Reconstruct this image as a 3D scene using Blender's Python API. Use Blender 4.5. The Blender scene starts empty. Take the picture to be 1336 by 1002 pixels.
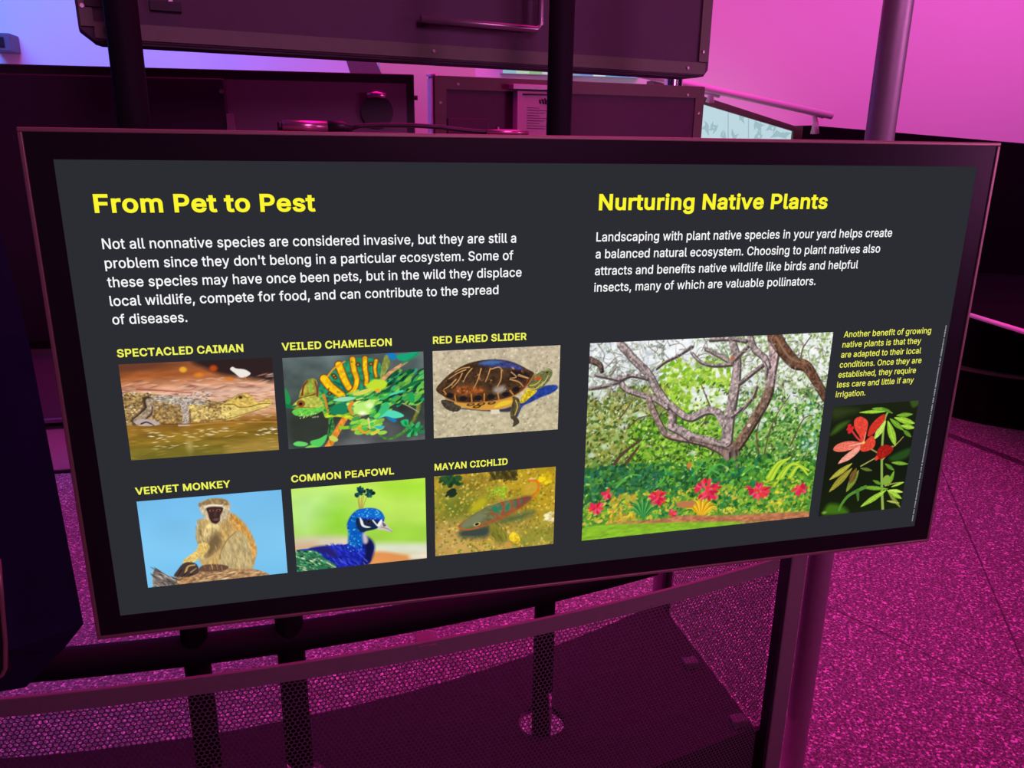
import bpy, bmesh, math
import numpy as np
from mathutils import Matrix, Vector

# ---------------------------------------------------------------- camera
sc = bpy.context.scene
TV_BOTTOM = 0.90                       # height of the big screen's lower edge above the floor (m)
FOCAL_PX, CX, CY = 1043.474, 668.0, 501.0
YAW, PITCH, ROLL = 0.242272, 0.293427, 0.0138713
CAM = Vector((-0.338646, -1.024723, 0.641814+TV_BOTTOM))
FWD = Vector((math.sin(YAW)*math.cos(PITCH), math.cos(YAW)*math.cos(PITCH), -math.sin(PITCH)))
_r0 = FWD.cross(Vector((0, 0, 1))).normalized(); _u0 = _r0.cross(FWD)
RIGHT = _r0*math.cos(ROLL)+_u0*math.sin(ROLL); UP = RIGHT.cross(FWD)
cam = bpy.data.cameras.new('camera'); cam_ob = bpy.data.objects.new('camera', cam)
sc.collection.objects.link(cam_ob)
cam.sensor_fit = 'HORIZONTAL'; cam.sensor_width = 36.0; cam.lens = 36.0*FOCAL_PX/1336.0
cam.clip_start = 0.02
cam_ob.matrix_world = Matrix(((RIGHT.x, UP.x, -FWD.x, CAM.x), (RIGHT.y, UP.y, -FWD.y, CAM.y), (RIGHT.z, UP.z, -FWD.z, CAM.z), (0, 0, 0, 1)))
sc.camera = cam_ob

# ---------------------------------------------------------------- exposure, world, lamps
sc.view_settings.view_transform = 'Standard'; sc.view_settings.look = 'None'
sc.view_settings.exposure = 0.0; sc.view_settings.gamma = 1.0; sc.view_settings.use_curve_mapping = False
world = bpy.data.worlds.new('dim_hall'); sc.world = world; world.use_nodes = True
world.node_tree.nodes['Background'].inputs['Color'].default_value = (0.60, 0.20, 0.60, 1)
world.node_tree.nodes['Background'].inputs['Strength'].default_value = 0.012

def area(name, loc, target, size, power, col, size_y=None, spread=math.pi):
    l = bpy.data.lights.new(name, 'AREA'); l.energy = power; l.color = col; l.size = size
    if size_y: l.shape = 'RECTANGLE'; l.size_y = size_y
    l.spread = spread
    o = bpy.data.objects.new(name, l); sc.collection.objects.link(o); o.location = loc
    o.rotation_euler = (Vector(target)-Vector(loc)).to_track_quat('-Z', 'Y').to_euler()
    return o
area('magenta_ceiling_wash', (0.7, 1.7, 4.2), (0.6, 1.6, 0), 3.4, 118, (1.0, 0.002, 0.35), None, math.radians(125))
area('pink_wall_washer', (4.9, 2.2, 4.2), (4.9, 4.2, 1.7), 5.8, 86, (1.0, 0.12, 0.71), 0.5, math.radians(130))
area('blue_wall_washer', (-2.4, 2.6, 4.0), (-2.1, 4.2, 2.0), 3.0, 66, (0.05, 0.20, 1.0), 0.5, math.radians(95))
area('soft_pink_fill', (0.6, -3.2, 2.75), (0.3, 0.8, 2.0), 1.0, 11, (1.0, 0.25, 0.78), None, math.radians(80))  # added fill from behind the camera, brightens the surfaces facing it
area('side_pink_fill', (3.9, -2.4, 1.6), (0.3, 1.7, 1.8), 0.8, 5.0, (1.0, 0.25, 0.80), None, math.radians(55))  # second added fill, reaches the lower panel backs under the upper one
area('warm_partition_fill', (0.3, 2.3, 3.3), (0.45, 3.3, 1.75), 0.2, .8, (1.0, 0.30, 0.55), None, math.radians(70))  # added fill that lifts the partition colour, no real fitting
area('blue_side_spot', (-3.2, 1.2, 3.0), (-0.7, 0.3, 1.5), 0.6, 4, (0.10, 0.16, 1.0))

# ---------------------------------------------------------------- small helpers
def ray(u, v): return FWD+RIGHT*((u-CX)/FOCAL_PX)-UP*((v-CY)/FOCAL_PX)
def onz(u, v, z): d = ray(u, v); return CAM+d*((z-CAM.z)/d.z)
def ony(u, v, y): d = ray(u, v); return CAM+d*((y-CAM.y)/d.y)
def onplane(u, v, p0, n): d = ray(u, v); return CAM+d*((Vector(p0)-CAM).dot(n)/d.dot(n))

MATS = {}
def mat(name, col, rough=0.6, metal=0.0, noise=0.0, nscale=40.0, spec=0.5, bump=0.0):
    if name in MATS: return MATS[name]
    m = bpy.data.materials.new(name); m.use_nodes = True; nt = m.node_tree; b = nt.nodes['Principled BSDF']
    b.inputs['Base Color'].default_value = (*col, 1); b.inputs['Roughness'].default_value = rough
    b.inputs['Metallic'].default_value = metal; b.inputs['Specular IOR Level'].default_value = spec
    if noise or bump:
        tc = nt.nodes.new('ShaderNodeTexCoord'); n = nt.nodes.new('ShaderNodeTexNoise')
        n.inputs['Scale'].default_value = nscale; n.inputs['Detail'].default_value = 4
        nt.links.new(tc.outputs['Object'], n.inputs['Vector'])
        if noise:
            mx = nt.nodes.new('ShaderNodeMix'); mx.data_type = 'RGBA'
            mx.inputs['A'].default_value = (*[c*(1-noise) for c in col], 1); mx.inputs['B'].default_value = (*[min(1, c*(1+noise)) for c in col], 1)
            nt.links.new(n.outputs['Fac'], mx.inputs['Factor']); nt.links.new(mx.outputs['Result'], b.inputs['Base Color'])
        if bump:
            bp = nt.nodes.new('ShaderNodeBump'); bp.inputs['Strength'].default_value = bump; bp.inputs['Distance'].default_value = 0.002
            nt.links.new(n.outputs['Fac'], bp.inputs['Height']); nt.links.new(bp.outputs['Normal'], b.inputs['Normal'])
    MATS[name] = m; return m
def lin(c): return tuple((v/255/12.92 if v <= 10 else ((v/255+.055)/1.055)**2.4) for v in c)
def glow(name, col, strength=1.0):
    if name in MATS: return MATS[name]
    m = bpy.data.materials.new(name); m.use_nodes = True; nt = m.node_tree
    for n in list(nt.nodes): nt.nodes.remove(n)
    e = nt.nodes.new('ShaderNodeEmission'); o = nt.nodes.new('ShaderNodeOutputMaterial')
    e.inputs['Color'].default_value = (*col, 1); e.inputs['Strength'].default_value = strength
    nt.links.new(e.outputs[0], o.inputs[0]); MATS[name] = m; return m

WM = {}                                                             # world matrices of roots
def tag(o, label=None, cat=None, group=None, kind=None):
    if label: o['label'] = label
    if cat: o['category'] = cat
    if group: o['group'] = group
    if kind: o['kind'] = kind
    return o
def empty(name, loc, label, cat, rz=0.0, group=None):
    o = bpy.data.objects.new(name, None); sc.collection.objects.link(o)
    o.location = loc; o.rotation_euler = (0, 0, rz); o.empty_display_size = 0.1
    WM[o.name] = Matrix.Translation(loc) @ Matrix.Rotation(rz, 4, 'Z')
    return tag(o, label, cat, group)
def raw(name, verts, faces, m, parent=None, smooth=False):
    """numpy mesh: verts (n,3) in world space, faces (k,3|4)"""
    v = np.asarray(verts, float); f = np.asarray(faces, int)
    M = WM[parent.name] if parent else Matrix.Identity(4)
    if parent:
        I = np.array(M.inverted()); v = v @ I[:3, :3].T+I[:3, 3]
    me = bpy.data.meshes.new(name); k = f.shape[1]
    me.vertices.add(len(v)); me.vertices.foreach_set('co', v.astype(np.float32).ravel())
    me.loops.add(f.size); me.loops.foreach_set('vertex_index', f.astype(np.int32).ravel())
    me.polygons.add(len(f)); me.polygons.foreach_set('loop_start', np.arange(0, f.size, k, dtype=np.int32))
    me.update(calc_edges=True); me.validate()
    if m: me.materials.append(m)
    o = bpy.data.objects.new(name, me); sc.collection.objects.link(o)
    if parent: o.parent = parent
    WM[o.name] = M
    return o

class MB:
    """collects shapes (world space) and links them as ONE mesh object"""
    def __init__(s): s.bm = bmesh.new()
    def prism(s, outline, ext, bevel=0.0):
        """outline: list of Vector, extruded along vector ext"""
        a = [s.bm.verts.new(p) for p in outline]; b = [s.bm.verts.new(Vector(p)+Vector(ext)) for p in outline]
        n = len(a); fs = [s.bm.faces.new(a), s.bm.faces.new(b[::-1])]
        for i in range(n): fs.append(s.bm.faces.new((a[i], b[i], b[(i+1) % n], a[(i+1) % n])))
        bmesh.ops.recalc_face_normals(s.bm, faces=fs)
        if bevel:
            es = {e for f in fs for e in f.edges}
            bmesh.ops.bevel(s.bm, geom=list(es), offset=bevel, segments=2, affect='EDGES', profile=0.5)
        return s
    def box(s, lo, hi, bevel=0.0):
        x0, y0, z0 = lo; x1, y1, z1 = hi
        return s.prism([Vector((x0, y0, z0)), Vector((x1, y0, z0)), Vector((x1, y1, z0)), Vector((x0, y1, z0))], (0, 0, z1-z0), bevel)
    def tube(s, pts, r, n=20, cap=True):
        pts = [Vector(p) for p in pts]; rings = []; ref = None
        for i, p in enumerate(pts):
            t = (pts[min(i+1, len(pts)-1)]-pts[max(i-1, 0)]).normalized()
            if ref is None: ref = t.cross(Vector((0, 0, 1)) if abs(t.z) < .9 else Vector((1, 0, 0))).normalized()
            ref = (ref-t*ref.dot(t)).normalized(); bi = t.cross(ref)
            rr = r[i] if isinstance(r, (list, tuple)) else r
            rings.append([s.bm.verts.new(p+ref*math.cos(a)*rr+bi*math.sin(a)*rr) for a in [2*math.pi*k/n for k in range(n)]])
        fs = []
        for A, B in zip(rings, rings[1:]):
            for k in range(n): fs.append(s.bm.faces.new((A[k], A[(k+1) % n], B[(k+1) % n], B[k])))
        for f in fs: f.smooth = True
        if cap: fs += [s.bm.faces.new(rings[0][::-1]), s.bm.faces.new(rings[-1])]
        bmesh.ops.recalc_face_normals(s.bm, faces=fs)
        return s
    def sweep(s, pts, prof):
        """horizontal path swept with a profile of (outward, up) offsets; outward = towards the visitor"""
        rings = []
        for i, p in enumerate(pts):
            t = (pts[min(i+1, len(pts)-1)]-pts[max(i-1, 0)]); t.z = 0; t.normalize(); nrm = Vector((t.y, -t.x, 0))
            rings.append([s.bm.verts.new(p+nrm*a+Vector((0, 0, b))) for a, b in prof])
        n = len(prof); fs = []
        for A, B in zip(rings, rings[1:]):
            for k in range(n): fs.append(s.bm.faces.new((A[k], B[k], B[(k+1) % n], A[(k+1) % n])))
        fs += [s.bm.faces.new(rings[0]), s.bm.faces.new(rings[-1][::-1])]
        bmesh.ops.recalc_face_normals(s.bm, faces=fs)
        return s
    def build(s, name, m, parent=None):
        M = WM[parent.name] if parent else Matrix.Identity(4)
        if parent: s.bm.transform(M.inverted())
        me = bpy.data.meshes.new(name); s.bm.to_mesh(me); s.bm.free()
        if m: me.materials.append(m)
        o = bpy.data.objects.new(name, me); sc.collection.objects.link(o)
        if parent: o.parent = parent
        WM[o.name] = M
        return o

def V(*a): return Vector(a)
def smooth_path(pts, deg=2, n=60):
    """least-squares arc y(x) through plan points; returns function and sampled x range"""
    p = np.array([[q[0], q[1]] for q in pts]); c = np.polyfit(p[:, 0], p[:, 1], deg)
    return lambda x: float(np.polyval(c, x))
def perforated(name, P, length, z0, z1, pitch, hole, m, parent):
    """sheet with staggered round-ish holes; P(s) -> plan point at arc length s"""
    rows = int((z1-z0)/(pitch*.866)); cols = int(length/pitch)
    R = pitch/math.sqrt(3); ang = np.radians(np.arange(6)*60+30)
    ii, jj = np.meshgrid(np.arange(cols), np.arange(rows))
    cs = (ii+.5+(jj % 2)*.5).ravel()*pitch; cz = z0+(jj.ravel()+.5)*pitch*.866
    so = cs[:, None]+R*np.cos(ang); zo = cz[:, None]+R*np.sin(ang)
    a12 = np.radians(np.arange(6)*60+30)
    si = cs[:, None]+hole*np.cos(a12); zi = cz[:, None]+hole*np.sin(a12)
    S = np.concatenate([so, si], 1).ravel(); Z = np.concatenate([zo, zi], 1).ravel()
    S = np.clip(S, 0, length); Z = np.clip(Z, z0, z1)
    ss = np.linspace(0, length, 200); pl = np.array([P(q) for q in ss])
    X = np.interp(S, ss, pl[:, 0]); Y = np.interp(S, ss, pl[:, 1])
    base = np.arange(len(cs))[:, None]*12; k = np.arange(6); k2 = (k+1) % 6
    F = np.stack([base+k, base+k2, base+6+k2, base+6+k], -1).reshape(-1, 4)
    return raw(name, np.stack([X, Y, Z], 1), F, m, parent)

# ---- picture painter: fills a small colour grid that becomes the lit image on the display ----
def vnoise(w, h, sx, sy, seed, octaves=2):
    rng = np.random.RandomState(seed); out = np.zeros((h, w)); a = 1.0; tot = 0
    for _ in range(octaves):
        gx, gy = max(2, int(w/sx)+2), max(2, int(h/sy)+2)
        g = rng.rand(gy+1, gx+1)
        x = np.linspace(0, gx-1.001, w); y = np.linspace(0, gy-1.001, h)
        xi = x.astype(int); yi = y.astype(int); fx = x-xi; fy = (y-yi)[:, None]
        fx = fx*fx*(3-2*fx); fy = fy*fy*(3-2*fy)
        r0 = g[yi][:, xi]*(1-fx)+g[yi][:, xi+1]*fx; r1 = g[yi+1][:, xi]*(1-fx)+g[yi+1][:, xi+1]*fx
        out += a*(r0*(1-fy)+r1*fy); tot += a; a *= .55; sx = max(sx/2, 1); sy = max(sy/2, 1)
    return out/tot-.5

def spline(p, closed, n=6):
    p = np.asarray(p, float); m = len(p)
    if m < 3: return p
    out = []
    for i in range(m if closed else m-1):
        if closed: a, b, c, d = p[(i-1) % m], p[i], p[(i+1) % m], p[(i+2) % m]
        else: a, b, c, d = p[max(i-1, 0)], p[i], p[i+1], p[min(i+2, m-1)]
        for t in np.arange(n)/n:
            out.append(.5*((2*b)+(c-a)*t+(2*a-5*b+4*c-d)*t*t+(3*b-a-3*c+d)*t**3))
    if not closed: out.append(p[-1])
    return np.array(out)

class Canvas:
    def __init__(s, w, h, seed=1):
        s.w, s.h = w, h; s.c = np.zeros((h, w, 3)); s.rng = np.random.RandomState(seed); s.seed = seed
        s.k = w/1000.0
    def px(s, pts): return np.asarray(pts, float)*[s.w/1000.0, s.h/1000.0]
    def fill(s, stops):
        v = np.linspace(0, 1000, s.h); ks = [q[0] for q in stops]
        for ch in range(3): s.c[:, :, ch] = np.interp(v, ks, [q[1][ch]/255 for q in stops])[:, None]
    def noise(s, sx, sy, amp, oct=2, mask=None):
        s.seed += 1
        n = vnoise(s.w, s.h, max(sx*s.k, 1), max(sy*s.k, 1), s.seed, oct)[:, :, None]*2*amp
        s.c = np.clip(s.c*(1+(n if mask is None else n*mask[:, :, None])), 0, 1)
    def tint(s, col, mask): s.c = s.c*(1-mask[:, :, None])+np.array(col)/255*mask[:, :, None]
    def poly_mask(s, pts, soft=1.0, smooth=True):
        p = s.px(pts)
        if smooth: p = spline(p, True)
        m = np.zeros((s.h, s.w)); pad = soft*2+2
        x0, y0 = np.floor(p.min(0)-pad).astype(int); x1, y1 = np.ceil(p.max(0)+pad).astype(int)
        x0, y0, x1, y1 = max(x0, 0), max(y0, 0), min(x1, s.w), min(y1, s.h)
        if x0 >= x1 or y0 >= y1: return m
        X, Y = np.meshgrid(np.arange(x0, x1)+.5, np.arange(y0, y1)+.5)
        ins = np.zeros(X.shape, bool); d = np.full(X.shape, 1e9)
        for a, b in zip(p, np.roll(p, -1, 0)):
            if a[1] != b[1]:
                ins ^= ((a[1] > Y) != (b[1] > Y)) & (X < (b[0]-a[0])*(Y-a[1])/(b[1]-a[1])+a[0])
            e = b-a; L = max(e@e, 1e-9); t = np.clip(((X-a[0])*e[0]+(Y-a[1])*e[1])/L, 0, 1)
            d = np.minimum(d, (X-a[0]-t*e[0])**2+(Y-a[1]-t*e[1])**2)
        d = np.sqrt(d)*np.where(ins, 1, -1)
        m[y0:y1, x0:x1] = np.clip(d/soft+.5, 0, 1)
        return m
    def poly(s, pts, col, soft=1.0, smooth=True, tex=None, alpha=1.0):
        m = s.poly_mask(pts, soft, smooth)*alpha; s.tint(col, m)
        if tex: s.noise(*tex, mask=m)
        return m
    def stroke(s, pts, w0, w1, col, soft=1.0, tex=None, alpha=1.0):
        p = spline(s.px(pts), False); n = len(p)-1; pad = max(w0, w1)*s.k/2+soft+2
        x0, y0 = np.floor(p.min(0)-pad).astype(int); x1, y1 = np.ceil(p.max(0)+pad).astype(int)
        x0, y0, x1, y1 = max(x0, 0), max(y0, 0), min(x1, s.w), min(y1, s.h)
        if x0 >= x1 or y0 >= y1: return
        X, Y = np.meshgrid(np.arange(x0, x1)+.5, np.arange(y0, y1)+.5); m = np.zeros(X.shape)
        for i in range(n):
            a, b = p[i], p[i+1]; e = b-a; L = max(e@e, 1e-9)
            t = np.clip(((X-a[0])*e[0]+(Y-a[1])*e[1])/L, 0, 1)
            d = np.hypot(X-a[0]-t*e[0], Y-a[1]-t*e[1]); r = (w0+(w1-w0)*(i+t)/n)*s.k/2
            m = np.maximum(m, np.clip((r-d)/soft+.5, 0, 1)*np.clip(r*2, .25, 1))
        m *= alpha; c = s.c[y0:y1, x0:x1]; s.c[y0:y1, x0:x1] = c*(1-m[..., None])+np.array(col)/255*m[..., None]
        if tex:
            M = np.zeros((s.h, s.w)); M[y0:y1, x0:x1] = m; s.noise(*tex, mask=M)
    def dot(s, x, y, rx, ry, col, ang=0, soft=.8, alpha=1.0):
        x, y = x*s.w/1000, y*s.h/1000; rx *= s.k; ry *= s.k; R = max(rx, ry)+soft+1
        x0, x1, y0, y1 = max(int(x-R), 0), min(int(x+R)+2, s.w), max(int(y-R), 0), min(int(y+R)+2, s.h)
        if x0 >= x1 or y0 >= y1: return
        X, Y = np.meshgrid(np.arange(x0, x1)+.5-x, np.arange(y0, y1)+.5-y); ca, sa = math.cos(ang), math.sin(ang)
        q = np.hypot((X*ca+Y*sa)/max(rx, .3), (-X*sa+Y*ca)/max(ry, .3))
        m = np.clip((1-q)*max(min(rx, ry), .3)/soft+.5, 0, 1)*alpha
        c = s.c[y0:y1, x0:x1]; s.c[y0:y1, x0:x1] = c*(1-m[..., None])+np.array(col)/255*m[..., None]
    def scatter(s, box, n, cols, r0, r1, el=1.0, ang=None, alpha=.9, poly=None, soft=.8):
        """leaves, grit, scales: n small strokes of the given colours inside a box (or polygon)"""
        pm = s.poly_mask(poly) if poly is not None else None
        for _ in range(n):
            x = box[0]+(box[2]-box[0])*s.rng.rand(); y = box[1]+(box[3]-box[1])*s.rng.rand()
            r = r0+(r1-r0)*s.rng.rand(); a = s.rng.rand()*math.pi if ang is None else ang+.5*(s.rng.rand()-.5)
            col = np.array(cols[s.rng.randint(len(cols))])*(.85+.3*s.rng.rand())
            if pm is not None and pm[min(max(int(y*s.h/1000), 0), s.h-1), min(max(int(x*s.w/1000), 0), s.w-1)] < .5: continue
            s.dot(x, y, r*el, r, np.minimum(col, 255), a, soft, alpha)

# picture contents: brush strokes in thousandths of each picture
PICTURES = {}
P = PICTURES['caiman'] = (232, 160, 3, [
('fill',([(0,(120,70,45)),(130,(165,90,45)),(230,(200,140,105)),(330,(222,178,155)),(480,(215,170,140)),(590,(190,140,100)),(640,(150,105,40)),(800,(140,110,38)),(1000,(118,108,40))],),{}),
('noise',(160,30,0.25,3),{}),
('poly',([(488,-15),(1010,-21),(999,239),(896,225),(804,197),(685,167),(588,111)],(48,34,34)),{'soft':10}),
('poly',([(-2,-10),(292,1),(182,71),(0,73)],(110,62,42)),{'soft':8}),
('dot',(405,85,23.3,19.7,(235,170,50),0,3),{}),
('dot',(504,148,30.4,16.1,(225,130,40),0,4),{}),
('dot',(603,86,25.0,21.5,(190,70,25),0,4),{}),
('dot',(702,204,23.3,12.5,(220,120,40),0,4),{}),
('scatter',((-12,170,999,401),130,[(170,90,75),(240,205,185),(150,95,80),(235,190,165)],2.7,5.4),{'el':7,'ang':0.0,'alpha':0.55}),
('stroke',([(97,261),(254,287),(448,330)],12.5,5.4,(165,85,65)),{'soft':2}),
('scatter',((669,377,1012,672),70,[(240,195,150),(190,120,70),(160,95,50)],2.7,5.4),{'el':6,'ang':0.0,'alpha':0.6}),
('poly',([(712,104),(729,81),(753,100),(808,115),(845,159),(809,194),(772,192),(742,149)],(238,232,225)),{}),
('stroke',([(804,190),(816,234)],6.3,4.5,(220,130,40)),{}),
('poly',([(-3,321),(77,295),(164,309),(250,332),(355,363),(462,389),(552,414),(634,432),(700,405),(758,365),(805,362),(841,404),(876,463),(953,428),(969,474),(940,519),(823,569),(727,617),(631,646),(410,636),(247,636),(95,634),(-17,597)],(160,128,78)),{'tex':(14,12,0.5,2)}),
('scatter',((-36,281,667,685),420,[(205,175,120),(110,85,55),(190,160,100),(90,70,50)],3.6,7.2),{'el':1.5,'ang':0.2,'alpha':0.7,'poly':[(-3,321),(77,295),(164,309),(250,332),(355,363),(462,389),(552,414),(634,432),(700,405),(758,365),(805,362),(841,404),(876,463),(953,428),(969,474),(940,519),(823,569),(727,617),(631,646),(410,636),(247,636),(95,634),(-17,597)]}),
('poly',([(179,338),(320,352),(462,389),(551,425),(494,462),(368,440),(246,401),(185,381)],(172,160,150)),{'tex':(12,9,0.5,2),'alpha':0.75}),
('scatter',((181,339,555,462),60,[(110,105,120),(225,220,225)],2.7,5.4),{'el':2,'ang':0.1,'alpha':0.6}),
('poly',([(412,472),(458,454),(529,497),(618,548),(643,610),(502,627),(421,612)],(205,175,105)),{'tex':(14,14,0.5,2)}),
('poly',([(631,490),(670,450),(747,412),(839,434),(884,489),(966,471),(945,517),(823,569),(727,617),(642,628)],(226,200,112)),{'tex':(20,10,0.2,2)}),
('poly',([(650,470),(680,436),(748,382),(805,372),(845,412),(876,466),(953,435),(967,474),(884,489),(831,507),(751,505),(715,472)],(218,185,92)),{'tex':(16,10,0.25,2)}),
('stroke',([(650,470),(715,472),(749,505),(826,507),(884,486),(962,485)],5.4,4.5,(90,60,25)),{}),
('dot',(764,404,13.4,9.8,(60,40,20)),{}),
('stroke',([(728,417),(767,381),(812,417)],6.3,4.5,(120,90,45)),{}),
('scatter',((448,476,695,644),90,[(245,220,150),(120,88,48),(225,190,110)],3.6,6.3),{'el':1.4,'ang':0.2,'alpha':0.75}),
('scatter',((183,325,574,441),70,[(215,210,210),(95,80,66),(240,230,205)],2.7,4.5),{'el':2.2,'ang':0.15,'alpha':0.8}),
('stroke',([(494,619),(651,626),(824,566),(940,519)],6.3,4.5,(150,110,50)),{'soft':1.5}),
('scatter',((-9,290,191,626),90,[(235,215,170),(75,58,42),(200,175,130)],3.6,6.3),{'el':1.5,'ang':0.4,'alpha':0.8}),
('stroke',([(156,386),(157,465),(113,534),(65,587)],69.8,59.0,(70,54,42)),{'soft':3}),
('stroke',([(166,394),(168,466),(120,534),(68,587)],50.1,41.2,(168,146,122)),{'tex':(10,10,0.4,2)}),
('poly',([(59,587),(109,569),(178,590),(220,631),(165,647),(77,635)],(190,170,165)),{}),
('stroke',([(96,619),(133,605),(175,641)],10.7,8.9,(50,40,45)),{}),
('stroke',([(386,448),(391,543),(382,645)],51.9,35.8,(178,162,150)),{'tex':(9,9,0.5,2)}),
('stroke',([(340,656),(409,660)],16.1,12.5,(215,195,190)),{}),
('stroke',([(421,502),(416,634)],7.2,7.2,(95,70,60)),{'soft':2}),
('stroke',([(180,453),(171,510),(136,565)],8.9,8.9,(75,55,45)),{'soft':2}),
('stroke',([(220,631),(373,651),(640,651),(999,669)],7.2,5.4,(110,65,35)),{'soft':2}),
('stroke',([(418,664),(631,657),(1000,687)],12.5,7.2,(190,140,60)),{'soft':3}),
('scatter',((-8,626,1008,1042),80,[(240,205,130),(225,190,110),(100,85,30),(170,130,50)],1.8,3.6),{'el':10,'ang':0.0,'alpha':0.55}),
('scatter',((124,710,681,899),40,[(255,235,190)],2.2,3.6),{'el':6,'ang':0.0,'alpha':0.8}),
('scatter',((755,741,997,824),14,[(255,240,210)],2.2,3.6),{'el':5,'ang':0.0}),
('dot',(393,900,19.7,41.2,(215,195,130),0,8),{'alpha':0.7}),
('poly',([(5,874),(485,910),(470,1015),(5,993)],(120,110,40)),{'soft':14,'alpha':0.5}),
('poly',([(674,899),(1002,887),(997,1003),(668,1006)],(190,150,75)),{'soft':14,'alpha':0.6}),
])
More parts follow.
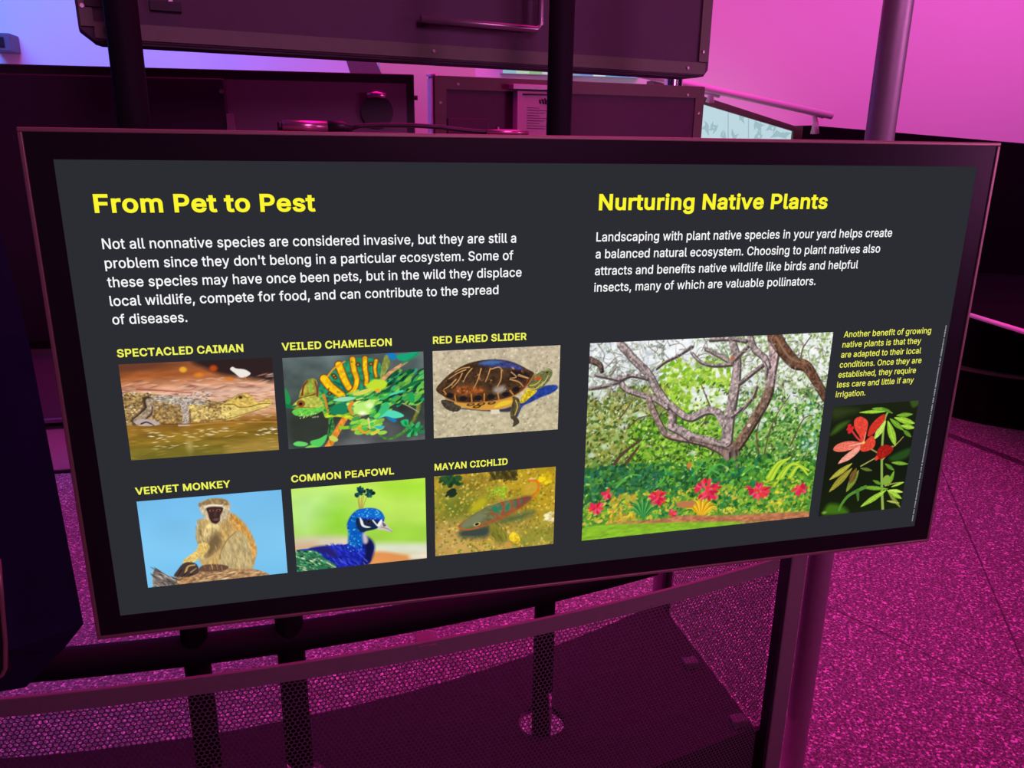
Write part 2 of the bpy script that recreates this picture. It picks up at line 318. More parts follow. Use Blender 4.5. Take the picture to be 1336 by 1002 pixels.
P = PICTURES['chameleon'] = (232, 160, 5, [
('fill',([(0,(92,105,105)),(300,(75,88,85)),(600,(58,64,60)),(1000,(88,90,92))],),{}),
('noise',(170,150,0.35,3),{}),
('poly',([(45,604),(291,597),(293,903),(26,977)],(48,52,46)),{'soft':20,'alpha':0.8}),
('stroke',([(944,509),(953,628),(912,773),(833,900),(736,957),(669,928),(656,867)],36.9,11.1,(80,135,60)),{'soft':1.5,'tex':(20,20,0.4,2)}),
('stroke',([(944,509),(953,628),(912,773)],12.9,7.4,(190,110,50)),{'soft':2}),
('stroke',([(761,537),(847,574),(952,673)],8.3,5.5,(190,180,150)),{}),
('stroke',([(952,702),(980,810),(979,930)],7.4,4.6,(60,70,50)),{}),
('poly',([(730,5),(778,0),(805,53),(767,79)],(25,125,190)),{}),
('poly',([(803,205),(879,268),(917,330),(850,310)],(25,125,190)),{}),
('poly',([(711,710),(787,746),(767,774)],(25,125,190)),{}),
('poly',([(916,388),(964,451),(944,509)],(25,125,190)),{}),
('scatter',((685,211,1000,573),190,[(40,150,70),(15,90,50),(90,180,70),(30,160,120),(130,200,70),(20,60,45)],6.5,14.8),{'el':2.6,'ang':-0.6,'alpha':0.9}),
('poly',([(806,31),(882,14),(968,1),(939,61),(871,93),(819,82)],(25,165,120)),{}),
('poly',([(680,210),(711,47),(735,26),(752,114),(727,199),(688,283)],(140,150,70)),{'tex':(15,30,0.3,2)}),
('stroke',([(698,291),(765,202),(871,108)],31.4,20.3,(205,150,105)),{'soft':1.5,'tex':(30,12,0.3,2)}),
('stroke',([(842,123),(924,60),(963,9)],14.8,9.2,(40,140,90)),{}),
('stroke',([(829,411),(926,345),(999,314)],27.7,16.6,(30,110,60)),{}),
('stroke',([(666,514),(743,462),(839,426)],24.0,12.9,(80,215,175)),{}),
('poly',([(237,377),(262,279),(300,211),(356,137),(413,77),(487,46),(580,41),(654,71),(686,131),(680,239),(640,337),(592,406),(516,458),(423,472),(340,458),(276,438)],(38,140,95)),{'tex':(20,20,0.3,2)}),
('stroke',([(281,245),(316,326),(360,387),(401,441)],70.1,64.6,(70,60,30)),{'soft':1.5}),
('stroke',([(281,245),(316,326),(360,387),(401,441)],62.7,57.2,(190,95,30)),{'soft':1.2}),
('stroke',([(281,245),(316,326),(360,387),(401,441)],53.5,44.3,(245,195,25)),{'soft':1.5,'tex':(20,20,0.2,2)}),
('stroke',([(389,104),(410,205),(427,278),(453,359)],62.7,57.2,(70,60,30)),{'soft':1.5}),
('stroke',([(389,104),(410,205),(427,278),(453,359)],55.4,49.8,(190,95,30)),{'soft':1.2}),
('stroke',([(389,104),(410,205),(427,278),(453,359)],46.1,36.9,(245,195,25)),{'soft':1.5,'tex':(20,20,0.2,2)}),
('stroke',([(487,50),(494,168),(511,270),(495,369),(461,424)],49.8,44.3,(70,60,30)),{'soft':1.5}),
('stroke',([(487,50),(494,168),(511,270),(495,369),(461,424)],42.4,36.9,(190,95,30)),{'soft':1.2}),
('stroke',([(487,50),(494,168),(511,270),(495,369),(461,424)],33.2,24.0,(245,195,25)),{'soft':1.5,'tex':(20,20,0.2,2)}),
('stroke',([(575,48),(573,159),(581,261),(575,332)],46.1,40.6,(70,60,30)),{'soft':1.5}),
('stroke',([(575,48),(573,159),(581,261),(575,332)],38.7,33.2,(190,95,30)),{'soft':1.2}),
('stroke',([(575,48),(573,159),(581,261),(575,332)],29.5,20.3,(245,195,25)),{'soft':1.5,'tex':(20,20,0.2,2)}),
('stroke',([(654,79),(643,164),(651,251)],36.9,31.4,(70,60,30)),{'soft':1.5}),
('stroke',([(654,79),(643,164),(651,251)],29.5,24.0,(190,95,30)),{'soft':1.2}),
('stroke',([(654,79),(643,164),(651,251)],20.3,11.1,(245,195,25)),{'soft':1.5,'tex':(20,20,0.2,2)}),
('dot',(359,237,18.5,15.7,(60,60,35)),{}),
('dot',(359,237,8.3,7.4,(190,120,50)),{}),
('dot',(616,112,18.5,15.7,(60,60,35)),{}),
('dot',(616,112,8.3,7.4,(190,120,50)),{}),
('dot',(350,215,18.5,15.7,(60,60,35)),{}),
('dot',(350,215,8.3,7.4,(190,120,50)),{}),
('dot',(523,113,18.5,15.7,(60,60,35)),{}),
('dot',(523,113,8.3,7.4,(190,120,50)),{}),
('dot',(314,412,18.5,15.7,(60,60,35)),{}),
('dot',(314,412,8.3,7.4,(190,120,50)),{}),
('stroke',([(309,219),(356,137),(431,71)],12.9,9.2,(240,150,30)),{}),
('stroke',([(353,286),(407,334),(433,436)],12.9,14.8,(25,95,80)),{'soft':2}),
('scatter',((0,0,1000,1000),70,[(150,75,30),(30,100,70)],3.7,7.4),{'el':1.6,'alpha':0.7,'poly':[(237,377),(262,279),(300,211),(356,137),(413,77),(487,46),(580,41),(654,71),(686,131),(680,239),(640,337),(592,406),(516,458),(423,472),(340,458),(276,438)]}),
('poly',([(241,378),(276,452),(292,569),(309,643),(271,654),(246,550),(226,448)],(90,165,70)),{'tex':(15,15,0.4,2)}),
('stroke',([(272,423),(284,510),(300,627)],20.3,12.9,(215,140,40)),{}),
('poly',([(99,437),(130,312),(163,250),(209,235),(230,277),(232,377),(231,448),(167,457)],(165,165,60)),{'tex':(18,20,0.3,2)}),
('stroke',([(121,410),(134,319),(164,260)],14.8,9.2,(130,45,40)),{}),
('stroke',([(217,269),(228,348),(226,434)],11.1,14.8,(130,60,50)),{}),
('stroke',([(180,287),(187,373)],16.6,12.9,(130,190,75)),{}),
('stroke',([(108,445),(158,428),(213,404)],12.9,9.2,(140,60,35)),{}),
('poly',([(47,547),(81,471),(140,433),(222,433),(261,508),(259,595),(182,573)],(185,190,80)),{'tex':(18,14,0.25,2)}),
('poly',([(44,582),(92,551),(182,559),(256,551),(259,587),(208,626),(126,643),(67,627)],(105,200,75)),{'tex':(14,10,0.25,2)}),
('scatter',((89,615,226,661),24,[(215,220,140)],2.8,3.7),{'el':1.5,'ang':1.4}),
('dot',(109,502,29.5,25.8,(150,85,40)),{}),
('dot',(107,505,12.9,11.1,(30,25,20)),{}),
('stroke',([(56,547),(119,542),(210,561)],5.5,4.6,(150,90,40)),{}),
('poly',([(6,330),(25,374),(40,461),(21,516),(4,486)],(35,150,75)),{}),
('stroke',([(3,514),(47,532),(75,521)],31.4,9.2,(20,120,70)),{}),
('stroke',([(309,628),(315,759),(304,860)],36.9,46.1,(60,120,60)),{'tex':(12,12,0.5,2)}),
('stroke',([(316,701),(295,845)],9.2,7.4,(30,70,45)),{}),
('stroke',([(438,640),(380,766),(341,864),(282,1005)],40.6,48.0,(230,140,50)),{'soft':1.5,'tex':(12,30,0.3,2)}),
('dot',(323,914,35.1,20.3,(200,215,90),0.5),{}),
('stroke',([(285,648),(364,648),(447,685),(501,763),(538,840)],36.9,24.0,(195,215,40)),{'tex':(20,14,0.2,2)}),
('stroke',([(379,795),(454,795),(549,738)],27.7,18.5,(140,205,45)),{}),
('scatter',((420,407,743,653),170,[(60,170,75),(125,215,70),(165,230,90),(35,130,75),(215,235,110),(20,95,60)],5.5,12.0),{'el':2.8,'ang':-0.35,'alpha':0.85}),
('scatter',((309,455,479,643),60,[(40,140,80),(25,100,60),(110,190,80)],6.5,12.0),{'el':2.4,'ang':-0.2,'alpha':0.85}),
('poly',([(335,486),(405,456),(498,471),(422,505)],(150,225,185)),{}),
('poly',([(338,544),(422,522),(420,638),(318,629)],(30,130,90)),{}),
('poly',([(594,319),(641,280),(726,315),(706,386),(630,409),(574,361)],(195,225,50)),{'soft':3}),
('dot',(656,404,16.6,14.8,(240,170,40)),{}),
('poly',([(480,426),(555,389),(621,379),(573,434),(498,449)],(220,215,90)),{}),
('stroke',([(469,526),(449,583),(466,643)],27.7,20.3,(225,140,50)),{}),
('poly',([(496,543),(572,514),(638,512),(608,597),(579,653),(513,662),(476,614)],(190,240,120)),{'soft':3}),
('dot',(541,650,24.0,16.6,(255,255,220),0,5),{}),
('dot',(594,567,27.7,20.3,(235,250,190),0.4,5),{}),
('poly',([(635,702),(692,649),(769,641),(845,707),(777,731),(711,702),(644,725)],(85,220,185)),{}),
('poly',([(625,731),(703,547),(741,594),(702,664)],(60,190,120)),{}),
('scatter',((471,673,701,886),40,[(120,205,60),(60,170,90),(220,190,60),(160,225,80)],9.2,18.5),{'el':2.2,'ang':-0.3}),
('stroke',([(510,808),(547,871),(585,852)],20.3,12.9,(230,165,50)),{}),
('poly',([(624,805),(700,812),(661,845)],(60,180,200)),{}),
('stroke',([(582,712),(590,831)],12.9,9.2,(235,215,140)),{}),
('poly',([(820,764),(874,755),(868,829),(834,818)],(35,190,110)),{}),
('scatter',((852,768,980,930),20,[(35,150,80),(25,110,60),(70,190,110)],9.2,16.6),{'el':2}),
('poly',([(877,474),(916,447),(924,566),(886,548)],(35,165,85)),{}),
('poly',([(159,926),(220,903),(278,865),(260,944),(217,998),(172,978)],(85,205,95)),{}),
('poly',([(36,941),(73,916),(136,945),(122,973),(63,969)],(105,215,105)),{}),
('poly',([(117,994),(163,970),(213,997),(162,1009)],(125,215,90)),{}),
('stroke',([(26,969),(80,994),(126,999)],9.2,5.5,(20,90,50)),{}),
])
P = PICTURES['slider'] = (224, 158, 7, [
('fill',([(0,(200,185,158)),(1000,(196,184,150))],),{}),
('noise',(30,26,0.16,3),{}),
('scatter',((0,0,1000,1000),650,[(235,225,200),(165,150,125),(210,195,165),(150,135,110)],3.8,8.6),{'el':1.3,'alpha':0.6}),
('poly',([(682,648),(790,512),(869,468),(969,462),(985,507),(931,561),(841,604),(762,655),(703,694),(665,808),(645,821)],(40,66,150)),{'soft':2,'tex':(16,16,0.3,2)}),
('poly',([(204,662),(515,706),(613,686),(604,743),(476,731),(223,678)],(60,55,70)),{'soft':3}),
('poly',([(446,702),(515,709),(525,758),(451,761)],(225,215,190)),{'smooth':False}),
('poly',([(62,564),(128,569),(209,634),(204,691),(156,701),(89,652)],(70,62,52)),{'tex':(12,12,0.4,2)}),
('stroke',([(118,661),(132,687)],11.5,4.8,(60,52,45)),{}),
('stroke',([(166,659),(151,708)],11.5,4.8,(60,52,45)),{}),
('stroke',([(194,661),(180,700)],11.5,4.8,(60,52,45)),{}),
('poly',([(602,568),(667,589),(683,692),(655,807),(615,833),(604,758),(613,671)],(88,78,52)),{'tex':(12,18,0.4,2)}),
('stroke',([(647,616),(663,690),(642,791)],7.6,5.7,(220,190,90)),{}),
('stroke',([(617,613),(628,702)],5.7,4.8,(30,28,24)),{}),
('poly',([(610,803),(655,814),(681,876),(656,911),(628,927),(637,872)],(75,65,50)),{}),
('stroke',([(655,851),(676,880)],8.6,3.8,(70,60,45)),{}),
('stroke',([(640,850),(628,926)],8.6,3.8,(60,52,40)),{}),
('poly',([(682,634),(730,507),(799,470),(815,529),(761,597),(712,651)],(215,185,40)),{'tex':(14,14,0.35,2)}),
('poly',([(739,450),(757,366),(806,326),(865,281),(914,266),(940,308),(931,365),(888,448),(839,495),(780,511)],(112,115,70)),{'tex':(14,14,0.3,2)}),
('stroke',([(759,452),(808,441),(847,387)],8.6,4.8,(225,195,70)),{}),
('stroke',([(749,487),(809,492),(868,417)],8.6,4.8,(235,205,80)),{}),
('poly',([(797,369),(836,355),(857,376),(812,393)],(205,75,35)),{}),
('dot',(897,308,10.5,8.6,(40,45,25)),{}),
('stroke',([(865,288),(904,277),(930,300)],5.7,3.8,(190,195,130)),{}),
('stroke',([(853,460),(892,391),(906,348)],6.7,3.8,(235,220,140)),{}),
('poly',([(161,594),(339,617),(514,604),(612,569),(613,671),(515,703),(397,706),(252,667)],(215,155,65)),{}),
('poly',([(475,687),(593,655),(613,613),(534,620)],(235,200,50)),{}),
('dot',(291,630,32.5,13.4,(70,45,25),-0.1),{}),
('dot',(291,630,17.2,5.7,(190,130,50),-0.1),{}),
('dot',(373,632,32.5,13.4,(70,45,25),-0.1),{}),
('dot',(373,632,17.2,5.7,(190,130,50),-0.1),{}),
('dot',(456,628,32.5,13.4,(70,45,25),-0.1),{}),
('dot',(456,628,17.2,5.7,(190,130,50),-0.1),{}),
('dot',(339,660,32.5,13.4,(70,45,25),-0.1),{}),
('dot',(339,660,17.2,5.7,(190,130,50),-0.1),{}),
('poly',([(24,433),(83,326),(149,248),(244,172),(339,137),(434,126),(549,141),(647,187),(726,249),(796,318),(768,409),(710,491),(632,557),(514,597),(368,613),(223,604),(147,571),(72,508)],(72,50,34)),{'tex':(28,28,0.45,3)}),
('poly',([(348,172),(434,133),(549,146),(647,194),(706,255),(667,266),(599,233),(511,226),(415,201)],(62,66,128)),{'soft':5,'tex':(20,12,0.4,2)}),
('poly',([(358,166),(434,141),(530,153),(472,181)],(70,110,160)),{'soft':4}),
('poly',([(157,459),(253,410),(387,450),(377,506),(224,521)],(150,80,38)),{'soft':10,'tex':(16,16,0.5,2)}),
('poly',([(474,457),(552,435),(552,506),(484,515)],(165,150,140)),{'soft':8}),
('poly',([(609,269),(697,275),(757,337),(688,374),(609,340)],(38,30,34)),{'soft':6}),
('stroke',([(372,223),(348,347),(315,444)],8.6,4.8,(225,170,105)),{'soft':1.2}),
('stroke',([(531,256),(527,362),(498,445)],8.6,4.8,(225,170,105)),{'soft':1.2}),
('stroke',([(444,228),(425,311),(406,380)],8.6,4.8,(225,170,105)),{'soft':1.2}),
('stroke',([(301,218),(262,284),(234,366)],8.6,4.8,(225,170,105)),{'soft':1.2}),
('stroke',([(253,228),(187,265),(102,342)],8.6,4.8,(225,170,105)),{'soft':1.2}),
('stroke',([(609,283),(649,343),(600,353)],8.6,4.8,(225,170,105)),{'soft':1.2}),
('stroke',([(668,316),(747,365),(658,329)],8.6,4.8,(225,170,105)),{'soft':1.2}),
('stroke',([(225,268),(196,349),(143,429)],8.6,4.8,(225,170,105)),{'soft':1.2}),
('stroke',([(453,236),(511,219),(541,264)],8.6,4.8,(225,170,105)),{'soft':1.2}),
('stroke',([(282,202),(225,212),(168,249)],8.6,4.8,(225,170,105)),{'soft':1.2}),
('stroke',([(600,367),(669,401),(709,462)],8.6,4.8,(225,170,105)),{'soft':1.2}),
('stroke',([(177,334),(129,400),(82,438)],8.6,4.8,(225,170,105)),{'soft':1.2}),
('stroke',([(167,516),(176,588)],9.6,7.6,(215,140,60)),{}),
('stroke',([(296,513),(300,599)],9.6,7.6,(215,140,60)),{}),
('stroke',([(397,515),(397,608)],9.6,7.6,(215,140,60)),{}),
('stroke',([(504,517),(514,597)],9.6,7.6,(215,140,60)),{}),
('stroke',([(82,452),(110,511)],9.6,7.6,(215,140,60)),{}),
('stroke',([(601,496),(632,557)],9.6,7.6,(215,140,60)),{}),
('scatter',((0,0,1000,1000),150,[(190,120,60),(35,26,24),(150,85,40),(225,175,110)],2.9,6.7),{'el':2.2,'alpha':0.65,'poly':[(24,433),(83,326),(149,248),(244,172),(339,137),(434,126),(549,141),(647,187),(726,249),(796,318),(768,409),(710,491),(632,557),(514,597),(368,613),(223,604),(147,571),(72,508)]}),
('dot',(233,557,30.6,21.0,(32,27,30),0,2),{}),
('dot',(349,561,30.6,21.0,(32,27,30),0,2),{}),
('dot',(450,555,30.6,21.0,(32,27,30),0,2),{}),
('dot',(567,537,30.6,21.0,(32,27,30),0,2),{}),
('dot',(129,513,30.6,21.0,(32,27,30),0,2),{}),
('dot',(650,486,30.6,21.0,(32,27,30),0,2),{}),
('stroke',([(796,318),(758,409),(700,505),(612,572),(475,608),(223,607),(90,538)],9.6,7.6,(190,125,60)),{'soft':1.5}),
('stroke',([(738,371),(729,435),(680,503)],6.7,5.7,(150,60,35)),{}),
])
P = PICTURES['vervet'] = (232, 160, 11, [
('fill',([(0,(118,190,238)),(500,(128,200,242)),(1000,(120,196,240))],),{}),
('noise',(300,260,0.03,2),{}),
('poly',([(56,808),(80,789),(153,887),(196,911),(290,865),(401,845),(549,854),(680,877),(792,928),(865,1001),(768,1021),(298,1024),(64,1004),(41,898)],(175,135,95)),{'tex':(22,14,0.4,3)}),
('scatter',((33,776,879,1153),180,[(110,75,50),(235,205,165),(205,140,85),(80,60,48)],2.7,5.4),{'el':6,'ang':-0.15,'alpha':0.75,'poly':[(56,808),(80,789),(153,887),(196,911),(290,865),(401,845),(549,854),(680,877),(792,928),(865,1001),(768,1021),(298,1024),(64,1004),(41,898)]}),
('poly',([(56,808),(80,789),(153,887),(204,928),(190,996),(73,1001),(43,899)],(140,128,122)),{'tex':(20,30,0.4,3)}),
('scatter',((34,784,221,1023),70,[(60,52,50),(215,205,195),(90,80,75)],2.7,4.5),{'el':8,'ang':0.7,'alpha':0.8,'poly':[(56,808),(80,789),(153,887),(204,928),(190,996),(73,1001),(43,899)]}),
('poly',([(399,312),(430,256),(528,285),(623,222),(692,308),(741,438),(776,584),(784,695),(764,803),(736,894),(586,861),(493,868),(403,821),(382,724),(383,569),(373,445)],(196,160,98)),{'soft':3,'tex':(14,40,0.3,3)}),
('poly',([(623,222),(692,308),(750,455),(786,664),(764,803),(736,886),(719,685),(682,491),(634,361)],(205,150,75)),{'soft':6,'tex':(12,24,0.3,2)}),
('poly',([(382,724),(407,481),(452,335),(543,333),(517,467),(455,581),(429,701)],(215,190,130)),{'soft':5,'tex':(10,36,0.35,2)}),
('poly',([(439,547),(510,435),(550,533),(487,663),(428,716)],(120,98,68)),{'soft':12}),
('stroke',([(414,299),(400,449),(409,589)],50.1,53.7,(190,165,112)),{'soft':5,'tex':(10,30,0.35,2)}),
('stroke',([(418,590),(377,661),(290,740)],78.8,55.5,(228,195,112)),{'soft':3,'tex':(14,12,0.25,2)}),
('poly',([(515,809),(533,655),(587,524),(647,448),(702,463),(742,594),(747,769),(732,886),(605,872)],(194,172,122)),{'soft':3,'tex':(12,40,0.25,3)}),
('stroke',([(518,747),(539,640),(587,531),(647,448)],8.1,5.4,(140,110,65)),{'soft':2}),
('stroke',([(398,758),(464,722),(524,654)],35.8,17.9,(198,166,108)),{'soft':3}),
('poly',([(365,846),(404,798),(515,809),(578,851),(528,890),(400,876)],(105,75,62)),{'soft':2}),
('poly',([(189,894),(221,821),(261,758),(307,746),(355,782),(363,877),(305,914),(251,912)],(72,58,55)),{'soft':2}),
('stroke',([(272,861),(295,795),(341,787)],16.1,10.7,(195,155,90)),{}),
('stroke',([(308,868),(348,828)],12.5,7.2,(170,135,80)),{}),
('stroke',([(248,826),(211,898)],10.7,6.3,(50,40,40)),{}),
('stroke',([(281,863),(241,916)],10.7,6.3,(50,40,40)),{}),
('stroke',([(316,885),(287,919)],10.7,6.3,(50,40,40)),{}),
('scatter',((347,191,807,917),220,[(230,200,135),(150,118,70),(210,170,95)],2.2,3.6),{'el':6,'ang':1.3,'alpha':0.45,'poly':[(399,312),(430,256),(528,285),(623,222),(692,308),(741,438),(776,584),(784,695),(764,803),(736,894),(586,861),(493,868),(403,821),(382,724),(383,569),(373,445)]}),
('poly',([(413,104),(429,69),(471,45),(543,43),(605,69),(629,117),(624,207),(591,294),(524,342),(473,293),(433,212)],(206,186,150)),{'soft':3,'tex':(12,20,0.25,2)}),
('poly',([(428,84),(480,43),(543,39),(605,66),(627,125),(574,128),(529,112),(466,114)],(160,130,88)),{'soft':3,'tex':(10,16,0.3,2)}),
('stroke',([(456,125),(502,113),(574,128)],14.3,12.5,(238,228,205)),{'soft':2}),
('dot',(424,98,12.5,17.9,(150,125,95)),{}),
('poly',([(462,148),(501,131),(573,148),(575,186),(556,236),(547,295),(521,330),(490,310),(475,255),(471,202)],(62,42,40)),{'soft':2}),
('dot',(497,175,15.2,9.0,(170,95,90)),{}),
('dot',(545,177,15.2,9.0,(170,95,90)),{}),
('dot',(498,175,8.1,7.2,(25,18,18)),{}),
('dot',(545,179,8.1,7.2,(25,18,18)),{}),
('dot',(523,284,23.3,12.5,(110,68,62),0,2),{}),
('stroke',([(525,186),(517,238)],12.5,14.3,(80,58,56)),{'soft':2}),
('stroke',([(491,292),(522,306),(548,291)],4.5,3.6,(30,20,20)),{}),
])
P = PICTURES['peafowl'] = (224, 156, 13, [
('fill',([(0,(198,238,90)),(250,(190,232,95)),(500,(185,228,90)),(640,(165,215,80)),(760,(170,215,95)),(840,(225,225,190)),(920,(235,190,130)),(1000,(225,150,85))],),{}),
('poly',([(-4,56),(327,59),(326,438),(4,539)],(190,238,150)),{'soft':60,'alpha':0.8}),
('poly',([(237,271),(416,238),(445,612),(227,591)],(140,212,50)),{'soft':50,'alpha':0.8}),
('poly',([(707,8),(987,17),(986,185),(714,130)],(160,225,45)),{'soft':40,'alpha':0.8}),
('poly',([(581,541),(993,608),(991,816),(597,732)],(160,218,60)),{'soft':20,'alpha':0.6}),
('poly',([(2,584),(425,640),(421,797),(6,732)],(215,205,175)),{'soft':14}),
('poly',([(577,745),(1001,833),(1000,930),(870,923),(585,825)],(222,228,205)),{'soft':16}),
('poly',([(565,854),(673,864),(870,956),(929,1002),(532,1008),(515,908)],(228,150,85)),{'soft':8}),
('poly',([(870,923),(1000,930),(1000,1000),(879,998)],(235,228,205)),{'soft':10}),
('poly',([(4,662),(158,673),(137,747),(6,736)],(220,180,140)),{'soft':16}),
('noise',(200,120,0.05,2),{}),
('poly',([(5,755),(100,725),(223,715),(327,717),(394,713),(425,640),(398,558),(396,480),(422,392),(471,323),(538,306),(615,322),(662,383),(674,478),(649,552),(600,568),(532,580),(521,625),(568,696),(591,779),(574,887),(538,992),(377,1011),(-5,1004)],(30,42,175)),{'soft':1.5,'tex':(16,30,0.35,3)}),
('poly',([(394,713),(403,559),(396,480),(422,392),(471,323),(509,313),(487,433),(503,575),(520,688),(479,775),(403,762)],(16,92,190)),{'soft':5}),
('scatter',((382,296,567,852),240,[(50,190,225),(20,110,200),(15,60,165),(70,215,215)],2.8,5.6),{'el':1.5,'ang':1.0,'alpha':0.8,'poly':[(389,728),(400,481),(432,378),(509,313),(495,527),(530,658),(517,813),(420,828)]}),
('poly',([(521,656),(568,696),(591,779),(574,903),(538,992),(494,984),(517,845)],(18,22,72)),{'soft':8}),
('scatter',((186,679,538,1040),150,[(60,70,225),(25,30,140),(80,90,235),(20,25,110)],3.8,6.6),{'el':4,'ang':0.9,'alpha':0.7,'poly':[(213,729),(403,731),(518,782),(513,1004),(329,1002)]}),
('poly',([(109,734),(223,718),(305,808),(285,867),(192,788)],(40,34,110)),{'soft':8}),
('poly',([(0,762),(99,748),(154,773),(218,871),(290,995),(-5,1007)],(50,110,80)),{'soft':3}),
('scatter',((-14,722,306,1060),240,[(30,110,60),(120,190,120),(225,225,180),(25,60,55),(70,160,110)],3.8,7.5),{'el':2.4,'ang':0.5,'alpha':0.85,'poly':[(0,762),(99,748),(154,773),(218,871),(290,995),(-5,1007)]}),
('stroke',([(226,920),(290,992)],9.4,5.6,(215,205,180)),{}),
('poly',([(471,338),(538,306),(615,323),(662,383),(675,463),(603,436),(526,424),(478,432)],(20,105,205)),{'soft':3}),
('scatter',((459,291,672,462),110,[(60,185,235),(20,90,200),(120,215,235)],2.8,4.7),{'el':1.6,'alpha':0.8,'poly':[(480,340),(538,310),(614,327),(661,391),(665,454),(488,425)]}),
('poly',([(459,428),(488,418),(526,439),(583,448),(621,470),(649,529),(600,568),(542,582),(493,589),(466,522)],(22,40,75)),{'soft':3}),
('poly',([(491,410),(511,452),(524,509),(572,540),(533,541),(500,505)],(240,240,238)),{}),
('stroke',([(588,457),(620,524),(644,544)],9.4,11.3,(240,240,235)),{}),
('poly',([(620,524),(651,459),(660,484),(644,551)],(245,245,240)),{}),
('dot',(554,475,16.9,14.1,(60,45,40)),{}),
('dot',(556,472,8.4,7.5,(10,10,10)),{}),
('poly',([(644,528),(669,485),(707,554),(737,626),(677,596),(619,571)],(205,195,190)),{}),
('stroke',([(649,552),(697,579),(735,625)],5.6,3.8,(120,110,110)),{}),
('poly',([(660,492),(688,535),(668,548)],(100,95,110)),{}),
('poly',([(507,607),(531,619),(547,692),(533,737),(510,717)],(205,190,195)),{'soft':5}),
('stroke',([(496,296),(493,212),(495,129)],6.6,4.7,(190,150,75)),{}),
('stroke',([(502,297),(509,203),(519,109)],6.6,4.7,(190,150,75)),{}),
('stroke',([(510,298),(519,208),(533,119)],6.6,4.7,(190,150,75)),{}),
('stroke',([(517,299),(532,233),(551,167)],6.6,4.7,(190,150,75)),{}),
('stroke',([(491,295),(486,233),(484,172)],6.6,4.7,(190,150,75)),{}),
('scatter',((456,26,615,191),70,[(18,60,62),(25,85,90),(15,40,40)],7.5,13.1),{'el':1.5,'alpha':0.95,'poly':[(454,156),(486,112),(487,52),(535,32),(581,73),(614,131),(589,180),(551,152),(533,104),(504,145),(484,180)]}),
])
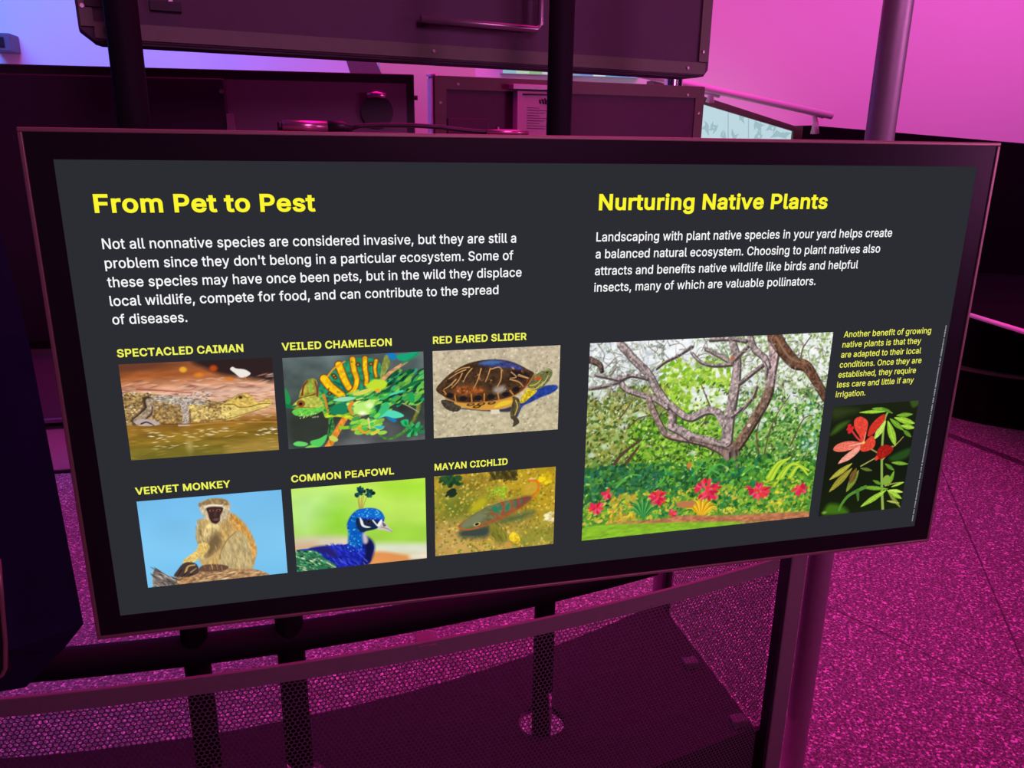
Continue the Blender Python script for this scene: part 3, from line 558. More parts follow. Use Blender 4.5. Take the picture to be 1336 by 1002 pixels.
P = PICTURES['cichlid'] = (226, 158, 17, [
('fill',([(0,(170,140,45)),(400,(165,140,48)),(700,(172,140,62)),(1000,(182,150,75))],),{}),
('noise',(120,100,0.3,3),{}),
('poly',([(553,-48),(1004,-23),(1012,621),(808,590),(652,340)],(195,160,30)),{'soft':40,'alpha':0.7}),
('poly',([(44,228),(302,263),(430,421),(195,609),(52,559)],(95,120,40)),{'soft':50,'alpha':0.7}),
('poly',([(-1,634),(195,623),(305,883),(241,1030),(-3,1000)],(205,165,95)),{'soft':40,'alpha':0.8}),
('poly',([(715,749),(996,736),(993,1002),(662,989)],(130,145,45)),{'soft':40,'alpha':0.6}),
('scatter',((0,0,1000,1000),1100,[(215,180,60),(120,105,35),(95,130,45),(235,205,110),(150,120,45),(190,170,40)],4.5,10.0),{'el':1.5,'alpha':0.6}),
('scatter',((45,6,221,129),40,[(25,60,35),(40,80,45)],10.9,20.0),{'el':1.5,'alpha':0.8}),
('scatter',((462,-4,676,112),30,[(80,65,30),(60,55,30)],10.9,18.2),{'el':2,'alpha':0.7}),
('scatter',((79,179,168,259),14,[(30,45,35)],10.9,18.2),{'el':1.8,'ang':-0.5}),
('scatter',((428,198,586,330),50,[(160,205,45),(130,185,40)],7.3,12.7),{'alpha':0.7}),
('scatter',((863,58,962,211),24,[(240,205,30)],9.1,18.2),{'alpha':0.8}),
('poly',([(213,697),(359,678),(446,678),(452,764),(415,815),(286,808),(204,780)],(62,72,66)),{'soft':12}),
('poly',([(488,656),(618,590),(807,533),(808,590),(713,634),(563,667)],(80,98,62)),{'soft':16}),
('poly',([(285,455),(347,339),(411,320),(430,365),(376,455),(321,489)],(185,175,35)),{'soft':10}),
('poly',([(455,650),(507,687),(583,786),(603,876),(509,889),(462,794)],(130,125,45)),{'soft':6}),
('scatter',((451,650,604,905),40,[(165,155,60),(100,95,40)],3.6,5.5),{'el':5,'ang':1.1,'alpha':0.6}),
('poly',([(195,644),(222,599),(285,539),(357,480),(448,416),(540,380),(652,354),(746,353),(807,340),(785,401),(729,464),(636,543),(543,600),(451,650),(359,692),(286,706),(222,695)],(112,112,72)),{'soft':2,'tex':(22,16,0.2,2)}),
('poly',([(359,664),(450,621),(561,553),(673,470),(775,399),(729,464),(636,543),(543,600),(451,650)],(172,82,45)),{'soft':8}),
('poly',([(671,370),(803,339),(775,406),(682,486)],(125,72,58)),{'soft':8}),
('poly',([(467,454),(504,431),(523,491),(510,524),(477,484)],(45,125,95)),{'soft':3}),
('poly',([(592,430),(615,412),(612,475),(593,508),(581,485)],(45,125,95)),{'soft':3}),
('poly',([(527,435),(551,452),(542,493),(523,469)],(45,125,95)),{'soft':3}),
('poly',([(653,410),(671,399),(668,455),(654,467)],(45,125,95)),{'soft':3}),
('poly',([(699,389),(718,384),(712,433)],(45,125,95)),{'soft':3}),
('stroke',([(550,382),(565,468),(552,552)],18.2,10.9,(165,75,48)),{'soft':4}),
('stroke',([(624,378),(644,452),(626,520)],18.2,10.9,(165,75,48)),{'soft':4}),
('stroke',([(468,518),(505,545),(525,604)],18.2,10.9,(165,75,48)),{'soft':4}),
('stroke',([(690,373),(696,445)],18.2,10.9,(165,75,48)),{'soft':4}),
('poly',([(222,614),(303,549),(376,497),(413,545),(358,621),(286,666),(222,670)],(122,128,95)),{'soft':8}),
('stroke',([(193,651),(231,691),(304,700),(396,669)],10.9,8.2,(205,85,30)),{'soft':2}),
('stroke',([(195,637),(231,594),(267,564)],6.4,5.5,(190,95,40)),{'soft':2}),
('dot',(345,640,29.1,15.4,(205,185,110),-0.2),{}),
('dot',(345,640,17.3,10.9,(20,20,18),-0.2),{}),
('stroke',([(448,418),(559,377),(708,353)],6.4,4.5,(190,170,70)),{'soft':2}),
('poly',([(726,272),(762,185),(827,152),(848,239),(821,328),(774,335)],(205,165,55)),{'soft':6,'alpha':0.8}),
('stroke',([(775,145),(837,164),(862,227),(845,295),(803,353)],18.2,12.7,(235,110,25)),{'soft':4}),
('stroke',([(779,132),(831,131)],9.1,5.5,(240,220,190)),{'soft':3}),
('poly',([(613,856),(649,785),(688,825),(709,909),(671,943)],(238,200,45)),{'soft':2,'tex':(14,14,0.3,2)}),
('dot',(604,946,32.7,23.6,(205,150,70),0,4),{}),
('scatter',((904,583,995,692),16,[(235,220,170)],9.1,14.5),{'el':1.8,'ang':-0.4}),
])
P = PICTURES['garden'] = (400, 318, 19, [
('fill',([(0,(244,247,250)),(180,(238,243,240)),(330,(190,210,170)),(480,(150,180,95)),(640,(95,140,60)),(720,(60,110,55)),(850,(70,125,55)),(1000,(120,160,50))],),{}),
('scatter',((-14,-41,292,271),840,[(150,160,165),(120,130,110),(170,185,180),(100,115,85),(190,200,195),(140,165,110)],2.2,5.7),{'el':1.8,'alpha':0.55}),
('scatter',((281,95,579,397),1040,[(140,190,40),(165,205,60),(110,165,40),(190,215,95)],3.3,7.9),{'el':1.5,'alpha':0.8}),
('scatter',((399,-16,596,149),400,[(150,175,120),(110,140,80),(200,215,190)],2.2,5.1),{'el':1.6,'alpha':0.6}),
('scatter',((582,-6,1040,330),1120,[(140,165,90),(100,130,60),(170,190,120),(200,215,170),(120,150,60)],2.7,5.7),{'el':1.6,'alpha':0.6}),
('scatter',((-9,215,323,629),1600,[(120,135,50),(150,150,70),(95,125,45),(170,175,90),(80,105,40),(175,160,95)],2.7,6.8),{'el':1.5,'alpha':0.75}),
('scatter',((170,362,603,682),1600,[(105,165,40),(75,130,35),(140,195,50),(60,105,35),(165,205,70)],3.3,7.4),{'el':1.5,'alpha':0.8}),
('scatter',((588,283,1026,726),1800,[(80,145,45),(110,170,60),(50,105,45),(140,190,80),(60,130,70),(170,200,120)],3.3,7.4),{'el':1.5,'alpha':0.75}),
('scatter',((922,344,1043,703),90,[(190,225,235),(60,150,110),(225,240,240)],3.3,7.9),{'el':1.5,'alpha':0.7}),
('dot',(40,240,36.5,21.9,(232,240,244),0.3,6),{'alpha':0.8}),
('dot',(92,212,23.7,14.6,(232,240,244),0.3,6),{'alpha':0.8}),
('dot',(216,366,20.1,14.6,(232,240,244),0.3,6),{'alpha':0.8}),
('dot',(781,106,27.4,16.4,(232,240,244),0.3,6),{'alpha':0.8}),
('dot',(660,232,27.4,27.4,(232,240,244),0.3,6),{'alpha':0.8}),
('dot',(553,315,23.7,23.7,(232,240,244),0.3,6),{'alpha':0.8}),
('dot',(466,274,20.1,27.4,(232,240,244),0.3,6),{'alpha':0.8}),
('dot',(850,315,32.8,18.2,(232,240,244),0.3,6),{'alpha':0.8}),
('dot',(899,46,25.5,12.8,(232,240,244),0.3,6),{'alpha':0.8}),
('dot',(146,416,16.4,10.9,(232,240,244),0.3,6),{'alpha':0.8}),
('dot',(79,512,18.2,10.9,(215,230,220),0.3,4),{'alpha':0.7}),
('dot',(26,552,14.6,12.8,(215,230,220),0.3,4),{'alpha':0.7}),
('dot',(720,467,16.4,20.1,(215,230,220),0.3,4),{'alpha':0.7}),
('dot',(442,582,16.4,9.1,(215,230,220),0.3,4),{'alpha':0.7}),
('dot',(331,467,14.6,10.9,(215,230,220),0.3,4),{'alpha':0.7}),
('dot',(914,449,14.6,21.9,(215,230,220),0.3,4),{'alpha':0.7}),
('scatter',((3,-40,483,130),160,[(250,252,255),(235,242,250)],5.5,10.9),{'el':1.6,'alpha':0.7}),
('scatter',((418,248,577,374),60,[(245,250,255)],4.6,9.1),{'el':1.6,'alpha':0.7}),
('scatter',((587,49,1042,437),170,[(250,252,250),(238,246,245)],4.6,9.1),{'el':1.6,'alpha':0.7}),
('scatter',((-18,214,1024,713),420,[(235,245,190),(205,230,110),(235,245,225)],2.3,4.6),{'el':1.5,'alpha':0.7}),
('scatter',((-18,214,1026,726),600,[(25,60,30),(40,80,35),(60,50,35)],2.3,4.6),{'el':2,'alpha':0.7}),
('stroke',([(71,766),(103,652),(144,564),(223,491)],20.1,9.1,(88,66,52)),{}),
('stroke',([(106,723),(165,612),(215,525)],20.1,9.1,(88,66,52)),{}),
('stroke',([(165,429),(216,377),(307,373)],7.3,3.6,(105,80,58)),{}),
('stroke',([(131,375),(159,327),(184,274)],7.3,3.6,(105,80,58)),{}),
('stroke',([(734,623),(713,502),(731,387)],7.3,3.6,(105,80,58)),{}),
('stroke',([(784,725),(839,682),(899,591)],7.3,3.6,(105,80,58)),{}),
('stroke',([(756,649),(765,530),(792,415),(841,315)],7.3,3.6,(105,80,58)),{}),
('stroke',([(869,588),(914,449),(961,430)],7.3,3.6,(105,80,58)),{}),
('stroke',([(167,659),(182,591)],7.3,3.6,(105,80,58)),{}),
('stroke',([(499,344),(476,286),(453,228)],7.3,3.6,(105,80,58)),{}),
('stroke',([(470,445),(486,412),(499,344)],7.3,3.6,(105,80,58)),{}),
('stroke',([(120,14),(177,92),(234,161),(274,241),(315,311),(346,359),(346,438)],31.0,34.7,(75,66,66)),{'soft':1.2}),
('stroke',([(115,7),(172,85),(229,154),(269,234),(310,304),(341,351),(341,431)],24.6,28.3,(165,145,145)),{'soft':1.2,'tex':(8,10,0.55,2)}),
('stroke',([(123,175),(148,231),(222,270),(278,297),(326,340)],23.7,21.9,(75,66,66)),{'soft':1.2}),
('stroke',([(119,168),(144,224),(217,263),(273,290),(321,333)],17.3,15.5,(165,145,145)),{'soft':1.2,'tex':(8,10,0.55,2)}),
('stroke',([(6,81),(41,104),(52,137)],27.4,16.4,(47,37,35)),{'soft':1.2}),
('stroke',([(1,74),(37,98),(47,131)],21.0,10.0,(104,82,77)),{'soft':1.2,'tex':(8,10,0.55,2)}),
('stroke',([(128,186),(172,168),(235,189)],16.4,14.6,(75,66,66)),{'soft':1.2}),
('stroke',([(124,179),(167,161),(230,182)],10.0,8.2,(165,145,145)),{'soft':1.2,'tex':(8,10,0.55,2)}),
('stroke',([(7,220),(59,214),(120,196)],12.8,14.6,(75,66,66)),{'soft':1.2}),
('stroke',([(2,214),(55,207),(115,190)],6.4,8.2,(165,145,145)),{'soft':1.2,'tex':(8,10,0.55,2)}),
('stroke',([(31,157),(75,171),(124,188)],10.9,12.8,(75,66,66)),{'soft':1.2}),
('stroke',([(26,151),(70,164),(119,181)],4.6,6.4,(165,145,145)),{'soft':1.2,'tex':(8,10,0.55,2)}),
('stroke',([(339,330),(394,385),(432,400),(486,371),(533,380),(566,435)],27.4,34.7,(75,66,66)),{'soft':1.2}),
('stroke',([(334,323),(388,378),(427,393),(480,363),(528,373),(561,428)],21.0,28.3,(165,145,145)),{'soft':1.2,'tex':(8,10,0.55,2)}),
('stroke',([(246,294),(273,364),(315,458),(354,491),(440,516)],25.5,27.4,(70,59,56)),{'soft':1.2}),
('stroke',([(241,287),(268,357),(310,451),(349,483),(435,509)],19.2,21.0,(154,129,123)),{'soft':1.2,'tex':(8,10,0.55,2)}),
('stroke',([(346,438),(390,465),(439,505),(517,535),(598,584)],34.7,43.8,(75,66,66)),{'soft':1.2}),
('stroke',([(341,431),(385,458),(434,497),(512,528),(592,577)],28.3,37.4,(165,145,145)),{'soft':1.2,'tex':(8,10,0.55,2)}),
('stroke',([(440,516),(498,539),(569,587),(601,626)],31.0,31.0,(64,53,50)),{'soft':1.2}),
('stroke',([(435,509),(493,532),(564,580),(596,619)],24.6,24.6,(140,116,110)),{'soft':1.2,'tex':(8,10,0.55,2)}),
('stroke',([(570,31),(596,120),(600,221),(595,323),(588,414),(586,542)],31.0,51.1,(75,66,66)),{'soft':1.2}),
('stroke',([(565,24),(591,113),(595,214),(589,315),(583,406),(581,534)],24.6,44.7,(165,145,145)),{'soft':1.2,'tex':(8,10,0.55,2)}),
('stroke',([(736,8),(753,86),(750,198),(749,289)],47.4,40.1,(82,70,70)),{'soft':1.2}),
('stroke',([(730,1),(747,79),(744,191),(743,282)],41.0,33.7,(181,154,154)),{'soft':1.2,'tex':(8,10,0.55,2)}),
('stroke',([(749,289),(731,357),(692,446),(651,536),(618,592)],40.1,47.4,(59,46,39)),{'soft':1.2}),
('stroke',([(743,282),(726,349),(686,439),(646,529),(612,585)],33.7,41.0,(129,101,85)),{'soft':1.2,'tex':(8,10,0.55,2)}),
('stroke',([(642,13),(666,70),(713,117),(732,163)],29.2,25.5,(75,66,66)),{'soft':1.2}),
('stroke',([(637,6),(661,63),(708,110),(726,156)],22.8,19.2,(165,145,145)),{'soft':1.2,'tex':(8,10,0.55,2)}),
('stroke',([(707,156),(668,192),(620,239)],16.4,16.4,(75,66,66)),{'soft':1.2}),
('stroke',([(702,149),(663,185),(615,232)],10.0,10.0,(165,145,145)),{'soft':1.2,'tex':(8,10,0.55,2)}),
('stroke',([(637,378),(680,318),(694,262)],14.6,10.9,(80,70,65)),{'soft':1.2}),
('stroke',([(632,370),(674,311),(688,255)],8.2,4.6,(176,154,143)),{'soft':1.2,'tex':(8,10,0.55,2)}),
('stroke',([(602,403),(637,372)],20.1,16.4,(75,66,66)),{'soft':1.2}),
('stroke',([(596,396),(631,364)],13.7,10.0,(165,145,145)),{'soft':1.2,'tex':(8,10,0.55,2)}),
('stroke',([(462,57),(520,93),(579,136)],16.4,18.2,(75,66,66)),{'soft':1.2}),
('stroke',([(456,50),(514,86),(573,129)],10.0,11.9,(165,145,145)),{'soft':1.2,'tex':(8,10,0.55,2)}),
('stroke',([(408,75),(448,121),(505,142),(579,141)],12.8,14.6,(75,66,66)),{'soft':1.2}),
('stroke',([(403,68),(443,114),(500,135),(574,134)],6.4,8.2,(165,145,145)),{'soft':1.2,'tex':(8,10,0.55,2)}),
('stroke',([(477,14),(568,14),(625,29)],14.6,18.2,(75,66,66)),{'soft':1.2}),
('stroke',([(471,7),(563,7),(620,22)],8.2,11.9,(165,145,145)),{'soft':1.2,'tex':(8,10,0.55,2)}),
('stroke',([(268,142),(302,111),(354,82),(406,42)],9.1,10.9,(75,66,66)),{'soft':1.2}),
('stroke',([(263,135),(297,105),(350,75),(401,35)],2.7,4.6,(165,145,145)),{'soft':1.2,'tex':(8,10,0.55,2)}),
('stroke',([(711,139),(728,174),(728,219)],12.8,10.9,(75,66,66)),{'soft':1.2}),
('stroke',([(705,132),(723,167),(722,212)],6.4,4.6,(165,145,145)),{'soft':1.2,'tex':(8,10,0.55,2)}),
('stroke',([(578,130),(603,99),(637,57)],14.6,12.8,(75,66,66)),{'soft':1.2}),
('stroke',([(573,123),(598,92),(632,50)],8.2,6.4,(165,145,145)),{'soft':1.2,'tex':(8,10,0.55,2)}),
('poly',([(565,571),(633,577),(651,675),(643,700),(585,704),(579,631)],(120,98,92)),{'tex':(10,30,0.5,2)}),
('stroke',([(604,598),(616,695)],9.1,7.3,(60,48,44)),{}),
('stroke',([(629,589),(649,674)],7.3,5.5,(70,55,50)),{}),
('stroke',([(745,8),(779,66),(845,148),(896,169),(942,235),(1004,344)],60.2,34.7,(49,33,25)),{'soft':1.2}),
('stroke',([(740,1),(774,59),(840,141),(890,162),(937,228),(999,336)],53.8,28.3,(107,72,55)),{'soft':1.2,'tex':(8,10,0.55,2)}),
('stroke',([(752,15),(820,120),(891,153)],9.1,5.5,(150,115,85)),{'soft':2}),
('stroke',([(871,146),(873,78),(905,13)],7.3,4.6,(110,85,65)),{}),
('stroke',([(312,306),(271,236),(221,145),(164,66)],6.4,4.6,(196,180,178)),{'soft':2,'alpha':0.7}),
('stroke',([(587,317),(590,216),(586,126)],6.4,4.6,(196,180,178)),{'soft':2,'alpha':0.7}),
('stroke',([(555,453),(522,386),(483,377),(429,407)],6.4,4.6,(196,180,178)),{'soft':2,'alpha':0.7}),
('stroke',([(573,554),(494,517),(416,475)],6.4,4.6,(196,180,178)),{'soft':2,'alpha':0.7}),
('stroke',([(324,330),(351,377),(353,434)],6.4,4.6,(70,56,52)),{'soft':2,'alpha':0.7}),
('stroke',([(714,408),(674,498)],6.4,4.6,(70,56,52)),{'soft':2,'alpha':0.7}),
('stroke',([(594,579),(515,544),(437,517)],6.4,4.6,(70,56,52)),{'soft':2,'alpha':0.7}),
('dot',(575,109,8.2,10.9,(175,105,80),0,3),{}),
('dot',(675,458,8.2,7.3,(225,205,195)),{}),
('stroke',([(987,228),(1032,222),(1065,263)],4.6,1.8,(112,102,95)),{'alpha':0.7}),
('stroke',([(216,324),(240,327),(251,352)],4.6,1.8,(112,102,95)),{'alpha':0.7}),
('stroke',([(771,87),(803,39),(856,53)],4.6,1.8,(112,102,95)),{'alpha':0.7}),
('stroke',([(576,8),(565,20),(551,13)],4.6,1.8,(165,155,150)),{'alpha':0.7}),
('stroke',([(803,332),(814,351),(806,367)],4.6,1.8,(112,102,95)),{'alpha':0.7}),
('stroke',([(163,233),(136,254),(106,234)],4.6,1.8,(165,155,150)),{'alpha':0.7}),
('stroke',([(502,38),(525,76),(513,111)],4.6,1.8,(112,102,95)),{'alpha':0.7}),
('stroke',([(630,150),(609,119),(618,89)],4.6,1.8,(112,102,95)),{'alpha':0.7}),
('stroke',([(758,79),(735,107),(703,95)],4.6,1.8,(112,102,95)),{'alpha':0.7}),
('stroke',([(244,177),(207,131),(215,79)],4.6,1.8,(112,102,95)),{'alpha':0.7}),
('stroke',([(623,75),(601,74),(589,53)],4.6,1.8,(165,155,150)),{'alpha':0.7}),
('stroke',([(390,109),(345,80),(338,27)],4.6,1.8,(165,155,150)),{'alpha':0.7}),
('stroke',([(577,34),(556,17),(555,-9)],4.6,1.8,(165,155,150)),{'alpha':0.7}),
('stroke',([(906,210),(891,197),(891,178)],4.6,1.8,(112,102,95)),{'alpha':0.7}),
('stroke',([(123,189),(97,228),(56,215)],4.6,1.8,(112,102,95)),{'alpha':0.7}),
('stroke',([(106,212),(70,205),(54,167)],4.6,1.8,(165,155,150)),{'alpha':0.7}),
('stroke',([(652,62),(623,105),(576,91)],4.6,1.8,(112,102,95)),{'alpha':0.7}),
('stroke',([(179,143),(151,170),(118,152)],4.6,1.8,(112,102,95)),{'alpha':0.7}),
('stroke',([(249,127),(207,154),(166,123)],4.6,1.8,(165,155,150)),{'alpha':0.7}),
('stroke',([(605,36),(596,-14),(625,-39)],4.6,1.8,(165,155,150)),{'alpha':0.7}),
('stroke',([(326,10),(311,-5),(313,-25)],4.6,1.8,(165,155,150)),{'alpha':0.7}),
('stroke',([(795,164),(815,156),(832,172)],4.6,1.8,(165,155,150)),{'alpha':0.7}),
('stroke',([(772,372),(788,370),(799,384)],4.6,1.8,(112,102,95)),{'alpha':0.7}),
('stroke',([(522,13),(499,-23),(511,-57)],4.6,1.8,(112,102,95)),{'alpha':0.7}),
('stroke',([(425,90),(466,77),(499,111)],4.6,1.8,(112,102,95)),{'alpha':0.7}),
('stroke',([(95,192),(89,227),(64,235)],4.6,1.8,(165,155,150)),{'alpha':0.7}),
('stroke',([(722,210),(739,246),(724,274)],4.6,1.8,(165,155,150)),{'alpha':0.7}),
('stroke',([(992,56),(1028,99),(1020,147)],4.6,1.8,(165,155,150)),{'alpha':0.7}),
('stroke',([(87,261),(94,213),(130,202)],4.6,1.8,(112,102,95)),{'alpha':0.7}),
('stroke',([(431,124),(444,97),(469,100)],4.6,1.8,(112,102,95)),{'alpha':0.7}),
('stroke',([(968,365),(1017,357),(1054,402)],4.6,1.8,(112,102,95)),{'alpha':0.7}),
('stroke',([(85,166),(113,121),(157,132)],4.6,1.8,(112,102,95)),{'alpha':0.7}),
('stroke',([(957,82),(967,116),(948,135)],4.6,1.8,(112,102,95)),{'alpha':0.7}),
('stroke',([(293,29),(283,40),(270,35)],4.6,1.8,(112,102,95)),{'alpha':0.7}),
('stroke',([(959,188),(925,152),(930,109)],4.6,1.8,(165,155,150)),{'alpha':0.7}),
('stroke',([(746,312),(724,365),(674,360)],4.6,1.8,(112,102,95)),{'alpha':0.7}),
('stroke',([(856,80),(860,100),(849,110)],4.6,1.8,(165,155,150)),{'alpha':0.7}),
('stroke',([(252,28),(231,34),(215,15)],4.6,1.8,(112,102,95)),{'alpha':0.7}),
('stroke',([(193,158),(220,149),(241,171)],4.6,1.8,(165,155,150)),{'alpha':0.7}),
('stroke',([(52,161),(10,121),(12,64)],4.6,1.8,(165,155,150)),{'alpha':0.7}),
('stroke',([(1005,299),(1057,284),(1102,330)],4.6,1.8,(112,102,95)),{'alpha':0.7}),
('stroke',([(646,72),(601,92),(561,57)],4.6,1.8,(112,102,95)),{'alpha':0.7}),
('stroke',([(261,28),(264,50),(251,62)],4.6,1.8,(112,102,95)),{'alpha':0.7}),
('stroke',([(362,7),(376,-22),(403,-20)],4.6,1.8,(112,102,95)),{'alpha':0.7}),
('stroke',([(620,54),(639,67),(641,90)],4.6,1.8,(165,155,150)),{'alpha':0.7}),
('stroke',([(96,120),(120,90),(153,103)],4.6,1.8,(112,102,95)),{'alpha':0.7}),
('stroke',([(895,162),(913,193),(902,220)],4.6,1.8,(112,102,95)),{'alpha':0.7}),
('stroke',([(35,192),(17,173),(20,149)],4.6,1.8,(112,102,95)),{'alpha':0.7}),
('stroke',([(175,-12),(148,-32),(146,-66)],4.6,1.8,(165,155,150)),{'alpha':0.7}),
('stroke',([(188,133),(180,115),(186,100)],4.6,1.8,(112,102,95)),{'alpha':0.7}),
('stroke',([(675,97),(653,130),(617,120)],4.6,1.8,(112,102,95)),{'alpha':0.7}),
('stroke',([(901,337),(914,304),(946,306)],4.6,1.8,(112,102,95)),{'alpha':0.7}),
('stroke',([(632,159),(590,155),(569,113)],4.6,1.8,(165,155,150)),{'alpha':0.7}),
('stroke',([(799,62),(832,36),(871,59)],4.6,1.8,(112,102,95)),{'alpha':0.7}),
('stroke',([(729,183),(691,163),(682,121)],4.6,1.8,(112,102,95)),{'alpha':0.7}),
('stroke',([(56,222),(42,256),(13,255)],4.6,1.8,(165,155,150)),{'alpha':0.7}),
('stroke',([(868,120),(839,145),(804,125)],4.6,1.8,(112,102,95)),{'alpha':0.7}),
('stroke',([(794,133),(831,171),(828,219)],4.6,1.8,(112,102,95)),{'alpha':0.7}),
('stroke',([(24,163),(24,146),(36,140)],4.6,1.8,(112,102,95)),{'alpha':0.7}),
('stroke',([(239,135),(271,155),(276,195)],4.6,1.8,(165,155,150)),{'alpha':0.7}),
('stroke',([(285,9),(311,-39),(359,-32)],4.6,1.8,(112,102,95)),{'alpha':0.7}),
('stroke',([(938,358),(926,297),(961,267)],4.6,1.8,(112,102,95)),{'alpha':0.7}),
('stroke',([(850,170),(846,214),(812,224)],4.6,1.8,(165,155,150)),{'alpha':0.7}),
('stroke',([(412,22),(408,51),(387,58)],4.6,1.8,(112,102,95)),{'alpha':0.7}),
('stroke',([(974,228),(979,282),(944,304)],4.6,1.8,(112,102,95)),{'alpha':0.7}),
('stroke',([(58,196),(37,221),(9,210)],4.6,1.8,(112,102,95)),{'alpha':0.7}),
('stroke',([(981,37),(944,30),(927,-5)],4.6,1.8,(112,102,95)),{'alpha':0.7}),
('stroke',([(861,201),(826,180),(820,140)],4.6,1.8,(165,155,150)),{'alpha':0.7}),
('stroke',([(912,141),(899,90),(927,63)],4.6,1.8,(112,102,95)),{'alpha':0.7}),
('stroke',([(815,269),(776,269),(753,231)],4.6,1.8,(165,155,150)),{'alpha':0.7}),
('stroke',([(640,234),(609,271),(565,252)],4.6,1.8,(165,155,150)),{'alpha':0.7}),
('stroke',([(295,101),(281,73),(292,50)],4.6,1.8,(112,102,95)),{'alpha':0.7}),
('stroke',([(282,230),(244,226),(226,188)],4.6,1.8,(112,102,95)),{'alpha':0.7}),
('stroke',([(833,370),(810,313),(835,273)],4.6,1.8,(165,155,150)),{'alpha':0.7}),
('stroke',([(950,150),(944,165),(930,165)],4.6,1.8,(112,102,95)),{'alpha':0.7}),
('stroke',([(978,201),(994,218),(992,238)],4.6,1.8,(112,102,95)),{'alpha':0.7}),
('stroke',([(659,308),(631,291),(626,259)],4.6,1.8,(165,155,150)),{'alpha':0.7}),
('stroke',([(175,95),(207,131),(200,175)],4.6,1.8,(112,102,95)),{'alpha':0.7}),
('stroke',([(422,76),(437,47),(465,50)],4.6,1.8,(165,155,150)),{'alpha':0.7}),
('stroke',([(264,207),(261,182),(276,170)],4.6,1.8,(112,102,95)),{'alpha':0.7}),
('stroke',([(752,47),(735,49),(723,33)],4.6,1.8,(165,155,150)),{'alpha':0.7}),
('stroke',([(832,103),(853,59),(896,65)],4.6,1.8,(112,102,95)),{'alpha':0.7}),
('stroke',([(259,208),(250,175),(266,155)],4.6,1.8,(112,102,95)),{'alpha':0.7}),
('stroke',([(504,68),(493,118),(452,125)],4.6,1.8,(112,102,95)),{'alpha':0.7}),
('stroke',([(756,78),(731,25),(753,-16)],4.6,1.8,(165,155,150)),{'alpha':0.7}),
('stroke',([(297,307),(274,289),(272,260)],4.6,1.8,(112,102,95)),{'alpha':0.7}),
('stroke',([(676,352),(650,335),(646,305)],4.6,1.8,(112,102,95)),{'alpha':0.7}),
('stroke',([(478,76),(470,130),(429,141)],4.6,1.8,(165,155,150)),{'alpha':0.7}),
('stroke',([(924,284),(871,298),(829,252)],4.6,1.8,(165,155,150)),{'alpha':0.7}),
('stroke',([(445,64),(467,14),(514,17)],4.6,1.8,(112,102,95)),{'alpha':0.7}),
('stroke',([(792,24),(753,-17),(758,-67)],4.6,1.8,(112,102,95)),{'alpha':0.7}),
('stroke',([(154,288),(158,255),(182,246)],4.6,1.8,(112,102,95)),{'alpha':0.7}),
('stroke',([(215,97),(195,47),(217,9)],4.6,1.8,(165,155,150)),{'alpha':0.7}),
('stroke',([(665,296),(687,348),(664,386)],4.6,1.8,(165,155,150)),{'alpha':0.7}),
('stroke',([(933,311),(958,288),(990,304)],4.6,1.8,(112,102,95)),{'alpha':0.7}),
('stroke',([(637,216),(663,226),(672,254)],4.6,1.8,(112,102,95)),{'alpha':0.7}),
('stroke',([(53,-5),(41,9),(25,3)],4.6,1.8,(112,102,95)),{'alpha':0.7}),
('stroke',([(671,178),(726,189),(751,246)],4.6,1.8,(112,102,95)),{'alpha':0.7}),
('stroke',([(3,121),(30,73),(76,82)],4.6,1.8,(112,102,95)),{'alpha':0.7}),
('stroke',([(68,261),(94,212),(140,219)],4.6,1.8,(165,155,150)),{'alpha':0.7}),
('stroke',([(856,318),(878,326),(886,350)],4.6,1.8,(112,102,95)),{'alpha':0.7}),
('stroke',([(4,306),(40,309),(58,345)],4.6,1.8,(112,102,95)),{'alpha':0.7}),
('stroke',([(135,294),(166,274),(197,297)],4.6,1.8,(165,155,150)),{'alpha':0.7}),
('stroke',([(600,260),(632,257),(654,287)],4.6,1.8,(112,102,95)),{'alpha':0.7}),
('stroke',([(74,199),(91,208),(94,228)],4.6,1.8,(165,155,150)),{'alpha':0.7}),
('stroke',([(937,67),(955,134),(919,172)],4.6,1.8,(165,155,150)),{'alpha':0.7}),
('stroke',([(622,175),(627,136),(657,127)],4.6,1.8,(165,155,150)),{'alpha':0.7}),
('stroke',([(775,245),(814,283),(812,333)],4.6,1.8,(112,102,95)),{'alpha':0.7}),
('stroke',([(144,277),(111,255),(107,214)],4.6,1.8,(112,102,95)),{'alpha':0.7}),
('stroke',([(870,367),(887,376),(890,394)],4.6,1.8,(112,102,95)),{'alpha':0.7}),
('stroke',([(998,224),(972,256),(933,242)],4.6,1.8,(112,102,95)),{'alpha':0.7}),
('stroke',([(373,95),(363,73),(371,55)],4.6,1.8,(165,155,150)),{'alpha':0.7}),
('stroke',([(31,7),(59,63),(38,113)],4.6,1.8,(112,102,95)),{'alpha':0.7}),
('stroke',([(691,254),(673,275),(648,265)],4.6,1.8,(165,155,150)),{'alpha':0.7}),
('stroke',([(68,-18),(48,-2),(26,-16)],4.6,1.8,(112,102,95)),{'alpha':0.7}),
('stroke',([(80,146),(118,135),(147,169)],4.6,1.8,(112,102,95)),{'alpha':0.7}),
('stroke',([(67,41),(96,59),(100,95)],4.6,1.8,(112,102,95)),{'alpha':0.7}),
('stroke',([(853,33),(873,57),(868,84)],4.6,1.8,(112,102,95)),{'alpha':0.7}),
('stroke',([(304,336),(276,384),(229,372)],4.6,1.8,(165,155,150)),{'alpha':0.7}),
('stroke',([(274,40),(281,27),(294,30)],4.6,1.8,(112,102,95)),{'alpha':0.7}),
('stroke',([(178,-11),(168,-24),(171,-38)],4.6,1.8,(112,102,95)),{'alpha':0.7}),
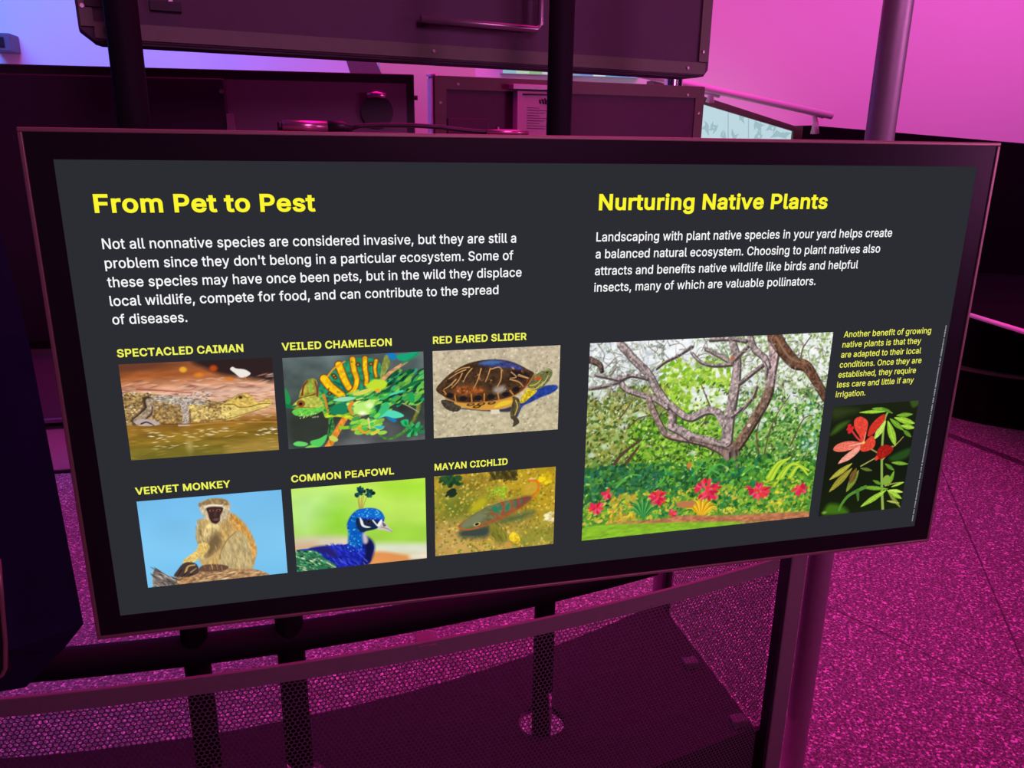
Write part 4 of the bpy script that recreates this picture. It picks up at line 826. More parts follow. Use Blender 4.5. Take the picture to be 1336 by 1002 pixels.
('stroke',([(115,162),(110,144),(120,132)],4.6,1.8,(112,102,95)),{'alpha':0.7}),
('stroke',([(349,16),(334,6),(333,-13)],4.6,1.8,(112,102,95)),{'alpha':0.7}),
('stroke',([(602,252),(598,270),(584,272)],4.6,1.8,(112,102,95)),{'alpha':0.7}),
('stroke',([(775,334),(732,294),(734,241)],4.6,1.8,(112,102,95)),{'alpha':0.7}),
('stroke',([(321,103),(289,56),(301,8)],4.6,1.8,(112,102,95)),{'alpha':0.7}),
('stroke',([(733,226),(717,179),(740,149)],4.6,1.8,(112,102,95)),{'alpha':0.7}),
('stroke',([(856,81),(855,125),(824,137)],4.6,1.8,(112,102,95)),{'alpha':0.7}),
('stroke',([(928,78),(969,95),(983,140)],4.6,1.8,(112,102,95)),{'alpha':0.7}),
('stroke',([(718,78),(720,59),(734,54)],4.6,1.8,(112,102,95)),{'alpha':0.7}),
('stroke',([(161,10),(199,25),(211,68)],4.6,1.8,(165,155,150)),{'alpha':0.7}),
('stroke',([(401,47),(396,74),(375,78)],4.6,1.8,(165,155,150)),{'alpha':0.7}),
('stroke',([(620,224),(646,223),(662,248)],4.6,1.8,(112,102,95)),{'alpha':0.7}),
('stroke',([(270,227),(285,281),(257,314)],4.6,1.8,(112,102,95)),{'alpha':0.7}),
('stroke',([(232,242),(265,279),(260,326)],4.6,1.8,(165,155,150)),{'alpha':0.7}),
('stroke',([(763,219),(780,229),(783,249)],4.6,1.8,(165,155,150)),{'alpha':0.7}),
('stroke',([(350,115),(338,85),(351,63)],4.6,1.8,(112,102,95)),{'alpha':0.7}),
('stroke',([(311,30),(358,24),(389,67)],4.6,1.8,(112,102,95)),{'alpha':0.7}),
('stroke',([(65,123),(93,97),(126,115)],4.6,1.8,(112,102,95)),{'alpha':0.7}),
('stroke',([(354,52),(390,55),(409,91)],4.6,1.8,(112,102,95)),{'alpha':0.7}),
('stroke',([(199,184),(184,195),(169,185)],4.6,1.8,(112,102,95)),{'alpha':0.7}),
('stroke',([(840,237),(829,248),(815,240)],4.6,1.8,(112,102,95)),{'alpha':0.7}),
('stroke',([(605,250),(596,274),(575,273)],4.6,1.8,(165,155,150)),{'alpha':0.7}),
('stroke',([(83,117),(57,88),(61,52)],4.6,1.8,(112,102,95)),{'alpha':0.7}),
('stroke',([(192,41),(171,38),(161,16)],4.6,1.8,(165,155,150)),{'alpha':0.7}),
('stroke',([(77,109),(113,70),(158,90)],4.6,1.8,(112,102,95)),{'alpha':0.7}),
('stroke',([(187,-11),(181,-30),(190,-43)],4.6,1.8,(165,155,150)),{'alpha':0.7}),
('stroke',([(300,326),(292,288),(313,268)],4.6,1.8,(112,102,95)),{'alpha':0.7}),
('stroke',([(682,345),(683,396),(648,412)],4.6,1.8,(112,102,95)),{'alpha':0.7}),
('stroke',([(27,-11),(42,-5),(46,12)],4.6,1.8,(112,102,95)),{'alpha':0.7}),
('stroke',([(818,362),(780,389),(738,361)],4.6,1.8,(165,155,150)),{'alpha':0.7}),
('stroke',([(249,202),(283,192),(310,223)],4.6,1.8,(165,155,150)),{'alpha':0.7}),
('stroke',([(109,116),(84,156),(43,146)],4.6,1.8,(112,102,95)),{'alpha':0.7}),
('stroke',([(771,213),(731,160),(743,106)],4.6,1.8,(165,155,150)),{'alpha':0.7}),
('stroke',([(522,97),(505,114),(484,103)],4.6,1.8,(112,102,95)),{'alpha':0.7}),
('stroke',([(641,143),(663,139),(680,160)],4.6,1.8,(165,155,150)),{'alpha':0.7}),
('stroke',([(268,292),(218,284),(195,232)],4.6,1.8,(165,155,150)),{'alpha':0.7}),
('stroke',([(1026,311),(997,278),(1002,241)],4.6,1.8,(165,155,150)),{'alpha':0.7}),
('stroke',([(751,216),(752,250),(729,261)],4.6,1.8,(112,102,95)),{'alpha':0.7}),
('stroke',([(776,256),(771,215),(796,197)],4.6,1.8,(165,155,150)),{'alpha':0.7}),
('stroke',([(149,87),(135,92),(124,79)],4.6,1.8,(165,155,150)),{'alpha':0.7}),
('stroke',([(266,66),(229,24),(237,-27)],4.6,1.8,(112,102,95)),{'alpha':0.7}),
('stroke',([(997,160),(1049,203),(1051,265)],4.6,1.8,(112,102,95)),{'alpha':0.7}),
('stroke',([(246,210),(236,164),(261,137)],4.6,1.8,(112,102,95)),{'alpha':0.7}),
('stroke',([(63,98),(99,106),(113,145)],4.6,1.8,(165,155,150)),{'alpha':0.7}),
('stroke',([(955,287),(905,272),(885,220)],4.6,1.8,(112,102,95)),{'alpha':0.7}),
('stroke',([(276,105),(230,121),(194,82)],4.6,1.8,(165,155,150)),{'alpha':0.7}),
('stroke',([(166,107),(144,51),(168,10)],4.6,1.8,(112,102,95)),{'alpha':0.7}),
('stroke',([(721,298),(691,244),(709,197)],4.6,1.8,(112,102,95)),{'alpha':0.7}),
('stroke',([(895,342),(934,317),(976,347)],4.6,1.8,(112,102,95)),{'alpha':0.7}),
('stroke',([(534,35),(553,6),(584,14)],4.6,1.8,(112,102,95)),{'alpha':0.7}),
('stroke',([(828,355),(791,314),(797,266)],4.6,1.8,(112,102,95)),{'alpha':0.7}),
('stroke',([(285,26),(258,2),(259,-32)],4.6,1.8,(112,102,95)),{'alpha':0.7}),
('stroke',([(712,311),(743,367),(724,416)],4.6,1.8,(112,102,95)),{'alpha':0.7}),
('stroke',([(828,245),(794,238),(778,204)],4.6,1.8,(165,155,150)),{'alpha':0.7}),
('stroke',([(593,289),(614,284),(629,303)],4.6,1.8,(112,102,95)),{'alpha':0.7}),
('stroke',([(623,71),(660,125),(645,178)],4.6,1.8,(165,155,150)),{'alpha':0.7}),
('stroke',([(881,114),(845,105),(829,69)],4.6,1.8,(112,102,95)),{'alpha':0.7}),
('stroke',([(25,25),(9,38),(-8,28)],4.6,1.8,(112,102,95)),{'alpha':0.7}),
('stroke',([(29,180),(2,231),(-45,223)],4.6,1.8,(165,155,150)),{'alpha':0.7}),
('stroke',([(908,308),(895,291),(899,273)],4.6,1.8,(112,102,95)),{'alpha':0.7}),
('stroke',([(61,299),(44,282),(46,259)],4.6,1.8,(112,102,95)),{'alpha':0.7}),
('stroke',([(283,317),(278,377),(236,392)],4.6,1.8,(112,102,95)),{'alpha':0.7}),
('stroke',([(107,96),(92,155),(45,162)],4.6,1.8,(112,102,95)),{'alpha':0.7}),
('stroke',([(622,130),(639,97),(671,101)],4.6,1.8,(112,102,95)),{'alpha':0.7}),
('stroke',([(867,99),(831,122),(794,95)],4.6,1.8,(112,102,95)),{'alpha':0.7}),
('stroke',([(689,358),(690,390),(669,402)],4.6,1.8,(165,155,150)),{'alpha':0.7}),
('stroke',([(449,-1),(486,-34),(531,-11)],4.6,1.8,(112,102,95)),{'alpha':0.7}),
('stroke',([(316,32),(303,6),(314,-16)],4.6,1.8,(112,102,95)),{'alpha':0.7}),
('stroke',([(662,36),(686,36),(700,59)],4.6,1.8,(112,102,95)),{'alpha':0.7}),
('stroke',([(955,253),(1012,261),(1042,317)],4.6,1.8,(112,102,95)),{'alpha':0.7}),
('stroke',([(128,65),(87,43),(79,-5)],4.6,1.8,(112,102,95)),{'alpha':0.7}),
('stroke',([(945,204),(964,219),(965,242)],4.6,1.8,(165,155,150)),{'alpha':0.7}),
('stroke',([(963,294),(916,251),(917,194)],4.6,1.8,(165,155,150)),{'alpha':0.7}),
('stroke',([(726,210),(718,175),(737,155)],4.6,1.8,(165,155,150)),{'alpha':0.7}),
('stroke',([(810,215),(841,231),(849,267)],4.6,1.8,(112,102,95)),{'alpha':0.7}),
('stroke',([(168,185),(193,194),(201,221)],4.6,1.8,(112,102,95)),{'alpha':0.7}),
('stroke',([(533,50),(560,109),(535,156)],4.6,1.8,(112,102,95)),{'alpha':0.7}),
('stroke',([(506,82),(550,93),(568,139)],4.6,1.8,(112,102,95)),{'alpha':0.7}),
('stroke',([(449,2),(467,43),(449,74)],4.6,1.8,(112,102,95)),{'alpha':0.7}),
('stroke',([(655,349),(626,394),(578,380)],4.6,1.8,(165,155,150)),{'alpha':0.7}),
('stroke',([(708,316),(740,284),(780,305)],4.6,1.8,(112,102,95)),{'alpha':0.7}),
('scatter',((-2,618,345,822),840,[(40,95,50),(30,75,50),(60,125,60),(90,150,60),(45,110,85)],4.4,9.0),{'el':1.7,'alpha':0.85}),
('scatter',((314,628,802,913),1120,[(50,110,45),(75,145,50),(35,85,45),(110,170,55),(40,120,75)],4.4,9.0),{'el':1.8,'alpha':0.85}),
('scatter',((739,672,1019,938),720,[(60,125,45),(95,160,50),(140,190,60),(40,100,45)],4.4,9.0),{'el':1.8,'alpha':0.85}),
('stroke',([(508,708),(562,653),(625,708)],10.9,4.6,(85,175,75)),{}),
('stroke',([(451,701),(485,645),(521,625)],10.9,4.6,(85,175,75)),{}),
('stroke',([(587,728),(525,673),(486,669)],10.9,4.6,(85,175,75)),{}),
('stroke',([(665,724),(720,682),(774,724)],10.9,4.6,(85,175,75)),{}),
('stroke',([(302,745),(336,689),(324,640)],10.9,4.6,(85,175,75)),{}),
('stroke',([(134,726),(186,673),(233,678)],10.9,4.6,(85,175,75)),{}),
('dot',(432,646,10.0,12.8,(215,120,60),0,3),{}),
('scatter',((-2,618,1058,1007),420,[(25,60,30),(40,80,35),(205,225,110),(120,190,80)],2.3,4.6),{'el':2,'alpha':0.7}),
('stroke',([(798,776),(830,693),(876,649)],21.9,7.3,(165,205,45)),{}),
('stroke',([(798,776),(830,693),(876,649)],5.5,2.7,(215,230,90)),{}),
('stroke',([(820,790),(862,709),(919,678)],21.9,7.3,(165,205,45)),{}),
('stroke',([(820,790),(862,709),(919,678)],5.5,2.7,(215,230,90)),{}),
('stroke',([(847,756),(890,687),(970,732)],21.9,7.3,(165,205,45)),{}),
('stroke',([(847,756),(890,687),(970,732)],5.5,2.7,(215,230,90)),{}),
('stroke',([(786,750),(819,680),(857,659)],21.9,7.3,(165,205,45)),{}),
('stroke',([(786,750),(819,680),(857,659)],5.5,2.7,(215,230,90)),{}),
('stroke',([(887,761),(921,703),(968,757)],21.9,7.3,(165,205,45)),{}),
('stroke',([(887,761),(921,703),(968,757)],5.5,2.7,(215,230,90)),{}),
('scatter',((-1,770,1019,1028),1400,[(110,165,45),(160,190,50),(70,130,45),(200,195,60),(220,190,70),(90,160,70)],3.3,6.8),{'el':2.0,'alpha':0.85}),
('scatter',((109,782,218,916),80,[(225,180,50),(200,150,60),(170,170,60)],3.3,6.8),{'el':2,'alpha':0.85}),
('dot',(541,825,12.8,5.5,(222,45,85),1.19),{}),
('dot',(476,766,12.8,5.5,(200,30,65),3.49),{}),
('dot',(481,765,12.8,5.5,(240,85,115),3.55),{}),
('dot',(513,775,12.8,5.5,(235,60,60),3.96),{}),
('dot',(504,813,12.8,5.5,(222,45,85),2.25),{}),
('dot',(547,818,12.8,5.5,(200,30,65),0.93),{}),
('dot',(484,760,12.8,5.5,(240,85,115),3.69),{}),
('dot',(496,746,12.8,5.5,(235,60,60),4.13),{}),
('dot',(532,779,12.8,5.5,(222,45,85),5.4),{}),
('dot',(553,776,12.8,5.5,(200,30,65),5.82),{}),
('dot',(504,766,12.8,5.5,(240,85,115),3.94),{}),
('dot',(518,821,12.8,5.5,(235,60,60),1.84),{}),
('dot',(555,780,12.8,5.5,(222,45,85),5.93),{}),
('dot',(571,781,12.8,5.5,(200,30,65),6.04),{}),
('dot',(528,756,12.8,5.5,(240,85,115),4.9),{}),
('dot',(492,813,12.8,5.5,(235,60,60),2.44),{}),
('dot',(514,794,12.8,5.5,(222,45,85),2.53),{}),
('dot',(542,769,12.8,5.5,(200,30,65),5.45),{}),
('dot',(500,746,12.8,5.5,(240,85,115),4.2),{}),
('dot',(503,739,12.8,5.5,(235,60,60),4.36),{}),
('dot',(475,780,12.8,5.5,(222,45,85),3.2),{}),
('dot',(558,801,12.8,5.5,(200,30,65),0.29),{}),
('dot',(486,775,12.8,5.5,(240,85,115),3.37),{}),
('dot',(535,834,12.8,5.5,(235,60,60),1.42),{}),
('dot',(561,762,12.8,5.5,(222,45,85),5.62),{}),
('dot',(493,822,12.8,5.5,(200,30,65),2.31),{}),
('dot',(506,803,12.8,5.5,(240,85,115),2.41),{}),
('dot',(521,779,12.8,5.5,(235,60,60),4.46),{}),
('dot',(531,806,12.8,5.5,(222,45,85),1.26),{}),
('dot',(507,829,12.8,5.5,(200,30,65),2.02),{}),
('dot',(561,829,12.8,5.5,(240,85,115),0.84),{}),
('dot',(522,742,12.8,5.5,(235,60,60),4.75),{}),
('dot',(477,790,12.8,5.5,(222,45,85),2.98),{}),
('dot',(484,754,12.8,5.5,(200,30,65),3.79),{}),
('dot',(504,829,12.8,5.5,(240,85,115),2.07),{}),
('dot',(556,787,12.8,5.5,(235,60,60),6.15),{}),
('dot',(554,834,12.8,5.5,(222,45,85),1.02),{}),
('dot',(530,834,12.8,5.5,(200,30,65),1.51),{}),
('dot',(531,786,12.8,5.5,(240,85,115),5.92),{}),
('dot',(521,775,12.8,5.5,(235,60,60),4.56),{}),
('dot',(477,776,12.8,5.5,(222,45,85),3.29),{}),
('dot',(546,802,12.8,5.5,(200,30,65),0.51),{}),
('dot',(530,747,12.8,5.5,(240,85,115),4.93),{}),
('dot',(524,752,12.8,5.5,(235,60,60),4.78),{}),
('dot',(522,817,12.8,5.5,(222,45,85),1.72),{}),
('dot',(510,737,12.8,5.5,(200,30,65),4.51),{}),
('dot',(517,810,12.8,5.5,(240,85,115),1.94),{}),
('dot',(519,800,12.8,5.5,(235,60,60),2.02),{}),
('dot',(548,832,12.8,5.5,(222,45,85),1.1),{}),
('dot',(541,803,12.8,5.5,(200,30,65),0.71),{}),
('dot',(757,795,12.8,5.5,(222,45,85),5.27),{}),
('dot',(770,807,12.8,5.5,(200,30,65),5.93),{}),
('dot',(762,841,12.8,5.5,(240,85,115),1.14),{}),
('dot',(777,818,12.8,5.5,(235,60,60),0.04),{}),
('dot',(702,795,12.8,5.5,(222,45,85),3.43),{}),
('dot',(739,784,12.8,5.5,(200,30,65),4.52),{}),
('dot',(729,832,12.8,5.5,(240,85,115),2.33),{}),
('dot',(751,832,12.8,5.5,(235,60,60),1.45),{}),
('dot',(769,852,12.8,5.5,(222,45,85),1.11),{}),
('dot',(780,815,12.8,5.5,(200,30,65),6.23),{}),
('dot',(743,847,12.8,5.5,(240,85,115),1.78),{}),
('dot',(768,845,12.8,5.5,(235,60,60),1.04),{}),
('dot',(734,848,12.8,5.5,(222,45,85),1.99),{}),
('dot',(792,810,12.8,5.5,(200,30,65),6.1),{}),
('dot',(767,823,12.8,5.5,(240,85,115),0.4),{}),
('dot',(753,858,12.8,5.5,(235,60,60),1.53),{}),
('dot',(745,794,12.8,5.5,(222,45,85),4.69),{}),
('dot',(774,820,12.8,5.5,(200,30,65),0.17),{}),
('dot',(750,855,12.8,5.5,(240,85,115),1.61),{}),
('dot',(769,808,12.8,5.5,(235,60,60),5.94),{}),
('dot',(753,790,12.8,5.5,(222,45,85),5.04),{}),
('dot',(746,813,12.8,5.5,(200,30,65),2.67),{}),
('dot',(739,803,12.8,5.5,(240,85,115),4.03),{}),
('dot',(729,812,12.8,5.5,(235,60,60),3.09),{}),
('dot',(759,799,12.8,5.5,(222,45,85),5.39),{}),
('dot',(715,818,12.8,5.5,(200,30,65),2.89),{}),
('dot',(736,823,12.8,5.5,(240,85,115),2.36),{}),
('dot',(760,846,12.8,5.5,(235,60,60),1.29),{}),
('dot',(787,839,12.8,5.5,(222,45,85),0.54),{}),
('dot',(752,801,12.8,5.5,(200,30,65),5.15),{}),
('dot',(777,831,12.8,5.5,(240,85,115),0.5),{}),
('dot',(793,828,12.8,5.5,(235,60,60),0.22),{}),
('dot',(776,836,12.8,5.5,(222,45,85),0.62),{}),
('dot',(712,808,12.8,5.5,(200,30,65),3.17),{}),
('dot',(724,832,12.8,5.5,(240,85,115),2.44),{}),
('dot',(736,819,12.8,5.5,(235,60,60),2.6),{}),
('dot',(783,846,12.8,5.5,(222,45,85),0.73),{}),
('dot',(717,830,12.8,5.5,(200,30,65),2.56),{}),
('dot',(755,801,12.8,5.5,(240,85,115),5.32),{}),
('dot',(775,844,12.8,5.5,(235,60,60),0.84),{}),
('dot',(305,828,12.8,5.5,(222,45,85),1.86),{}),
('dot',(293,812,12.8,5.5,(200,30,65),2.73),{}),
('dot',(309,776,12.8,5.5,(240,85,115),4.72),{}),
('dot',(322,828,12.8,5.5,(235,60,60),1.09),{}),
('dot',(335,787,12.8,5.5,(222,45,85),5.58),{}),
('dot',(287,823,12.8,5.5,(200,30,65),2.46),{}),
('dot',(304,816,12.8,5.5,(240,85,115),2.17),{}),
('dot',(307,782,12.8,5.5,(235,60,60),4.63),{}),
('dot',(334,814,12.8,5.5,(222,45,85),0.22),{}),
('dot',(312,829,12.8,5.5,(200,30,65),1.57),{}),
('dot',(298,830,12.8,5.5,(240,85,115),2.09),{}),
('dot',(331,825,12.8,5.5,(235,60,60),0.7),{}),
('dot',(295,820,12.8,5.5,(222,45,85),2.36),{}),
('dot',(295,784,12.8,5.5,(200,30,65),4.08),{}),
('dot',(282,794,12.8,5.5,(240,85,115),3.44),{}),
('dot',(291,825,12.8,5.5,(235,60,60),2.35),{}),
('dot',(302,787,12.8,5.5,(222,45,85),4.3),{}),
('dot',(294,786,12.8,5.5,(200,30,65),4.01),{}),
('dot',(294,826,12.8,5.5,(240,85,115),2.26),{}),
('dot',(318,819,12.8,5.5,(235,60,60),1.07),{}),
('dot',(300,834,12.8,5.5,(222,45,85),1.97),{}),
('dot',(317,830,12.8,5.5,(200,30,65),1.36),{}),
('dot',(317,804,12.8,5.5,(240,85,115),5.9),{}),
('dot',(287,786,12.8,5.5,(235,60,60),3.79),{}),
('dot',(320,840,12.8,5.5,(222,45,85),1.34),{}),
('dot',(314,831,12.8,5.5,(200,30,65),1.48),{}),
('dot',(287,795,12.8,5.5,(240,85,115),3.48),{}),
('dot',(319,782,12.8,5.5,(235,60,60),5.09),{}),
('dot',(291,806,12.8,5.5,(222,45,85),3.0),{}),
('dot',(324,790,12.8,5.5,(200,30,65),5.4),{}),
('dot',(323,813,12.8,5.5,(240,85,115),0.43),{}),
('dot',(306,788,12.8,5.5,(235,60,60),4.49),{}),
('dot',(279,796,12.8,5.5,(222,45,85),3.33),{}),
('dot',(323,814,12.8,5.5,(200,30,65),0.51),{}),
('dot',(964,831,12.8,5.5,(222,45,85),6.05),{}),
('dot',(951,830,12.8,5.5,(200,30,65),5.9),{}),
('dot',(928,850,12.8,5.5,(240,85,115),2.09),{}),
('dot',(944,829,12.8,5.5,(235,60,60),5.67),{}),
('dot',(920,831,12.8,5.5,(222,45,85),3.26),{}),
('dot',(935,842,12.8,5.5,(200,30,65),1.7),{}),
('dot',(930,838,12.8,5.5,(240,85,115),2.48),{}),
('dot',(911,838,12.8,5.5,(235,60,60),2.88),{}),
('dot',(933,851,12.8,5.5,(222,45,85),1.81),{}),
('dot',(964,851,12.8,5.5,(200,30,65),0.49),{}),
('dot',(961,849,12.8,5.5,(240,85,115),0.46),{}),
('dot',(928,823,12.8,5.5,(235,60,60),4.15),{}),
('dot',(949,845,12.8,5.5,(222,45,85),0.66),{}),
('dot',(941,855,12.8,5.5,(200,30,65),1.42),{}),
('dot',(930,844,12.8,5.5,(240,85,115),2.1),{}),
('dot',(931,828,12.8,5.5,(235,60,60),4.12),{}),
('dot',(939,861,12.8,5.5,(222,45,85),1.56),{}),
('dot',(954,818,12.8,5.5,(200,30,65),5.54),{}),
('dot',(933,822,12.8,5.5,(240,85,115),4.61),{}),
('dot',(939,828,12.8,5.5,(235,60,60),5.27),{}),
('dot',(927,854,12.8,5.5,(222,45,85),2.03),{}),
('dot',(947,811,12.8,5.5,(200,30,65),5.22),{}),
('dot',(57,831,12.8,5.5,(222,45,85),1.33),{}),
('dot',(57,845,12.8,5.5,(200,30,65),1.53),{}),
('dot',(74,819,12.8,5.5,(240,85,115),5.83),{}),
('dot',(37,837,12.8,5.5,(235,60,60),2.57),{}),
('dot',(50,840,12.8,5.5,(222,45,85),1.99),{}),
('dot',(61,824,12.8,5.5,(200,30,65),5.85),{}),
('dot',(62,850,12.8,5.5,(240,85,115),1.35),{}),
('dot',(44,814,12.8,5.5,(235,60,60),3.88),{}),
('dot',(47,817,12.8,5.5,(222,45,85),3.91),{}),
('dot',(49,830,12.8,5.5,(200,30,65),2.56),{}),
('dot',(51,848,12.8,5.5,(240,85,115),1.83),{}),
('dot',(33,827,12.8,5.5,(235,60,60),2.99),{}),
('dot',(39,811,12.8,5.5,(222,45,85),3.84),{}),
('dot',(63,850,12.8,5.5,(200,30,65),1.3),{}),
('dot',(68,845,12.8,5.5,(240,85,115),0.96),{}),
('dot',(54,819,12.8,5.5,(235,60,60),4.44),{}),
('dot',(40,814,12.8,5.5,(222,45,85),3.71),{}),
('dot',(65,812,12.8,5.5,(200,30,65),5.3),{}),
('dot',(72,815,12.8,5.5,(240,85,115),5.65),{}),
('dot',(75,834,12.8,5.5,(235,60,60),0.26),{}),
('dot',(39,820,12.8,5.5,(222,45,85),3.39),{}),
('dot',(63,813,12.8,5.5,(200,30,65),5.26),{}),
('dot',(83,756,12.8,5.5,(222,45,85),3.41),{}),
('dot',(92,775,12.8,5.5,(200,30,65),2.07),{}),
('dot',(106,763,12.8,5.5,(240,85,115),0.01),{}),
('dot',(100,750,12.8,5.5,(235,60,60),4.88),{}),
('dot',(84,760,12.8,5.5,(222,45,85),3.18),{}),
('dot',(105,773,12.8,5.5,(200,30,65),1.05),{}),
('dot',(96,777,12.8,5.5,(240,85,115),1.82),{}),
('dot',(99,763,12.8,5.5,(235,60,60),1.26),{}),
('dot',(95,758,12.8,5.5,(222,45,85),3.96),{}),
('dot',(103,774,12.8,5.5,(200,30,65),1.22),{}),
('dot',(91,772,12.8,5.5,(240,85,115),2.26),{}),
('dot',(101,746,12.8,5.5,(235,60,60),4.87),{}),
('dot',(372,893,12.8,5.5,(222,45,85),3.79),{}),
('dot',(378,908,12.8,5.5,(200,30,65),1.7),{}),
('dot',(374,887,12.8,5.5,(240,85,115),4.44),{}),
('dot',(378,902,12.8,5.5,(235,60,60),1.75),{}),
('dot',(387,895,12.8,5.5,(222,45,85),5.75),{}),
('dot',(384,907,12.8,5.5,(200,30,65),0.91),{}),
('dot',(386,902,12.8,5.5,(240,85,115),0.32),{}),
('dot',(372,901,12.8,5.5,(235,60,60),2.69),{}),
('stroke',([(506,933),(463,885),(437,881)],10.0,4.6,(235,180,30)),{}),
('stroke',([(506,933),(466,878),(441,871)],10.0,4.6,(205,140,30)),{}),
('stroke',([(506,933),(470,872),(448,861)],10.0,4.6,(250,210,60)),{}),
('stroke',([(506,933),(474,867),(455,853)],10.0,4.6,(235,180,30)),{}),
('stroke',([(506,933),(479,863),(464,847)],10.0,4.6,(205,140,30)),{}),
('stroke',([(506,933),(485,860),(474,842)],10.0,4.6,(250,210,60)),{}),
('stroke',([(506,933),(492,858),(484,840)],10.0,4.6,(235,180,30)),{}),
('stroke',([(506,933),(498,858),(495,839)],10.0,4.6,(205,140,30)),{}),
('stroke',([(506,933),(505,859),(506,841)],10.0,4.6,(250,210,60)),{}),
('stroke',([(506,933),(512,861),(518,845)],10.0,4.6,(235,180,30)),{}),
('stroke',([(506,933),(518,865),(529,850)],10.0,4.6,(205,140,30)),{}),
('stroke',([(506,933),(525,870),(539,857)],10.0,4.6,(250,210,60)),{}),
('stroke',([(506,933),(530,875),(549,866)],10.0,4.6,(235,180,30)),{}),
('stroke',([(506,933),(536,882),(557,877)],10.0,4.6,(205,140,30)),{}),
('stroke',([(506,933),(540,889),(565,888)],10.0,4.6,(250,210,60)),{}),
('stroke',([(506,933),(544,897),(571,901)],10.0,4.6,(235,180,30)),{}),
('stroke',([(255,908),(216,865),(189,860)],8.2,3.6,(55,140,70)),{}),
('stroke',([(255,908),(218,855),(192,846)],8.2,3.6,(95,180,80)),{}),
('stroke',([(255,908),(220,846),(196,833)],8.2,3.6,(40,110,60)),{}),
('stroke',([(255,908),(224,838),(203,821)],8.2,3.6,(55,140,70)),{}),
('stroke',([(255,908),(229,832),(211,812)],8.2,3.6,(95,180,80)),{}),
('stroke',([(255,908),(234,827),(220,805)],8.2,3.6,(40,110,60)),{}),
('stroke',([(255,908),(240,824),(230,800)],8.2,3.6,(55,140,70)),{}),
('stroke',([(255,908),(246,823),(241,798)],8.2,3.6,(95,180,80)),{}),
('stroke',([(255,908),(252,823),(253,799)],8.2,3.6,(40,110,60)),{}),
('stroke',([(255,908),(259,825),(264,803)],8.2,3.6,(55,140,70)),{}),
('stroke',([(255,908),(265,829),(275,809)],8.2,3.6,(95,180,80)),{}),
('stroke',([(255,908),(271,835),(286,818)],8.2,3.6,(40,110,60)),{}),
('stroke',([(255,908),(277,842),(296,828)],8.2,3.6,(55,140,70)),{}),
('stroke',([(255,908),(282,851),(304,841)],8.2,3.6,(95,180,80)),{}),
('stroke',([(255,908),(286,860),(311,855)],8.2,3.6,(40,110,60)),{}),
('stroke',([(255,908),(289,870),(316,870)],8.2,3.6,(55,140,70)),{}),
('poly',([(394,842),(461,841),(463,872),(405,871)],(190,120,80)),{'soft':4}),
('poly',([(106,920),(332,924),(427,917),(605,941),(806,953),(1002,972),(1000,1003),(709,996),(411,958),(219,946)],(186,118,82)),{'soft':4,'tex':(16,8,0.25,2)}),
('poly',([(-2,937),(106,924),(247,938),(469,959),(699,994),(318,1002),(0,1004)],(135,185,45)),{'soft':3,'tex':(30,10,0.15,2)}),
('scatter',((-4,888,517,1072),120,[(120,170,40),(165,205,60)],1.6,3.4),{'el':4,'ang':0.0,'alpha':0.5,'poly':[(-2,937),(106,924),(469,959),(608,983),(0,1004)]}),
])
